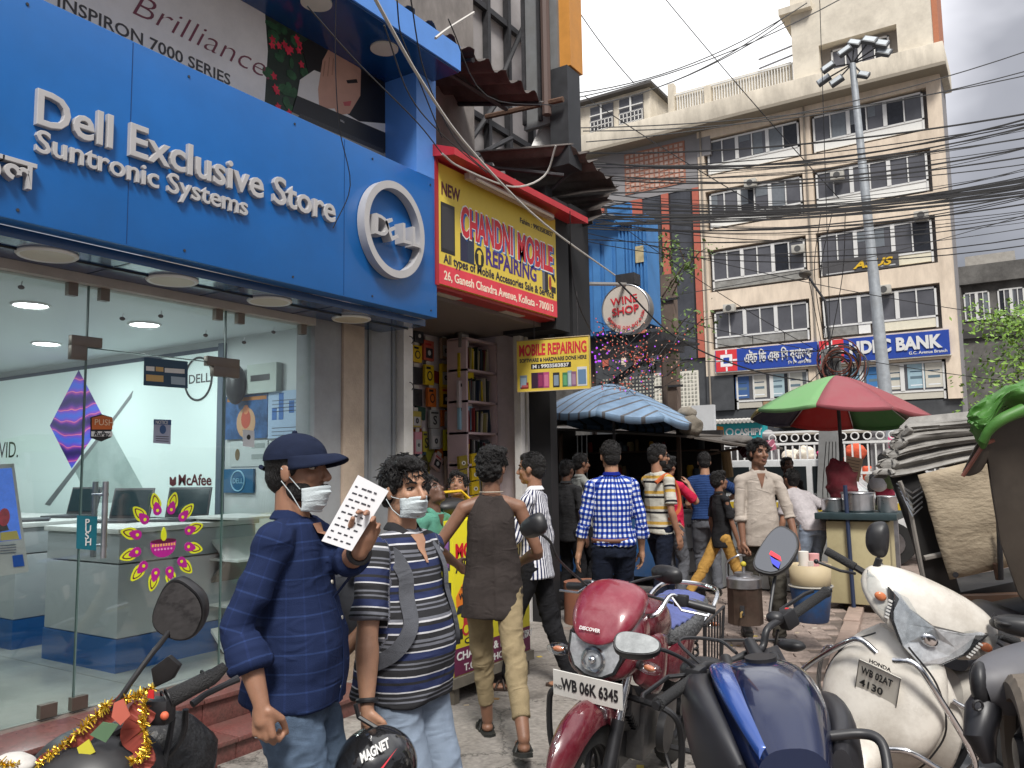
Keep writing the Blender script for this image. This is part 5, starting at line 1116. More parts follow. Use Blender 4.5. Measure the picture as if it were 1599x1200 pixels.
P.rect(wd*.2,hh*.43,wd*.55,hh*.10,BLACKM,1);P.text('M : 9903583837',wd*.22,hh*.445,hh*.095,WH,2,bold=.03,fit=wd*.5,name='print')
for k,(x_,w_,h2,c)in enumerate(((.04,.10,.26,'7a8a98'),(.05,.11,.12,'8c2020'),(.20,.09,.3,'2a1c30'),(.29,.08,.3,'6a2050'),(.37,.08,.3,'b04878'),(.50,.09,.28,'20242c'),(.63,.07,.27,'3c7850'),(.70,.06,.30,'88a0a8'),(.75,.07,.28,'805a78'),(.83,.13,.36,'c8ccd0'))):P.rect(wd*x_,hh*.06,wd*w_,hh*h2,cm(c),1+.1*k);P.rect(wd*(x_+.012),hh*.09,wd*(w_-.024),hh*(h2-.08),cm(('9ab0c0','c06060','301830','90305c','c87090','8090a0','60a070','b0c0c4','a08098','6080a0')[k]),2+.1*k)
P.done()
for q in(.25,.85):wire([o0+rt*wd*q+Z1*hh,o0+rt*wd*q+Z1*(hh+.45)],.004,DARKIRON,f'thin hanger wire at the {"left" if q < .5 else "right"} end of the small yellow repair board','wire','hanger wires of the repair board',name='hanger_wire')
# sooty house above the signs
oh=thing('old_house','sooty plaster house front above the yellow sign','building',(-5.2,6.2,3));MB().bb((-6.6,4.2,3.1),(-4.95,7.0,9)).build('wall',OLDP,oh);MB().bb((-6.6,7.0,4.6),(-5.25,9.6,9)).build('wall',mat('pale_panel',rgb('aca8a8'),r=.8,var=.08,dirt=.25),oh)
for y in(4.75,5.6):window_o=MB().bb((-4.95,y,6.4),(-4.93,y+.55,7.5)).build('window',cm('6b6258'),oh)
for y in(7.15,7.6,8.05,8.6,9.1):MB().bb((-5.24,y,4.6),(-5.16,y+.06,9)).build('steel_post',DARKIRON,oh)
for z in(5.6,7.0):MB().bb((-5.23,7.0,z),(-5.17,9.6,z+.07)).build('steel_beam',DARKIRON,oh)
for a_,b_ in(((-5.1,6.95,5.0),(-5.1,7.7,5.9)),((-5.1,7.6,5.9),(-5.1,8.3,7.1)),((-5.05,7.1,5.0),(-5.05,7.9,5.5))):MB().cyl(a_,b_,.03,n=6).build('brace',DARKIRON,oh)
MB().bb((-6.6,7.61,0),(-4.8,7.95,4.6)).build('wall',mat('dark_wall',(.02,.02,.022),r=.8,var=.3),oh)
def corrugated(name,p00,p10,p01,p11,n,lab,cat='awning',amp=.035,m=None,rag=0.0,th=.004,seed=0):
    """sheet from edge p00-p01 (inner) to p10-p11 (outer); ridges run inner to outer"""
    t=thing(name,lab,cat,V(p00));up=(V(p10)-V(p00)).cross(V(p01)-V(p00)).normalized();up=up if up.z>0 else-up;rw=random.Random(seed);rs=[];N=n*8
    for i in range(N+1):
        f=i/N;a=V(p00).lerp(V(p01),f);b=V(p10).lerp(V(p11),f);h_=up*amp*math.sin(2*PI*n*f);b=b+(b-a).normalized()*rag*rw.choice((0,.3,.8,-.4,0))*(i%8<4)
        rs.append([a+h_,a.lerp(b,.5)+h_+up*.01*rw.uniform(-1,1),b+h_,b+h_+up*th,a+h_+up*th])
    q=MB();q.rings(rs);q.build('tin_sheet',m or TIN,t,smooth=True);return t,up
t,up=corrugated('tin_awning',(-4.97,4.5,5.45),(-3.88,4.3,5.12),(-4.97,6.78,5.50),(-3.9,6.72,5.20),9,'upper corrugated tin awning above the blue canopy end',rag=.03)
for f in(.15,.5,.97):a_=V((-4.97,4.5,5.40)).lerp(V((-4.97,6.78,5.45)),f);b_=V((-3.9,4.3,5.07)).lerp(V((-3.9,6.72,5.15)),f);MB().cyl(a_,b_,.022,n=6).build('rafter',DARKIRON,t)
MB().cyl((-4.4,4.4,5.22),(-4.4,6.8,5.28),.025,n=6).build('purlin',DARKIRON,t)
pA,pB,pC,pD=aX(742,238,-4.62),aX(892,226,-3.92),aX(800,372,-4.9),aX(930,350,-3.95);pE=aX(963,290,-3.75)
t,up=corrugated('tin_awning',pA,pB,aX(830,300,-5.2),pE,5,'lower ragged tin awning sticking out past the yellow sign',rag=.10,seed=4)
t2,up=corrugated('tin_awning',aX(830,300,-5.2)+V((0,.02,0)),pE+V((0,.02,0)),aX(850,372,-5.0),aX(926,350,-3.85),3,'drooping end sheet of the lower tin awning by the black wall',rag=.12,seed=8)
for a_,b_ in((aX(760,255,-4.6),aX(880,268,-4.0)),(aX(820,330,-4.6),aX(905,250,-4.0)),(aX(800,350,-4.7),aX(935,320,-4.0))):MB().cyl(a_-Z1*.04,b_-Z1*.04,.02,n=6).build('rafter',DARKIRON,t)
# black cladding, billboard back, orange strip
bw=thing('black_hoarding','matt black clad wall between the yellow signs and the wine shop','wall',(-4.2,7.4,0));BKM=mat('black_cladding',(.012,.012,.014),r=.7,var=.3,ns=3)
MB().bb((-4.66,7.36,0),(-4.28,7.5,4.6)).build('panel',BKM,bw);MB().bb((-4.66,7.07,2.98),(-4.02,7.36,4.35)).build('panel',BKM,bw);MB().bb((-4.3,7.5,2.5),(-4.06,7.9,4.4)).build('panel',BKM,bw)
bb=thing('billboard_back','grey sheet billboard back with orange edge strip, high above the awning','billboard',(-4.3,7.5,5));SHT=mat('billboard_sheet',rgb('75787a'),r=.6,var=.12,dirt=.4)
MB().bb((-4.5,7.30,5.25),(-4.06,7.36,9)).build('sheet',SHT,bb);MB().bb((-4.06,7.34,5.85),(-3.93,7.62,9)).build('edge_strip',mat('strip_orange',rgb('c88a3c'),r=.5,var=.1),bb);MB().bb((-4.16,7.28,4.75),(-3.94,7.56,5.83)).build('end_box',mat('end_box_dark',(.03,.032,.036),r=.5,var=.3),bb)
MB().prism([aX(830,228,-4.4),aX(886,226,-4.1),aX(886,128,-4.1),aX(868,140,-4.3)],(.0,.02,0)).build('plastic_sheet',mat('plastic_sheet',rgb('a8a6a4'),r=.3,var=.35,ns=6,stretch=(1,1,.15)),bb)
MB().cyl((-4.15,7.2,5.3),(-4.15,7.2,9),.05,n=8).build('pipe',cm('5b4a44'),bb);MB().cyl((-4.9,7.15,5.45),(-3.95,7.2,5.42),.03,n=6).build('rail',RUST,bb)
for x in(-4.5,-4.3):MB().bb((x,7.27,5.3),(x+.04,7.30,9)).build('steel_post',DARKIRON,bb)

# ================================================================== stalls, parasols, poles, cables
DT=mat('dark_timber',rgb('4a3a2e'),r=.8,var=.3,ns=8,bump=.2)
def umbrella(lab,c,apex,rim,r,n,mats,tilt,polebase,sag=.06,val=.10,group=None,ph=0.0,cat='parasol'):
    t=thing('parasol',lab,cat,(c[0],c[1],polebase));Tm=Matrix.Translation((c[0],c[1],apex))@tilt.to_4x4()
    H_=apex-rim;K=7
    def pt(a,f,drop=0.0):
        z=-H_*(f**1.35);frac=(a-ph)%(2*PI/n)/(2*PI/n);e=math.sin(PI*frac)
        rr_=r*f*(1-.045*e*f);return Tm@V((math.cos(a)*rr_,math.sin(a)*rr_,z-sag*e*f*f*.5+.025*e*f*(1-f)-drop*(.8+.2*e)))
    for k in range(n):
        rs=[];J=6
        for i in range(K+1):
            rs.append([pt(ph+2*PI*(k+j/J*.9999)/n,max(.02,i/K))for j in range(J+1)])
        rs.append([pt(ph+2*PI*(k+j/J*.9999)/n,1.0,val)for j in range(J+1)])
        b=MB();b.rings(rs,False,False);o=b.build('canopy_panel',mats[k%len(mats)],t,smooth=True);md=o.modifiers.new('s','SOLIDIFY');md.thickness=.004;bake(o);o.data.polygons.foreach_set('use_smooth',[True]*len(o.data.polygons))
    for k in range(n):MB().tube([pt(ph+2*PI*k/n,f)-Z1*.018 for f in(.03,.35,.7,1.0)],.006,5).build('rib',STEEL,t)
    MB().cyl(Tm@V((0,0,.04)),V((c[0]+.02,c[1],polebase)),.022,n=8).build('pole',DARKIRON,t,smooth=True)
    return t
def striped_cloth(name,c1,c2,sc,ax=(1,0,0),th=.86):
    x=mat(name,c1,r=.6,var=.15,ns=5,dirt=.35,dcol=(.08,.08,.09),dn=3);t=x.node_tree;n=t.nodes;b=n['Principled BSDF'];src=b.inputs['Base Color'].links[0].from_socket
    tcn=n.new('ShaderNodeTexCoord');dp=n.new('ShaderNodeVectorMath');dp.operation='DOT_PRODUCT';dp.inputs[1].default_value=ax;t.links.new(tcn.outputs['Object'],dp.inputs[0]);m_=n.new('ShaderNodeMath');m_.operation='MULTIPLY_ADD';m_.inputs[1].default_value=sc;m_.inputs[2].default_value=20;t.links.new(dp.outputs['Value'],m_.inputs[0])
    f=n.new('ShaderNodeMath');f.operation='FRACT';t.links.new(m_.outputs[0],f.inputs[0]);g_=n.new('ShaderNodeMath');g_.operation='GREATER_THAN';g_.inputs[1].default_value=th;t.links.new(f.outputs[0],g_.inputs[0])
    mi=n.new('ShaderNodeMix');mi.data_type='RGBA';t.links.new(g_.outputs[0],mi.inputs['Factor']);t.links.new(src,mi.inputs[6]);mi.inputs[7].default_value=(*c2,1);t.links.new(mi.outputs[2],b.inputs['Base Color']);return x
B1=striped_cloth('parasol_blue_stripe',rgb('7f9bb8'),rgb('5b5c60'),7,(.95,-.3,0),.8)
umbrella('big faded blue parasol with grey stripes over the tea stall',(-4.98,10.3),2.74,2.26,1.16,8,[B1],Matrix.Rotation(R(4),3,'Y')@Matrix.Rotation(R(-3),3,'X'),.0,ph=.3,sag=.10,val=.09)
def fcl(h):return mat('parasol_'+h,rgb(h),r=.75,var=.12,ns=4,dirt=.35,dcol=(.12,.11,.10),dn=4)
cols2=['8a7d78','4f8a52','b8262a','22223c','b0a268','6fa068','904850','8c4248']
umbrella('patchwork parasol with green and red panels over the food cart',(-2.06,10.55),2.66,2.16,1.04,8,[fcl(h)for h in cols2],Matrix.Rotation(R(-5),3,'X')@Matrix.Rotation(R(2),3,'Y'),.0,ph=R(0),sag=.06,val=.05)
# tea stall under the blue parasol
ts=thing('tea_stall','dark timber tea stall with blue metal counter under the blue parasol','stall',(-5.0,10.6,0));BMET=mat('stall_blue',rgb('1f4f80'),r=.5,var=.15,dirt=.4,dn=2)
MB().bb((-6.1,10.25,.12),(-4.25,10.9,1.02)).build('counter',BMET,ts,bev=.01);MB().bb((-6.15,10.2,1.025),(-4.2,10.95,1.06)).build('counter_top',cm('2b2a2c'),ts)
for x in(-5.5,-4.85):MB().bb((x,10.244,.15),(x+.012,10.249,1.0)).build('panel_joint',BLACKM,ts)
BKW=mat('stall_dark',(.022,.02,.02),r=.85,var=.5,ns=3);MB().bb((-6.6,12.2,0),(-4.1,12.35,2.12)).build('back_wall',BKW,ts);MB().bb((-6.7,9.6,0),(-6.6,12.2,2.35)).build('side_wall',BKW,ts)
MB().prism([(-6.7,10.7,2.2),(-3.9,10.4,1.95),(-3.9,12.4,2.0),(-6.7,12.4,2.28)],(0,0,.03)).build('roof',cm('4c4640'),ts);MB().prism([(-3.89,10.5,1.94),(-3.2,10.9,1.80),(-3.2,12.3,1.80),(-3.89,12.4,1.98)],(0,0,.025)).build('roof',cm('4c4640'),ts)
for x in(-6.2,-4.3):MB().bb((x,10.9,0),(x+.05,10.95,2.1)).build('post',DT,ts)
rr=random.Random(5)
for z in(1.4,1.8):MB().bb((-6.4,11.7,z),(-4.1,12.1,z+.02)).build('shelf',DT,ts)
for k in range(34):
    z=(1.063,1.42,1.82)[k%3];x=rr.uniform(-6.0,-4.3)if k%3==0 else rr.uniform(-6.3,-4.2);y=rr.uniform(10.4,10.8)if k%3==0 else rr.uniform(11.8,12.0);r_=rr.uniform(.03,.06);h_=rr.uniform(.08,.2)
    MB().tube([(x,y,z),(x,y,z+h_*.8),(x,y,z+h_)],[r_,r_,r_*.7],10).build('jar',cm(rr.choice(('6a5a3a','8a2c22','39424a','a89a70','50606a','b89020'))),None,f'jar number {k + 1} of those standing in the shade of the tea stall' if False else 'small jar standing in the shade of the tea stall','jar','jars in the tea stall',smooth=True)
relabel('jars in the tea stall',lambda o:int(o.location.z>1.2)+int(o.location.z>1.6),lambda r_,i:f'small jar in the tea stall, {nth(i)} from the left on the {("counter", "lower shelf", "upper shelf")[r_]}')
o=MB().bb((-5.62,10.3,1.06),(-5.35,10.55,1.38)).build('crate',cm('6d5240'),None,'brown carton box on the tea stall counter below the dangling tools','box')
t=thing('hanging_ladles','pale ladles hanging in the dark tea stall above the carton','ladle',(-5.5,10.4,1.5))
for x in(-5.62,-5.55,-5.47):MB().cyl((x,10.42,1.42),(x+.01,10.42,2.05),.008,n=6).build('handle',cm('9aa0a0'),t)
def sack(c,r_,lab,col,sd=0):
    b=MB();b.ell(c,r_,nu=40,nv=28);o=b.build('sack',mat('sack_'+col,rgb(col),r=.85,var=.25,ns=6,dirt=.4,bump=.4,bs=20),None,lab,'sack',smooth=True);me=o.data
    for v in me.vertices:p=np.array([v.co[:]]);d=(1-2*abs(vnoise(p,7,sd)[0]))*.12+fbm(p,12,3,sd)[0]*.10;v.co.x*=1+d;v.co.y*=1+d;v.co.z*=1+d*.7
    return o
sack((-3.98,10.62,2.10),(.15,.18,.15),'crumpled beige sack at the right rim of the blue parasol','6e675c',1);sack((-3.58,11.3,1.92),(.22,.2,.08),'grey crumpled bundle on the low roof beside the teal shop sign','63605e',2);sack((-4.10,10.80,2.30),(.12,.15,.10),'small pale bundle on top of the beige sack','867f74',3)
MB().bb((-5.60,15,2.02),(-5.15,15.1,2.72)).build('white_board',cm('c4c6c8'),None,'blank whitish board standing behind the grey bundle','board')
t=thing('striped_awning','small maroon striped cloth awning beyond the steel counters','awning',(-3.1,12.4,1.7));MB().prism([aD(1150,700,12),aD(1208,688,12),aD(1212,702,11.5),aD(1160,716,11.5)],(0,.02,.02)).build('cloth',striped_cloth('maroon_cloth',rgb('7c2440'),rgb('b89098'),9,(1,0,0),.8),t)
MB().cyl(aD(1095,712,12),aD(1210,690,12),.02,n=6).build('pole',DT,t)
o=MB().cyl(aD(1133,705,11.8),aD(1138,745,11.8),.07,n=10).build('cloth_bundle',cm('93784f'),None,'tan rolled cloth hanging on a post beside the railing','cloth roll')
# steel counters
def steel_counter(x,y,w,lab,rz=0):
    t=thing('steel_counter',lab,'counter',(x,y,0),rz);q=MB(WM[t]);q.box((0,0,.51),(w,.5,.96));q.build('cabinet',mat('counter_steel',rgb('9a9ea0'),r=.4,m=.25,var=.12,dirt=.25),t,bev=.02)
    q=MB(WM[t]);q.box((0,0,1.005),(w+.04,.54,.03));q.build('top',STEEL,t)
    n_=max(1,int(w/.3))
    for i in range(n_):
        for z in(.2,.5,.8):text('union',.085,.002,BLACKM,WM[t]@V((-w/2+.08+i*.33,-.252,z)),WM[t].to_3x3()@X1,Z1,t,name='print',bold=.01)
    for px_ in(-.02,):pass
    return t
steel_counter(-3.74,10.35,.42,'grey steel counter where the customer in pink leans',R(-4));steel_counter(-3.02,10.7,.9,'wide grey steel counter half hidden behind the boy',R(-4))
for k,(x,y,c,lab)in enumerate(((-3.85,10.3,'8a5a40','brown jar on the steel counter by the pink shirt'),(-3.68,10.35,'a89878','beige jar on the steel counter next to the brown one'),(-3.2,10.6,'c02c4c','magenta bottle on the wide steel counter'),(-3.05,10.65,'d05060','red squat jar on the wide steel counter'))):
    MB().tube([(x,y,1.022),(x,y,1.16),(x,y,1.2)],[.05,.05,.03],12).build('jar',cm(c),None,lab,'jar',smooth=True)
# food cart under the patchwork parasol
fc=thing('food_cart','cream food cart with dark top under the patchwork parasol','cart',(-1.75,9.75,0));CRC=mat('cart_cream',rgb('b8ae88'),r=.6,var=.1,dirt=.5,dn=3,dcol=rgb('5a4a34'))
MB().bb((-2.05,9.5,.08),(-1.42,10.1,.96)).build('body',CRC,fc,bev=.01);MB().bb((-2.15,9.42,.98),(-1.32,10.18,1.05)).build('top',mat('cart_top',rgb('2c3c40'),r=.4,var=.2),fc,bev=.01)
MB().cyl((-1.80,9.46,0),(-1.82,9.46,1.35),.022,n=8).build('post',cm('22304c'),fc);MB().bb((-1.36,9.46,0),(-1.32,9.5,1.0)).build('post',STEEL,fc)
PT=mat('pot_steel',(.55,.55,.56),r=.28,m=.9,var=.15)
for x,r_,h_,lab in((-2.02,.12,.14,'left steel pot on the food cart'),(-1.75,.17,.21,'largest steel pot in the middle of the food cart'),(-1.45,.10,.17,'small steel pot at the right end of the food cart')):
    t=thing('cooking_pot',lab,'pot',(x,9.75,1.05));MB().tube([(x,9.75,1.052),(x,9.75,1.07),(x,9.75,1.05+h_-.01),(x,9.75,1.05+h_)],[r_*.9,r_,r_,r_*1.05],24).build('pot',PT,t,smooth=True);MB().torus((x,9.75,1.05+h_),Z1,r_*1.03,.008,24,6).build('rim',PT,t,smooth=True)
t=thing('cardboard_sign','handwritten brown cardboard notice hanging over the pots','notice',aD(1333,768,9.9));q_=[aD(1322,712,9.9),aD(1348,717,9.9),aD(1341,753,9.9),aD(1317,747,9.9)];MB().prism(q_,(0,.006,0)).build('board',cm('a08a70'),t)
for k in range(6):a_=q_[0].lerp(q_[3],.15+k*.13).lerp(q_[1].lerp(q_[2],.15+k*.13),.1);c_=q_[0].lerp(q_[3],.15+k*.13).lerp(q_[1].lerp(q_[2],.15+k*.13),.85);MB().tube([a_-Y1*.003,c_-Y1*.003],.004,4).build('print',cm('4a3a30'),t)
sack((-2.0,10.2,1.35),(.17,.12,.27),'dark red cloth bag hanging at the left of the notice','6a1c28',5)
for k,(px,py,c,lab)in enumerate(((1390,745,'687c58','green plastic bag of bread leaning on the cart'),(1372,757,'c8ccd0','white packet propped beside the green bag'),(1382,770,'c23a5c','pink printed carton by the pots'),(1412,728,'a89048','yellow cloth behind the food cart'))):sack(aD(px,py,10.0+k*.05),(.10,.08,.15 if k==0 else .09),lab,c,7+k)
# wine shop disc sign, bracket, blue cabin
ws=thing('wine_shop_sign','round WINE SHOP sign on a bracket in front of the blue cabin','sign',(-4.6,10,3.7));wc=aY(977,483,10.0);nw=V((.12,-1,-.06)).normalized();ru=V((0,0,1));rx=nw.cross(ru)*-1;rx=ru.cross(nw)*1.0;rx.normalize();ru2=nw.cross(rx).normalized()
rd=.335;MB().disc(wc+nw*-.20,nw,rd,.20,40).build('case',mat('case_metal',rgb('8a8884'),r=.35,m=.6,var=.2),ws,smooth=True);MB().disc(wc,nw,rd-.012,.012,40).build('face',mat('sign_cream',rgb('cfc6bc'),r=.4,var=.04),ws)
MB().torus(wc+nw*.006,nw,rd-.005,.012,40,8).build('rim',STEEL,ws,smooth=True)
rx=X1*.99+Y1*.11;rx.normalize()
ro=R(5);rxx=rx*math.cos(ro)+Z1*math.sin(ro);uu=Z1*math.cos(ro)-rx*math.sin(ro)
for s_,v_,w_ in(('WINE',.075,.38),('SHOP',-.065,.38)):text(s_,.145,.006,RD,wc+nw*.018-rxx*.19+uu*v_,rxx,uu,ws,name='sign_letters',bold=.015,fit=w_)
arc='CHATTERJEE DUDH BHOY & SON';arc='BUTTONJEE DUBA BHOY & SON'
for k,ch in enumerate(arc):
    if ch==' ':continue
    a_=R(200+140*k/(len(arc)-1));p_=wc+nw*.014+(rxx*math.cos(a_)+uu*math.sin(a_))*.275;tg=rxx*-math.sin(a_)+uu*math.cos(a_);text(ch,.055,.004,RD,p_-tg*.015,tg,-(rxx*math.cos(a_)+uu*math.sin(a_)),ws,name='sign_letters',bold=.02)
MB().cyl(aD(860,443,9),wc+V((0,.1,.36)),.025,n=6).build('bracket',cm('8e8a86'),ws);MB().bb(wc+V((-.14,.0,.335)),wc+V((.14,.2,.49))).build('bracket_box',DARKIRON,ws)
bc=thing('tin_cabin','bright blue corrugated tin cabin raised behind the round sign','cabin',(-5.6,12,3.6));BLT=mat('tin_blue',rgb('4a88c8'),r=.5,var=.12,dirt=.25,dn=3,dcol=rgb('2a4a70'))
MB().bb((-6.6,12.0,3.75),(-5.62,12.5,5.72)).build('cabin_body',BLT,bc);MB().bb((-5.62,12.0,3.85),(-5.12,12.5,5.65)).build('cabin_body',BLT,bc)
for k in range(8):MB().bb((-5.60+k*.062,11.97,3.9),(-5.57+k*.062,11.995,5.6)).build('rib',BLT,bc)
for k in range(4):MB().bb((-6.3+k*.22,11.965,3.8),(-6.16+k*.22,11.99,5.3)).build('rib',BLT,bc)
MB().bb((-5.30,11.955,4.85),(-5.16,11.968,5.12)).build('notice',cm('c8b890'),bc);MB().prism([(-6.7,11.7,5.75),(-5.6,11.6,5.62),(-5.6,13,5.8),(-6.7,13,5.95)],(0,0,.02)).build('roof',cm('b0b4b8'),bc);MB().bb((-5.75,11.9,5.5),(-5.35,12.0,5.85)).build('top_box',BLT,bc)
MB().bb((-6.6,12.2,3.5),(-5.0,13.2,3.74)).build('deck',DARKIRON,bc);MB().prism([(-6.4,11.2,3.3),(-4.4,10.9,3.38),(-4.3,12,3.42),(-6.4,12,3.45)],(0,0,.03)).build('deck',DARKIRON,bc)
for x in(-6.4,-5.1):MB().cyl((x,12.5,0),(x,12.5,3.6),.05,n=8).build('post',cm('5d5048'),bc)
up_=thing('utility_pole','rusty square utility pole behind the blue parasol with climbing twigs','pole',(-5.55,14,0));MB().bb((-5.72,14,0),(-5.48,14.2,5.1)).build('pole',mat('pole_brown',rgb('6e5e54'),r=.8,var=.3,ns=2,dirt=.4),up_)
for z in(3.0,3.7,4.6):MB().bb((-5.9,13.96,z),(-5.35,13.99,z+.04)).build('cross_arm',DARKIRON,up_)
for a_,b_ in((aD(880,655,13),aD(1010,560,13)),(aD(905,655,13),aD(940,600,13))):MB().cyl(a_,b_,.05,n=6).build('strut',DARKIRON,up_)
LEAF=mat('leaf_green',(.10,.17,.03),r=.55,var=.5,ns=6);LEAFB=mat('leaf_bright',(.17,.30,.035),r=.5,var=.35,ns=5)
def leaves(mb,c,r_,n,s_,rr):
    c=V(c)
    for _ in range(n):
        p=c+V([rr.gauss(0,1)*q for q in r_]);a=V((rr.uniform(-1,1),rr.uniform(-1,1),rr.uniform(-1,.6))).normalized();b=a.orthogonal().normalized();ll=s_*rr.uniform(.6,1.3)
        mb.quad(p,p+a*ll*.5+b*ll*.25,p+a*ll,p+a*ll*.5-b*ll*.25)
rr=random.Random(11)
tw_=thing('climbing_shrub','sparse leafy twigs growing up beside the utility pole','shrub',(-5.3,14.3,2));b=MB();bl=MB()
for k in range(16):
    p=V(aD(rr.uniform(1015,1075),rr.uniform(400,640),14));q=p+V((rr.uniform(-.5,.6),0,rr.uniform(.2,.8)));b.tube([p,p.lerp(q,.5)+V((.05,0,.1)),q],[.014,.01,.004],4)
    for f in(.3,.6,1):leaves(bl,p.lerp(q,f),(.12,.12,.10),13,.085,rr)
b.build('stem',DT,tw_,kind='stuff');bl.build('foliage',LEAF,tw_,kind='stuff')
# fairy lights
fl_=thing('fairy_lights','tangle of red and purple fairy lights strung below the round sign','string lights',(-4.8,10.5,2.9));b=MB();bulbs=[MB(),MB(),MB()]
for k in range(26):
    a_=V(aD(rr.uniform(915,960),rr.uniform(500,600),rr.uniform(9.5,11)));c_=V(aD(rr.uniform(1000,1085),rr.uniform(500,590),rr.uniform(10,11.5)));pts=[a_.lerp(c_,i/10)-Z1*(rr.uniform(.1,.3)*4*(i/10)*(1-i/10))+V([rr.gauss(0,.02)]*3)for i in range(11)];b.tube(pts,.004,3)
    for p in pts:
        for _ in range(1):q=p+V([rr.gauss(0,.04)for _ in range(3)]);bulbs[2 if rr.random()<.12 else(0 if rr.random()<.6 else 1)].ell(q,.010,nu=5,nv=3)
for k in range(14):bulbs[2].ell(aD(rr.uniform(905,950),rr.uniform(520,570),10),.014,nu=5,nv=3)
b.build('string',DARKIRON,fl_,kind='stuff')
for q,(c,e_)in zip(bulbs,(((.6,.10,.06),.15),((.6,.35,.25),.15),((.35,.06,.7),.6))):q.build('bulbs',mat('bulb_%d'%int(c[1]*100),c,r=.3,emit=e_,var=0),fl_,kind='stuff')
# flood light mast, street lamp pole with cable coil
mt=thing('light_mast','tall steel mast carrying a ring of floodlights before the bank','lamp mast',(-3.7,26,0));mtop=aY(1331,100,26);mbase=V((mtop.x+.55,26,0));mbase=V(aY(1381,600,26));mbase=V((mbase.x+(mbase.x-mtop.x)*mbase.z/(mtop.z-mbase.z),26,0))
MST=mat('mast_galvanised',rgb('a7adb2'),r=.45,m=.3,var=.15,dirt=.3)
for f0,f1,r0,r1 in((0,.3,.21,.185),(.3,.53,.18,.155),(.53,.78,.145,.125),(.78,1,.115,.095)):MB().cyl(mbase.lerp(mtop,f0),mbase.lerp(mtop,f1),r0,r1,16).build('mast_section',MST,mt,smooth=True)
for dx,dz,sz in((-.65,-.05,1),(-.85,-.3,1),(-.45,-.5,1),(-.15,.35,1),(.55,.5,1),(.85,.35,1),(.9,.1,1),(.3,-.45,.8),(.1,.6,.9)):
    c_=mtop+V((dx,rr.uniform(-.5,.1),dz));MB().cyl(mtop,c_,.025,n=5).build('bracket',DARKIRON,mt);m_=Matrix.Rotation(R(25)*(1 if dx>0 else-1),3,'Y')@Matrix.Rotation(R(-35),3,'X')
    MB().box(c_,(.42*sz,.12,.30*sz),mtx=m_).build('floodlight',mat('flood_case',(.08,.085,.09),r=.4),mt,bev=.02);MB().box(c_+m_@V((0,-.065,0)),(.34*sz,.01,.22*sz),mtx=m_).build('floodlight_glass',cm('b6bcc0',r=.15),mt)
cp=thing('concrete_pole','leaning concrete pole topped by a coil of cables and a street lamp arm','pole',(-3,14,0));c1=aY(1296,545,14);c0=V((c1.x-.25,14,0))
MB().prism([c0+V((-.16,0,0)),c0+V((.16,0,0)),c1+V((.14,0,0)),c1+V((-.14,0,0))],(0,.2,0)).build('pole',mat('pole_concrete',rgb('8d8f8f'),r=.8,var=.15,dirt=.3),cp)
for k in range(16):
    r_=rr.uniform(.14,.40);cc=c1+V((rr.uniform(.1,.22),-.05+rr.uniform(-.1,.1),-.28+rr.uniform(-.1,.1)));MB().torus(cc,V((rr.uniform(-.2,.2),-1,rr.uniform(-.2,.2))),r_,.012,22,4).build('cable_loop',mat('loop_rust',rgb('6b3a2c'),r=.6)if k%3==0 else BLACKM,cp,smooth=True)
arm=[aY(*q,14)for q in((1303,600),(1296,540),(1288,470),(1262,432))];MB().tube(arm,.022,6).build('lamp_arm',DARKIRON,cp,smooth=True);MB().ell(aY(1257,428,14),(.10,.18,.07),nu=16,nv=10).build('lamp_head',cm('5f5a52'),cp,smooth=True)
# kiosk sign, railing
kz=thing('kiosk','teal CASHIFY kiosk sign under a little tin roof','kiosk',(-6.3,20,0));MB().bb((-7.0,20,2.13),(-5.63,20.3,2.6)).build('sign_board',mat('teal_sign',rgb('1fa0a8'),r=.4,var=.05),kz)
b=MB();
for k in range(15):b.cyl((-7.05+k*.1,19.8,2.63),(-7.05+k*.1,20.5,2.70),.05,n=6)
b.build('roof',cm('b0aca6'),kz,kind='stuff');text('CASHIFY',.22,.02,WINF,(-6.35,19.998,2.30),X1,Z1,kz,name='sign_letters',bold=.04,fit=.68);MB().torus((-6.48,19.99,2.38),Y1,.085,.02,20,6).build('ring_logo',WINF,kz)
P=Panel((0,19.998,0),X1,Z1,kz);P.poly([(-6.9,2.2),(-6.7,2.2),(-6.7,2.5),(-6.85,2.45)],cm('4c2c88'),1);P.poly([(-6.8,2.32),(-6.62,2.3),(-6.64,2.52),(-6.8,2.55)],cm('e08a28'),1.5);P.rect(-6.6,2.16,.3,.035,WINF,1);P.rect(-6.2,2.16,.45,.035,WINF,1);P.done();MB().bb((-6.95,20.02,0),(-5.68,20.3,2.12)).build('body',BKW,kz)
rl=thing('railing','white ornamental iron railing across the road','railing',(-5,18,0))
b=MB()
for z in(.95,1.35,1.98):MB().bb((-8.2,18,z),(-1.2,18.05,z+.05)).build('rail',WINF,rl)
for k in range(47):MB().bb((-8.1+k*.15,18.01,.2),(-8.07+k*.15,18.04,2.0)).build('baluster',WINF,rl)
for k in range(16):
    x=-4.9+k*.24;MB().torus((x,18.0,2.13),Y1,.075,.015,14,5).build('ring',WINF,rl)
MB().bb((-5.1,18,2.24),(-1.2,18.05,2.28)).build('rail',WINF,rl)
for x in(-5.2,-2.95):MB().bb((x,18.1,0),(x+.3,18.4,2.1)).build('post',GYR,rl);MB().ell((x+.15,18.25,2.2),.14).build('finial',GYR,rl,smooth=True)
for k in range(22):
    sack((-5+k*.2,rr.uniform(18.6,19.4),rr.uniform(1.2,1.95)),(.2,.12,.2),f'bundle of bright goods behind the railing, {nth(k)} from the left',rr.choice(('c83c78','c8b8a8','3888a0','d05838','d8d0c0')),k)['group']='goods hung along the railing'
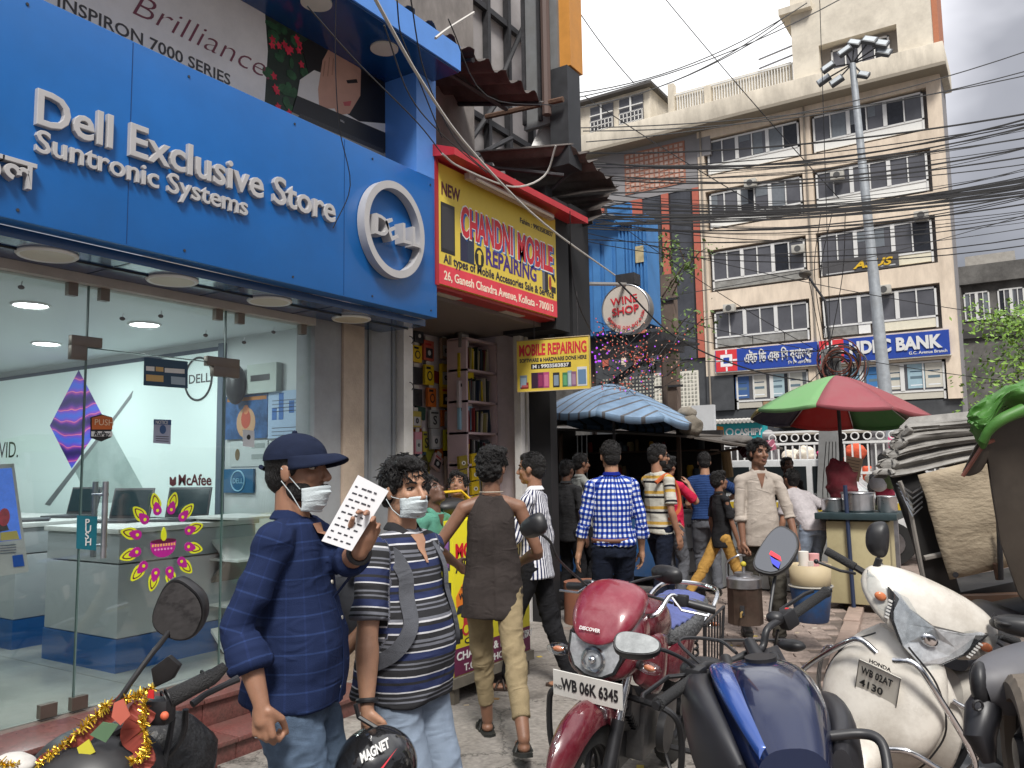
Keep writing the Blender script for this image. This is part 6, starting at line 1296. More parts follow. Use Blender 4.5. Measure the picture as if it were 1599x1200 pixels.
# white taxi-like car behind
def car(lab):
    t=thing('parked_car',lab,'car',(-3.4,14.6,0));m=mat('car_white',rgb('d6d8d8'),r=.25,var=.04,coat=.6);YLW=mat('car_yellow',rgb('d0b440'),r=.3);X0,X1_=-5.6,-1.3;Y0=14.0;W_=1.65
    def prof(zs,xs):return zs,xs
    b=MB();low=[(X0,.45),(X0,.85),(X0+.35,1.02),(X1_-1.1,1.05),(X1_-.05,.9),(X1_,.5)];b.prism([V((x,Y0,z))for x,z in low],(0,W_,0));b.build('body',m,t,bev=.05)
    b=MB();hi=[(X0+.15,1.03),(X0+.45,1.58),(X0+.8,1.66),(X1_-1.75,1.66),(X1_-1.15,1.06)];b.prism([V((x,Y0+.08,z))for x,z in hi],(0,W_-.16,0));b.build('cabin',m,t,bev=.05)
    for xa,xb in((X0+.5,X0+1.35),(X0+1.45,X0+2.3)):MB().prism([V((xa,Y0+.075,1.1)),V((xb,Y0+.075,1.1)),V((xb,Y0+.075,1.54)),V((xa+(.1 if xa<X0+1 else 0),Y0+.075,1.54))],(0,-.01,0)).build('window',mat('car_glass',(.02,.025,.028),r=.08,var=.1),t)
    MB().prism([V((X0+2.4,Y0+.075,1.1)),V((X1_-1.3,Y0+.075,1.1)),V((X1_-1.8,Y0+.075,1.54)),V((X0+2.4,Y0+.075,1.54))],(0,-.01,0)).build('window',mat('car_glass',(.02,.025,.028),r=.08),t)
    MB().bb((X0+.05,Y0-.012,.75),(X1_-.1,Y0-.002,.95)).build('stripe',YLW,t)
    for x in(X0+.75,X1_-.75):
        o=MB().disc((x,Y0-.01,.33),Y1,.33,.2,28).build('wheel',mat('tyre_rubber',(.02,.02,.02),r=.85,var=.3),t,smooth=True);MB().disc((x,Y0-.03,.33),Y1,.19,.03,20).build('rim',STEEL,o)
    return t
car('white hatchback with yellow stripe parked behind the bending man')
# booth of the phone shop
bo=thing('advert_booth','yellow sticker-covered phone repair booth on low wooden legs','booth',(-3.68,5.0,0));BX1,BX0,BY0,BY1,BZ0,BZ1=-3.435,-3.93,4.545,5.53,.19,1.236
MB().bb((BX0,BY0,BZ0),(BX1,BY1,BZ1)).build('box',mat('booth_yellow',rgb('dcd024'),r=.4,var=.06,dirt=.2,dn=6),bo,bev=.004)
MB().bb((BX0-.02,BY0-.02,.12),(BX1+.02,BY1+.02,.188)).build('base_board',mat('booth_wood',rgb('7a7468'),r=.7,var=.3,dirt=.4),bo)
for x in(BX0+.03,BX1-.03):
    for y in(BY0+.03,BY1-.05):MB().bb((x-.03,y-.03,0),(x+.03,y+.03,.119)).build('leg',cm('5c564c'),bo)
P=Panel((BX1,0,0),Y1,Z1,bo);PL=mat('booth_plum',rgb('6a2048'),r=.45);RD2=mat('booth_red',rgb('c8142c'),r=.45)
P.rect(BY0+.004,BZ0+.004,BY1-BY0-.008,.18,PL,1)
P.text('MOBILE REPAIR',4.57,.985,.13,RD2,1,bold=.05,fit=.85,name='print');P.text('All Types of Mobile',4.575,.885,.10,BLACKM,1,bold=.03,fit=.80,name='print')
P.text('CHARGER & BATTERY',4.575,.295,.075,WH,2,bold=.03,fit=.92,name='print');P.text('T.G. EARPHONE',4.66,.215,.065,WH,2,bold=.03,fit=.60,name='print')
P.poly([(4.575,.72),(4.67,.82),(4.78,.80),(4.80,.70),(4.74,.64),(4.58,.65)],cm('dc7a24'),1);P.text('YOUR',4.63,.76,.035,BLACKM,2,bold=.02,name='print');P.text('WEAR',4.61,.70,.055,BLACKM,2,bold=.04,name='print');P.oval(4.67,.79,.02,.02,cm('e8c090'),2)
P.poly([(4.575,.60),(4.80,.62),(4.80,.68),(4.60,.655)],cm('26282c'),1.6);P.rect(4.66,.47,.06,.12,cm('b03030'),1);P.oval(4.69,.49,.045,.045,cm('b82c34'),1.2);P.oval(4.69,.49,.028,.028,cm('dcd024'),1.6)
P.rect(4.60,.43,.05,.07,BLACKM,1);P.rect(4.59,.405,.03,.03,BLACKM,1);P.oval(4.72,.41,.05,.022,BLACKM,1);P.oval(4.72,.41,.035,.012,cm('dcd024'),2);P.rect(4.84,.47,.08,.16,cm('4890b0'),1);P.rect(4.86,.50,.05,.06,RD2,2);P.rect(5.15,.45,.2,.3,cm('c0b8d0'),1)
P.text('BATTERY',5.27,.30,.07,WH,2,bold=.03,name='print');P.done()
P=Panel((0,BY0,0),X1,Z1,bo)
for k,ch in enumerate('MOBILE'):P.text(ch,-3.72,1.12-k*.125,.145,RD2,1,bold=.05,fit=.11 if ch!='I' else .03,name='print')
P.rect(-3.56,.90,.10,.24,cm('3a3c50'),1);P.rect(-3.55,.92,.08,.20,mat('screen_print',rgb('8c5c9c'),r=.3,var=.5,ns=8),2);P.rect(-3.50,.5,.05,.32,cm('24242a'),1)
P.done()
t=thing('shoulder_bag','black bag with yellow strap lying on the yellow booth','bag',(-3.7,4.9,1.24));b=MB();b.ell((-3.72,4.9,1.31),(.13,.18,.075),nu=20);b.build('bag',BLACKM,t,smooth=True);MB().tube([(-3.78,4.75,1.33),(-3.75,4.8,1.42),(-3.66,4.95,1.43),(-3.62,5.05,1.34)],.012,6).build('strap',cm('d8b020'),t,smooth=True)
MB().box((-3.58,5.15,1.27),(.14,.2,.06),rz=.3).build('red_packet',cm('b83a3a'),None,'red and white packet on the yellow booth behind the bag','packet')
# kerb between paving and road, litter, smooth slab sheet
kb=thing('kerb_wall','worn pinkish kerb stones dividing brick paving from dusty road','kerb',(-1.3,7,0));KM=mat('kerb_stone',rgb('9c887c'),r=.85,var=.2,dirt=.4,bump=.3)
for k in range(16):
    y=5.15+k*.5;x=kerbx(y)+.02;MB().box((x,y+.24,.03-(.02 if y>7.6 else 0)),(.15,.475,.10+.012*math.sin(k*3)),rz=.135+.02*math.sin(k*7)).build('kerb_stone',KM,kb,bev=.012)
rd_=MB();rd_.quad((kerbx(-1)+.1,-1,-.007),(4.5,-1,-.007),(6,18,-.007),(kerbx(18)+.1,18,-.007));rd_.build('road',tex_ground('dusty_road','paver'),None,'dusty brown road surface right of the kerb stones',kind='structure')
q_=[aZ(1395,1170,.012),aZ(1599,1128,.012),aZ(1700,1260,.012),aZ(1440,1330,.012)];MB().prism([V((p.x,p.y,0))for p in q_],(0,0,.012)).build('stone_slab',cm('7d8084',r=.4,dirt=.3),None,'smooth grey stone slab lying on the road beside the white scooter','slab')
lt=MB()
for k in range(70):
    p=aZ(rr.gauss(1305,16),rr.gauss(1098,18),0);p.z=abs(rr.gauss(.02,.02));lt.box(p,(rr.uniform(.02,.07),rr.uniform(.01,.05),rr.uniform(.004,.02)),mtx=Matrix.Rotation(rr.uniform(0,3),3,V((rr.random(),rr.random(),1))))
lt.build('litter',mat('litter_mix',rgb('a89884'),r=.7,var=.8,ns=30),None,'heap of crumpled paper and leaf litter by the kerb end',kind='stuff')
for k in range(60):
    p=V((rr.uniform(-3.7,-1.3),rr.uniform(3.2,11),.014));MB().box(p,(rr.uniform(.02,.06),rr.uniform(.015,.05),.004),rz=rr.uniform(0,3)).build('scrap',cm(rr.choice(('b8a890','c8c0b0','8a6a40','c8b040'))),None,'small scrap of paper on the brick paving','scrap','paper scraps on the paving')
MB().tube([(-4.0,7.6,0),(-4.0,7.6,.42)],.26,20).build('stool_box',cm('8c5a44',dirt=.4),None,'brown round stool beside the striped-shirt man','stool',smooth=True)
# tree at right
tr=thing('street_tree','bright green small-leaved tree at the right edge','tree',(3.2,14,0));b=MB();b.tube([(3.4,14,0),(3.3,14,1.5),(3.1,14,3.0)],[.14,.11,.07],10);br=[]
for k in range(34):
    a_=V((3.2,14,rr.uniform(1.6,3.0)));c_=V(aD(rr.uniform(1518,1640),rr.uniform(475,660),rr.uniform(12.5,14.5)));md_=a_.lerp(c_,.6)+V((0,0,.3));b.tube([a_,md_,c_],[.035,.02,.006],5);br.append((md_,c_))
for k in range(10):c_=V((rr.uniform(2.8,5),rr.uniform(13,16),rr.uniform(2.8,4.6)));br.append((V((3.2,14,3)),c_))
b.build('trunk',mat('bark',(.09,.07,.05),r=.9,var=.3,bump=.5),tr);bl=MB();bl2=MB()
for md_,c_ in br:
    for f in(.35,.6,.8,1.0):leaves(bl if rr.random()<.55 else bl2,md_.lerp(c_,f),(.17,.17,.13),42,.085,rr)
bl.build('foliage',LEAFB,tr,kind='stuff');bl2.build('foliage',mat('leaf_mid',(.10,.19,.03),r=.5,var=.35),tr,kind='stuff')
# ------------------------------------------------------------------ parked hand rickshaws at right
BK2=mat('rickshaw_black',(.018,.017,.017),r=.5,var=.4,ns=4);TARP=mat('grey_tarp',rgb('8a8782'),r=.5,var=.25,ns=5,dirt=.55,dcol=rgb('3a3733'),dn=4,bump=.3,bs=14);CANV=mat('canvas_beige',rgb('a89a84'),r=.85,var=.14,ns=5,dirt=.6,dcol=rgb('5c4d3c'),dn=5,bump=.5,bs=18,stretch=(1,1,2));BRN=mat('hood_brown',rgb('3c342c'),r=.6,var=.35,ns=2,dirt=.3);GRT=mat('green_tarp',rgb('44762e'),r=.5,var=.25,ns=4,dirt=.4,dcol=rgb('1c3a14'),dn=4,bump=.3,bs=12)
r1=thing('rickshaw','tipped rickshaw with folded grey hood and beige canvas back','rickshaw',aD(1480,1000,5.2));fh=V((FWD.x,FWD.y,0)).normalized();rh=V((RGT.x,RGT.y,0)).normalized();D1=5.2;ex1=fh+rh*.47;ex2=fh+rh*.57
pT=[(1700,636,0),(1560,646,0),(1430,662,0),(1412,668,.0),(1408,668,.12),(1412,664,.6)];pB=[(1700,700,0),(1560,712,0),(1400,742,0),(1378,744,.0),(1372,744,.14),(1384,738,.6)]
qT=[V(p)for p in cr_pts([aD(p[0],p[1],D1+p[2])for p in pT],12)];qB=[V(p)for p in cr_pts([aD(p[0],p[1],D1+p[2])for p in pB],12)];rs=[];NV=72
for i in range(NV+1):
    v_=i/NV;fo=(v_*4.6)%1;bulge=.055*math.sin(PI*min(1,fo*1.15))**.6+.012*fo;row=[]
    for j in range(len(qT)):
        a_=qT[j];b_=qB[j];p=a_.lerp(b_,v_);tg=(qT[min(j+1,len(qT)-1)]-qT[max(j-1,0)]).normalized();out=Z1.cross(tg).normalized();out=out if out.dot(-fh-rh*.3)>0 else-out
        cz_=1-2*abs(float(vnoise(np.array([[j*.16+v_*3,v_*16,1.1]]),1,3)[0]));fz_=float(fbm(np.array([[p.x*11,p.y*11,p.z*26]]),1,3,4)[0]);row.append(p+out*(bulge*(.75+.25*math.sin(j*.21+int(v_*4.6)*2))+cz_*.010+fz_*.007)+Z1*(.010*math.sin(j*.3+int(v_*4.6))))
    rs.append(row)
b=MB();b.rings(rs,False,False);o=b.build('hood_folds',TARP,r1,smooth=True);md=o.modifiers.new('s','SOLIDIFY');md.thickness=.008;bake(o);o.data.polygons.foreach_set('use_smooth',[True]*len(o.data.polygons))
MB().prism([aD(1404,668,D1),aD(1420,652,D1+.2),aD(1540,640,D1+.2),aD(1560,720,D1),aD(1380,742,D1)],ex1*.7).build('hood_inner',TARP,r1)
cv_=[(1433,742),(1540,715),(1595,880),(1482,905)]
rs=[]
for i in range(13):
    row=[]
    for j in range(11):
        u_,v_=j/10,i/12;p=V(aD(*[cv_[0][c]*(1-u_)*(1-v_)+cv_[1][c]*u_*(1-v_)+cv_[2][c]*u_*v_+cv_[3][c]*(1-u_)*v_ for c in(0,1)],D1-.08));d_=float(fbm(np.array([[p.x,p.y,p.z*2]]),4,2,9)[0]);row.append(p+fh*d_*.02)
    rs.append(row)
b=MB();b.rings(rs,False,False);o=b.build('canvas_back',CANV,r1,smooth=True);md=o.modifiers.new('s','SOLIDIFY');md.thickness=.01;bake(o)
MB().prism([aD(1388,742,D1),aD(1445,735,D1),aD(1500,925,D1),aD(1600,905,D1),aD(1640,960,D1),aD(1452,962,D1),aD(1425,850,D1)],ex1*.62).build('body',BK2,r1,bev=.01)
for q_ in(((1420,790),(1450,945)),((1405,752),(1425,800))):MB().cyl(aD(*q_[0],D1-.05),aD(*q_[1],D1-.05),.014,n=6).build('frame_bar',cm('8b8680'),r1)
MB().cyl(aD(1443,872,D1-.03),aD(1470,866,D1-.03),.018,n=6).build('frame_bar',cm('8b8680'),r1)
for k in range(5):MB().tube([aD(1400+k*3,755+k*6,D1-.02),aD(1425,770+k*9,D1-.1),aD(1440,760+k*8,D1-.02)],.006,4).build('brace',STEEL,r1)
MB().tube([aD(1555,880,D1-.12),aD(1560,905,D1-.12)],.02,8).build('hinge',RUST,r1);MB().cyl(aD(1560,818,D1-.14),aD(1563,905,D1-.14),.016,n=8).build('upright',DARKIRON,r1);MB().disc(aD(1492,898,D1-.10),-fh,.018,.004).build('rivet',DARKIRON,r1)
bmA,bmB=aD(1478,945,D1-.1),aD(1700,938,D1-.1);MB().prism([bmA-Z1*.07,bmB-Z1*.08,bmB+Z1*.05,bmA+Z1*.05],ex1*.12).build('shaft',mat('shaft_wood',rgb('6b4f3c'),r=.7,var=.3,ns=6,stretch=(.3,1,3),dirt=.4),r1)
wc1=aD(1560,1000,5.7);wc1.z=.5;b=MB();b.torus(wc1,rh,.46,.03,36,8);b.build('wheel',mat('tyre_rubber',(.02,.02,.02)),r1,smooth=True)
r2=thing('rickshaw','rickshaw with dark brown hood and green tarpaulin bundled on top','rickshaw',aD(1600,1000,3.9));D2=3.9
prof=[(1513,745),(1500,742),(1518,705),(1536,672),(1545,640),(1600,618),(1760,600),(1780,960),(1640,985),(1590,930),(1562,850),(1549,770),(1542,720),(1532,738)]
b=MB();b.prism([aD(*q,D2)for q in prof],ex2*.6);b.build('hood',BRN,r2,bev=.02)
MB().tube([aD(1503,744,D2-.01),aD(1518,722,D2-.02),aD(1536,694,D2-.02),aD(1552,688,D2-.02)],.010,6).build('edge_trim',cm('7d4a3c'),r2)
b=MB();rs=[]
for i in range(41):
    v_=i/40;row=[]
    for j in range(49):
        u_=j/48;px=1512+u_*190;top=640-62*math.sin(min(1,u_*1.25)*PI/2);bot=668+34*math.exp(-((u_-.13)/.10)**2)-u_*62+10*math.sin(u_*16);p=V(aD(px,top+(bot-top)*v_,D2-.05-.16*math.sin(PI*v_)*(.4+u_)))
        d_=float((1-2*abs(vnoise(np.array([[u_*3+v_*1.5,v_*4-u_*3,3.3]]),1.7,2)[0]))*.030+fbm(np.array([[u_*9,v_*7,1.2]]),1.5,3,6)[0]*.012);row.append(p-fh*d_+Z1*d_*.6)
    rs.append(row)
rs=[[p+ex2*.5+Z1*.02 for p in rs[0]]]+rs
b.rings(rs,False,False);o=b.build('tarpaulin',GRT,r2,smooth=True);md=o.modifiers.new('s','SOLIDIFY');md.thickness=.008;bake(o);o.data.polygons.foreach_set('use_smooth',[True]*len(o.data.polygons))
b=MB();q=[V(p)for p in cr_pts([aD(*p)for p in((1598,640,D2-.2),(1565,655,D2-.2),(1545,672,D2-.18),(1534,690,D2-.16))],8)];b.tube(q,[.03-.012*i/len(q)for i in range(len(q))],10);b.build('tarpaulin_hem',GRT,r2,smooth=True)
wc2=aD(1680,1000,4.2);wc2.z=.48;b=MB();b.torus(wc2,rh,.44,.03,36,8);b.build('wheel',mat('tyre_rubber',(.02,.02,.02)),r2,smooth=True)
# ------------------------------------------------------------------ cables
CB=mat('cable_black',(.014,.014,.016),r=.6,var=.1);CWH=mat('cable_white',rgb('b8b4ae'),r=.5,var=.05)
GL_='black cables crossing in front of the bank';LAB='thin black overhead cable sagging in front of the bank building'
def cab(pts,d0,d1,r_=.006,sag=.0,g_=GL_,lab=LAB,m=CB):
    n_=len(pts);P3_=[aD(p[0],p[1],d0+(d1-d0)*i/(n_-1))for i,p in enumerate(pts)];return wire(P3_,r_,m,lab,group=g_,sag=sag,n=4)
for a_,b_ in(((880,172),(1225,35)),((915,165),(1228,25)),((905,145),(1260,5)),((905,152),(1380,-40)),((910,205),(1600,112)),((905,200),(1700,95)),((915,222),(1610,78)),((1040,0),(1310,310)),((905,20),(990,130)),((912,150),(1200,330))):cab((a_,b_),13,13,.009,.25 if abs(a_[0]-b_[0])>300 else .05)
rr=random.Random(21)
for k in range(36):
    yl=245+k*3.6+rr.gauss(0,8);yr=168+k*5.4+rr.gauss(0,12);d0,d1=rr.uniform(11,14),rr.uniform(9,12)
    cab(((905+rr.uniform(0,20),yl),(1700,yr-12)),d0,d1,rr.choice((.005,.006,.008,.012)),rr.uniform(.15,.45))
for k in range(7):cab(((930,345+rr.gauss(0,10)),(1640,262+k*6+rr.gauss(0,10))),12,11,rr.choice((.012,.016)),rr.uniform(.05,.2))
for a_,b_ in(((1100,400),(1640,350)),((1000,380),(1620,500)),((1060,460),(1620,330)),((940,330),(1300,560)),((1040,560),(1290,545)),((1180,650),(1300,560)),((1050,520),(1290,548)),((1060,500),(1620,600)),((1280,0),(1297,545)),((1262,430),(1298,600))):cab((a_,b_),13,13.5,.007,.12)
for px in(1282,1300,1320):cab(((px,330),(px-12+rr.uniform(-8,8),430),(1292,560)),13.4,13.8,.008)
for k in range(6):cab(((1290+k*5,690),(1285+k*8,780),(1300+k*14,800)),10.4,10.2,.006,g_='loose wires under the patchwork parasol',lab=f'loose black wire dangling under the patchwork parasol, {nth(k)} from the left')
cl_=[o for o in COL.objects if o.get('group')==GL_ and aD(1599,300,11).dot(rh)<max((V(v.co)+o.location).dot(rh)for v in o.data.vertices)]
cl_.sort(key=lambda o:-max(((V(v.co)+o.location).dot(rh),(V(v.co)+o.location).z)for v in o.data.vertices)[1])
for i,o in enumerate(cl_):o['label']=f'black overhead cable, {nth(i)} from the top where they cross the right edge'
ot_=sorted([o for o in COL.objects if o.get('group')==GL_ and o not in cl_],key=lambda o:-max((V(v.co)+o.location).z for v in o.data.vertices))
for i,o in enumerate(ot_):o['label']=f'black cable before the bank that stops short of the right edge, {nth(i)} from the top'
GN='cables hanging in front of the blue shop front';LN='cable looping past the blue shop front'
wire([aD(570,-30,3.4),aD(660,130,4.2),aD(740,240,5.0),aD(850,350,6.5),aD(960,430,9)],.009,CWH,'pale thick cable slanting from the blue canopy down to the round sign',group=None)
for pts in(((525,-20,3.4),(524,100,3.5),(530,200,3.6),(547,290,3.7),(520,357,3.7)),):wire([aD(*p)for p in pts],.0025,BLACKM,'thin black wire dangling over the blue fascia with a curled end',name='loose_wire')
for k,pts in enumerate((((600,40,3.6),(640,150,4.4),(690,210,5),(760,270,6)),((480,10,3.6),(560,100,4),(650,190,4.6),(690,240,5.2)),((640,-10,4),(665,120,4.4),(720,230,5),(790,290,6)),((620,0,4),(625,50,4.2),(640,90,4.4),(690,215,5)),((700,30,4.8),(760,150,5.6),(870,165,6.6)))):wire([aD(*p)for p in pts],.004,CB,LN+f', {ORD[k]} of five',group=GN)
wire([aD(868,228,6.5),aD(850,275,6.6),aD(800,292,6.4),aD(720,262,5.8),aD(690,240,5.4)],.008,CWH,'white cable hanging in a loop under the ragged awning')
wire([aD(740,20,6),aD(700,45,5.6),aD(680,60,5.4)],.01,CWH,'short white pipe-like cable above the upper tin awning')
wire([aD(890,330,6.8),aD(893,420,7),aD(905,480,7.2),aD(930,530,8)],.004,CB,'thin wire hanging down the black cladding')
wire([aD(965,440,9.8),aD(1060,530,11.5),aD(1180,580,13),aD(1290,600,13.8)],.012,CB,'long dark cable from the round sign to the leaning concrete pole')

# ================================================================== two-wheelers
TYRE=mat('tyre_rubber',(.02,.02,.02),r=.85,var=.3);ALLOY=mat('alloy_black',(.03,.03,.033),r=.4,m=.5,var=.2);ENG=mat('engine_metal',(.12,.12,.125),r=.45,m=.7,var=.35,ns=14,dirt=.5,dn=8)
CLR=glass('lamp_glass',(.93,.95,.96),1.6,fac=.06);REFL=mat('reflector',(.8,.8,.82),r=.32,m=.45,var=.25,ns=40);AMB=mat('amber_lens',rgb('c87850'),r=.2,var=.2,ns=60);MIRR=mat('mirror_glass',(.85,.87,.88),r=.02,m=1,var=0)
MAR=mat('maroon_paint',rgb('5a1020'),r=.24,var=.10,ns=4,coat=.8,dirt=.18,dcol=rgb('a87878'),dn=9);MARL=mat('maroon_light',rgb('7a1c30'),r=.28,var=.1,coat=.6,dirt=.2,dcol=rgb('c8a0a0'),dn=9)
WSC=mat('scooter_white',rgb('d0cbc2'),r=.28,var=.05,coat=.35,dirt=.55,dcol=rgb('857a6c'),dn=5,bump=.05,bs=40);SEATG=mat('seat_vinyl',rgb('6b6e74'),r=.55,var=.12,bump=.3,bs=160);BLKP=mat('matt_black_panel',(.022,.022,.026),r=.38,var=.15)
NAVT=mat('tank_navy',rgb('0f1c40'),r=.2,m=.35,var=.06,coat=1.0);TANKREFL=mat('tank_reflection_blue',rgb('294a90'),r=.22,m=.3,var=.05,coat=1.0)
def frame_mtx(x,y,hd,lean,z=0,pitch=0):return Matrix.Translation((x,y,z))@Matrix.Rotation(math.atan2(-hd[0],hd[1]),4,'Z')@Matrix.Rotation(lean,4,'Y')@Matrix.Rotation(pitch,4,'X')
def wheel(t,M_,c,Rr_,w,sp=6,ax=X1,treads=36,name='wheel'):
    ax=V(ax).normalized();u_=ax.orthogonal().normalized();v_=ax.cross(u_);b=MB(M_);rs=[]
    for j in range(treads*2):
        a=2*PI*j/(treads*2);d=u_*math.cos(a)+v_*math.sin(a);g_=.006 if j%2 else 0
        rs.append([V(c)+d*r_+ax*x_ for r_,x_ in((Rr_-w*1.3,-w*.45),(Rr_-w*.5,-w*.5),(Rr_-w*.15-g_,-w*.38),(Rr_-g_*.4,0),(Rr_-w*.15-g_,w*.38),(Rr_-w*.5,w*.5),(Rr_-w*1.3,w*.45))])
    rs.append(rs[0]);b.rings(rs,False);o=b.build(name,TYRE,t,smooth=True)
    b=MB(M_);b.torus(c,ax,Rr_-w*1.2,w*.28,36,8)
    for k in range(sp):d=u_*math.cos(2*PI*k/sp)+v_*math.sin(2*PI*k/sp);b.cyl(V(c)+d*.03,V(c)+d*(Rr_-w*1.2),.014,.010,8)
    b.cyl(V(c)-ax*.05,V(c)+ax*.05,.045);b.build('rim',ALLOY,o,smooth=True);return o
def mbuild(M_,fn,nm,m,t,**k):b=MB(M_);fn(b);return b.build(nm,m,t,**k)
def mirror(t,c,nrm,w,h_,stalk,rot=0.0,mm=MIRR,sidev=None):
    nrm=V(nrm).normalized();up=V((0,0,1));r_=(sidev if sidev is not None else up.cross(nrm)).normalized();u_=nrm.cross(r_).normalized();r_,u_=r_*math.cos(rot)+u_*math.sin(rot),u_*math.cos(rot)-r_*math.sin(rot)
    def ring(s_,d):return[V(c)+nrm*d+r_*w*s_*math.copysign(abs(math.cos(a))**.75,math.cos(a))+u_*h_*s_*math.copysign(abs(math.sin(a))**.75,math.sin(a))*(1-.2*math.cos(a))for a in(2*PI*j/28 for j in range(28))]
    b=MB();b.rings([ring(.35,-.045),ring(.75,-.036),ring(.97,-.015),ring(1,0),ring(.97,.006)]);o=b.build('mirror',BLACKM,t,smooth=True);b=MB();b.rings([ring(.9,.0065),ring(.9,.009)]);b.build('mirror_glass',mm,o)
    MB().tube([V(p)for p in cr_pts([V(c)-nrm*.03]+stalk,5)],.006,8).build('mirror_stalk',BLACKM,t,smooth=True)
def indicator(t,c,d,nrm):
    d=V(d).normalized();b=MB();q=d.to_track_quat('X','Z').to_matrix();b.ell(V(c)+d*.045,(.055,.03,.026),q,16,10);o=b.build('indicator',CLR,t,smooth=True);MB().ell(V(c)+d*.045,(.026,.014,.013),q).build('lens',AMB,o,smooth=True);MB().cyl(V(c)-d*.03,V(c)+d*.005,.014,.02).build('indicator_stalk',BLACKM,o,smooth=True)
# ---- maroon motorcycle ------------------------------------------------
Mb=frame_mtx(-1.735,3.72,(.12,-.99),R(-5));t=thing('motorcycle','maroon motorcycle with quilted blue seat cover and plate WB 06K 6345','motorcycle',mtx=Mb)
stM=Mb@Matrix.Translation((0,.42,.8))@Matrix.Rotation(R(-5),4,'Z')@Matrix.Translation((0,-.42,-.8))
wheel(t,stM,(0,.68,.295),.295,.085);wheel(t,Mb,(0,-.62,.295),.295,.095)
for k in(-1,1):
    mbuild(stM,lambda b:b.cyl((k*.085,.67,.30),(k*.085,.56,.56),.030,.028),'fork_slider',ALLOY,t,smooth=True);mbuild(stM,lambda b:b.cyl((k*.085,.56,.55),(k*.085,.44,.86),.019),'fork_tube',CHROME,t,smooth=True)
def fen(b,R_=.335,a0=28,a1=135,c=(0,.68,.30),w=.062):
    rs=[]
    for i in range(15):
        a=R(a0+(a1-a0)*i/14);ww=w*(.55+.45*math.sin(PI*i/14)**.5);cy_,cz_=math.cos(a),math.sin(a);P_=lambda x,r_:V((c[0]+x,c[1]+cy_*r_,c[2]+sz_*r_))if False else V((c[0]+x,c[1]+cy_*r_,c[2]+cz_*r_))
        rs.append([P_(x,r_)for x,r_ in((-ww,R_-.075),(-ww*.95,R_-.02),(-ww*.5,R_+.012),(0,R_+.022),(ww*.5,R_+.012),(ww*.95,R_-.02),(ww,R_-.075),(ww*.85,R_-.04),(0,R_+.012),(-ww*.85,R_-.04))])
    b.rings(rs)
mbuild(stM,fen,'front_mudguard',MAR,t,smooth=True)
mbuild(stM,lambda b:sloft([(0,.655,.935,.045,.055,.5),(0,.635,.95,.105,.085,.45),(0,.57,.985,.145,.10,.4),(0,.49,1.02,.15,.095,.35),(0,.42,1.03,.135,.07,.3),(0,.38,1.02,.10,.05,.2)],28,5,2.3,b),'headlamp_visor',MARL,t,smooth=True)
mbuild(stM,lambda b:sloft([(0,.635,.82,.10,.085,.15),(0,.60,.835,.145,.115,.15),(0,.52,.86,.165,.14,.1),(0,.42,.88,.15,.14,0)],28,5,2.8,b),'headlamp_cowl',MAR,t,smooth=True)
def lensf(s_,d):return[V((x*s_,.648+d,.83+z*s_))for x,z in((-.112,.075),(-.06,.065),(0,.045),(.06,.065),(.112,.075),(.118,0),(.09,-.06),(.04,-.088),(0,-.094),(-.04,-.088),(-.09,-.06),(-.118,0))]
mbuild(stM,lambda b:b.rings([lensf(1.08,-.03),lensf(1.06,.0)]),'lamp_bezel',BLACKM,t);mbuild(stM,lambda b:b.rings([lensf(.95,.004),lensf(.75,.0045)],True),'reflector',REFL,t)
mbuild(stM,lambda b:b.rings([lensf(1.0,.004),lensf(1.0,.014),lensf(.8,.026)],True),'headlamp',CLR,t,smooth=True);mbuild(stM,lambda b:(b.torus((0,.658,.81),(0,1,.1),.045,.010,20,6),b.ell((0,.665,.81),.018)),'bulb',CHROME,t,smooth=True)
Mq=stM.to_3x3();text('DISCOVER',.020,.001,WINF,stM@V((.065,.672,.925)),Mq@-X1,(Mq@V((0,-.45,.9))),t,name='print',bold=.03)
pM=stM@Matrix.Translation((0,.70,.70))@Matrix.Rotation(R(-10),4,'X');pq=pM.to_3x3();pl=mbuild(pM,lambda b:b.box((0,0,0),(.31,.006,.105)),'number_plate',cm('d8d6d0',dirt=.15),t);text('WB 06K 6345',.068,.001,BLACKM,pM@V((.115,.0032,-.022)),pq@-X1,pq@Z1,pl,name='print',bold=.03,fit=.255);text('IND',.022,.001,BLACKM,pM@V((.150,.0032,-.022)),pq@-X1,pq@Z1,pl,name='print')
for k in(-1,1):indicator(t,stM@V((k*.165,.56,.80)),Mq@V((k,.15,-.05)),None)
bar=[(.36,.20,1.00),(.24,.24,1.02),(.19,.30,1.05),(.16,.38,.98),(.07,.40,.95)]
for k in(-1,1):
    pts=[stM@V((k*a,b_,c_))for a,b_,c_ in bar];MB().tube([V(p)for p in cr_pts(pts,5)],.011,8).build('handlebar',CHROME,t,smooth=True)
    MB().cyl(pts[0],pts[1],.019,.018,12).build('grip',BLACKM,t,smooth=True);MB().box(pts[1].lerp(pts[2],.3),(.06,.05,.05)).build('switchgear',BLACKM,t,bev=.01);MB().tube([pts[2]+V((0,0,.0)),stM@V((k*.25,.32,1.0)),stM@V((k*.36,.29,.99))],.006,6).build('lever',STEEL,t)
mirror(t,aD(835,822,3.35),(.30,.9,.05),.075,.045,[aD(858,845,3.4),aD(873,875,3.45),stM@V((.21,.30,1.03))],rot=-.35);mirror(t,aD(1042,896,3.75),(.3,.9,.25),.085,.04,[aD(1005,905,3.6),aD(980,918,3.5),stM@V((-.2,.3,1.02))],rot=.1)
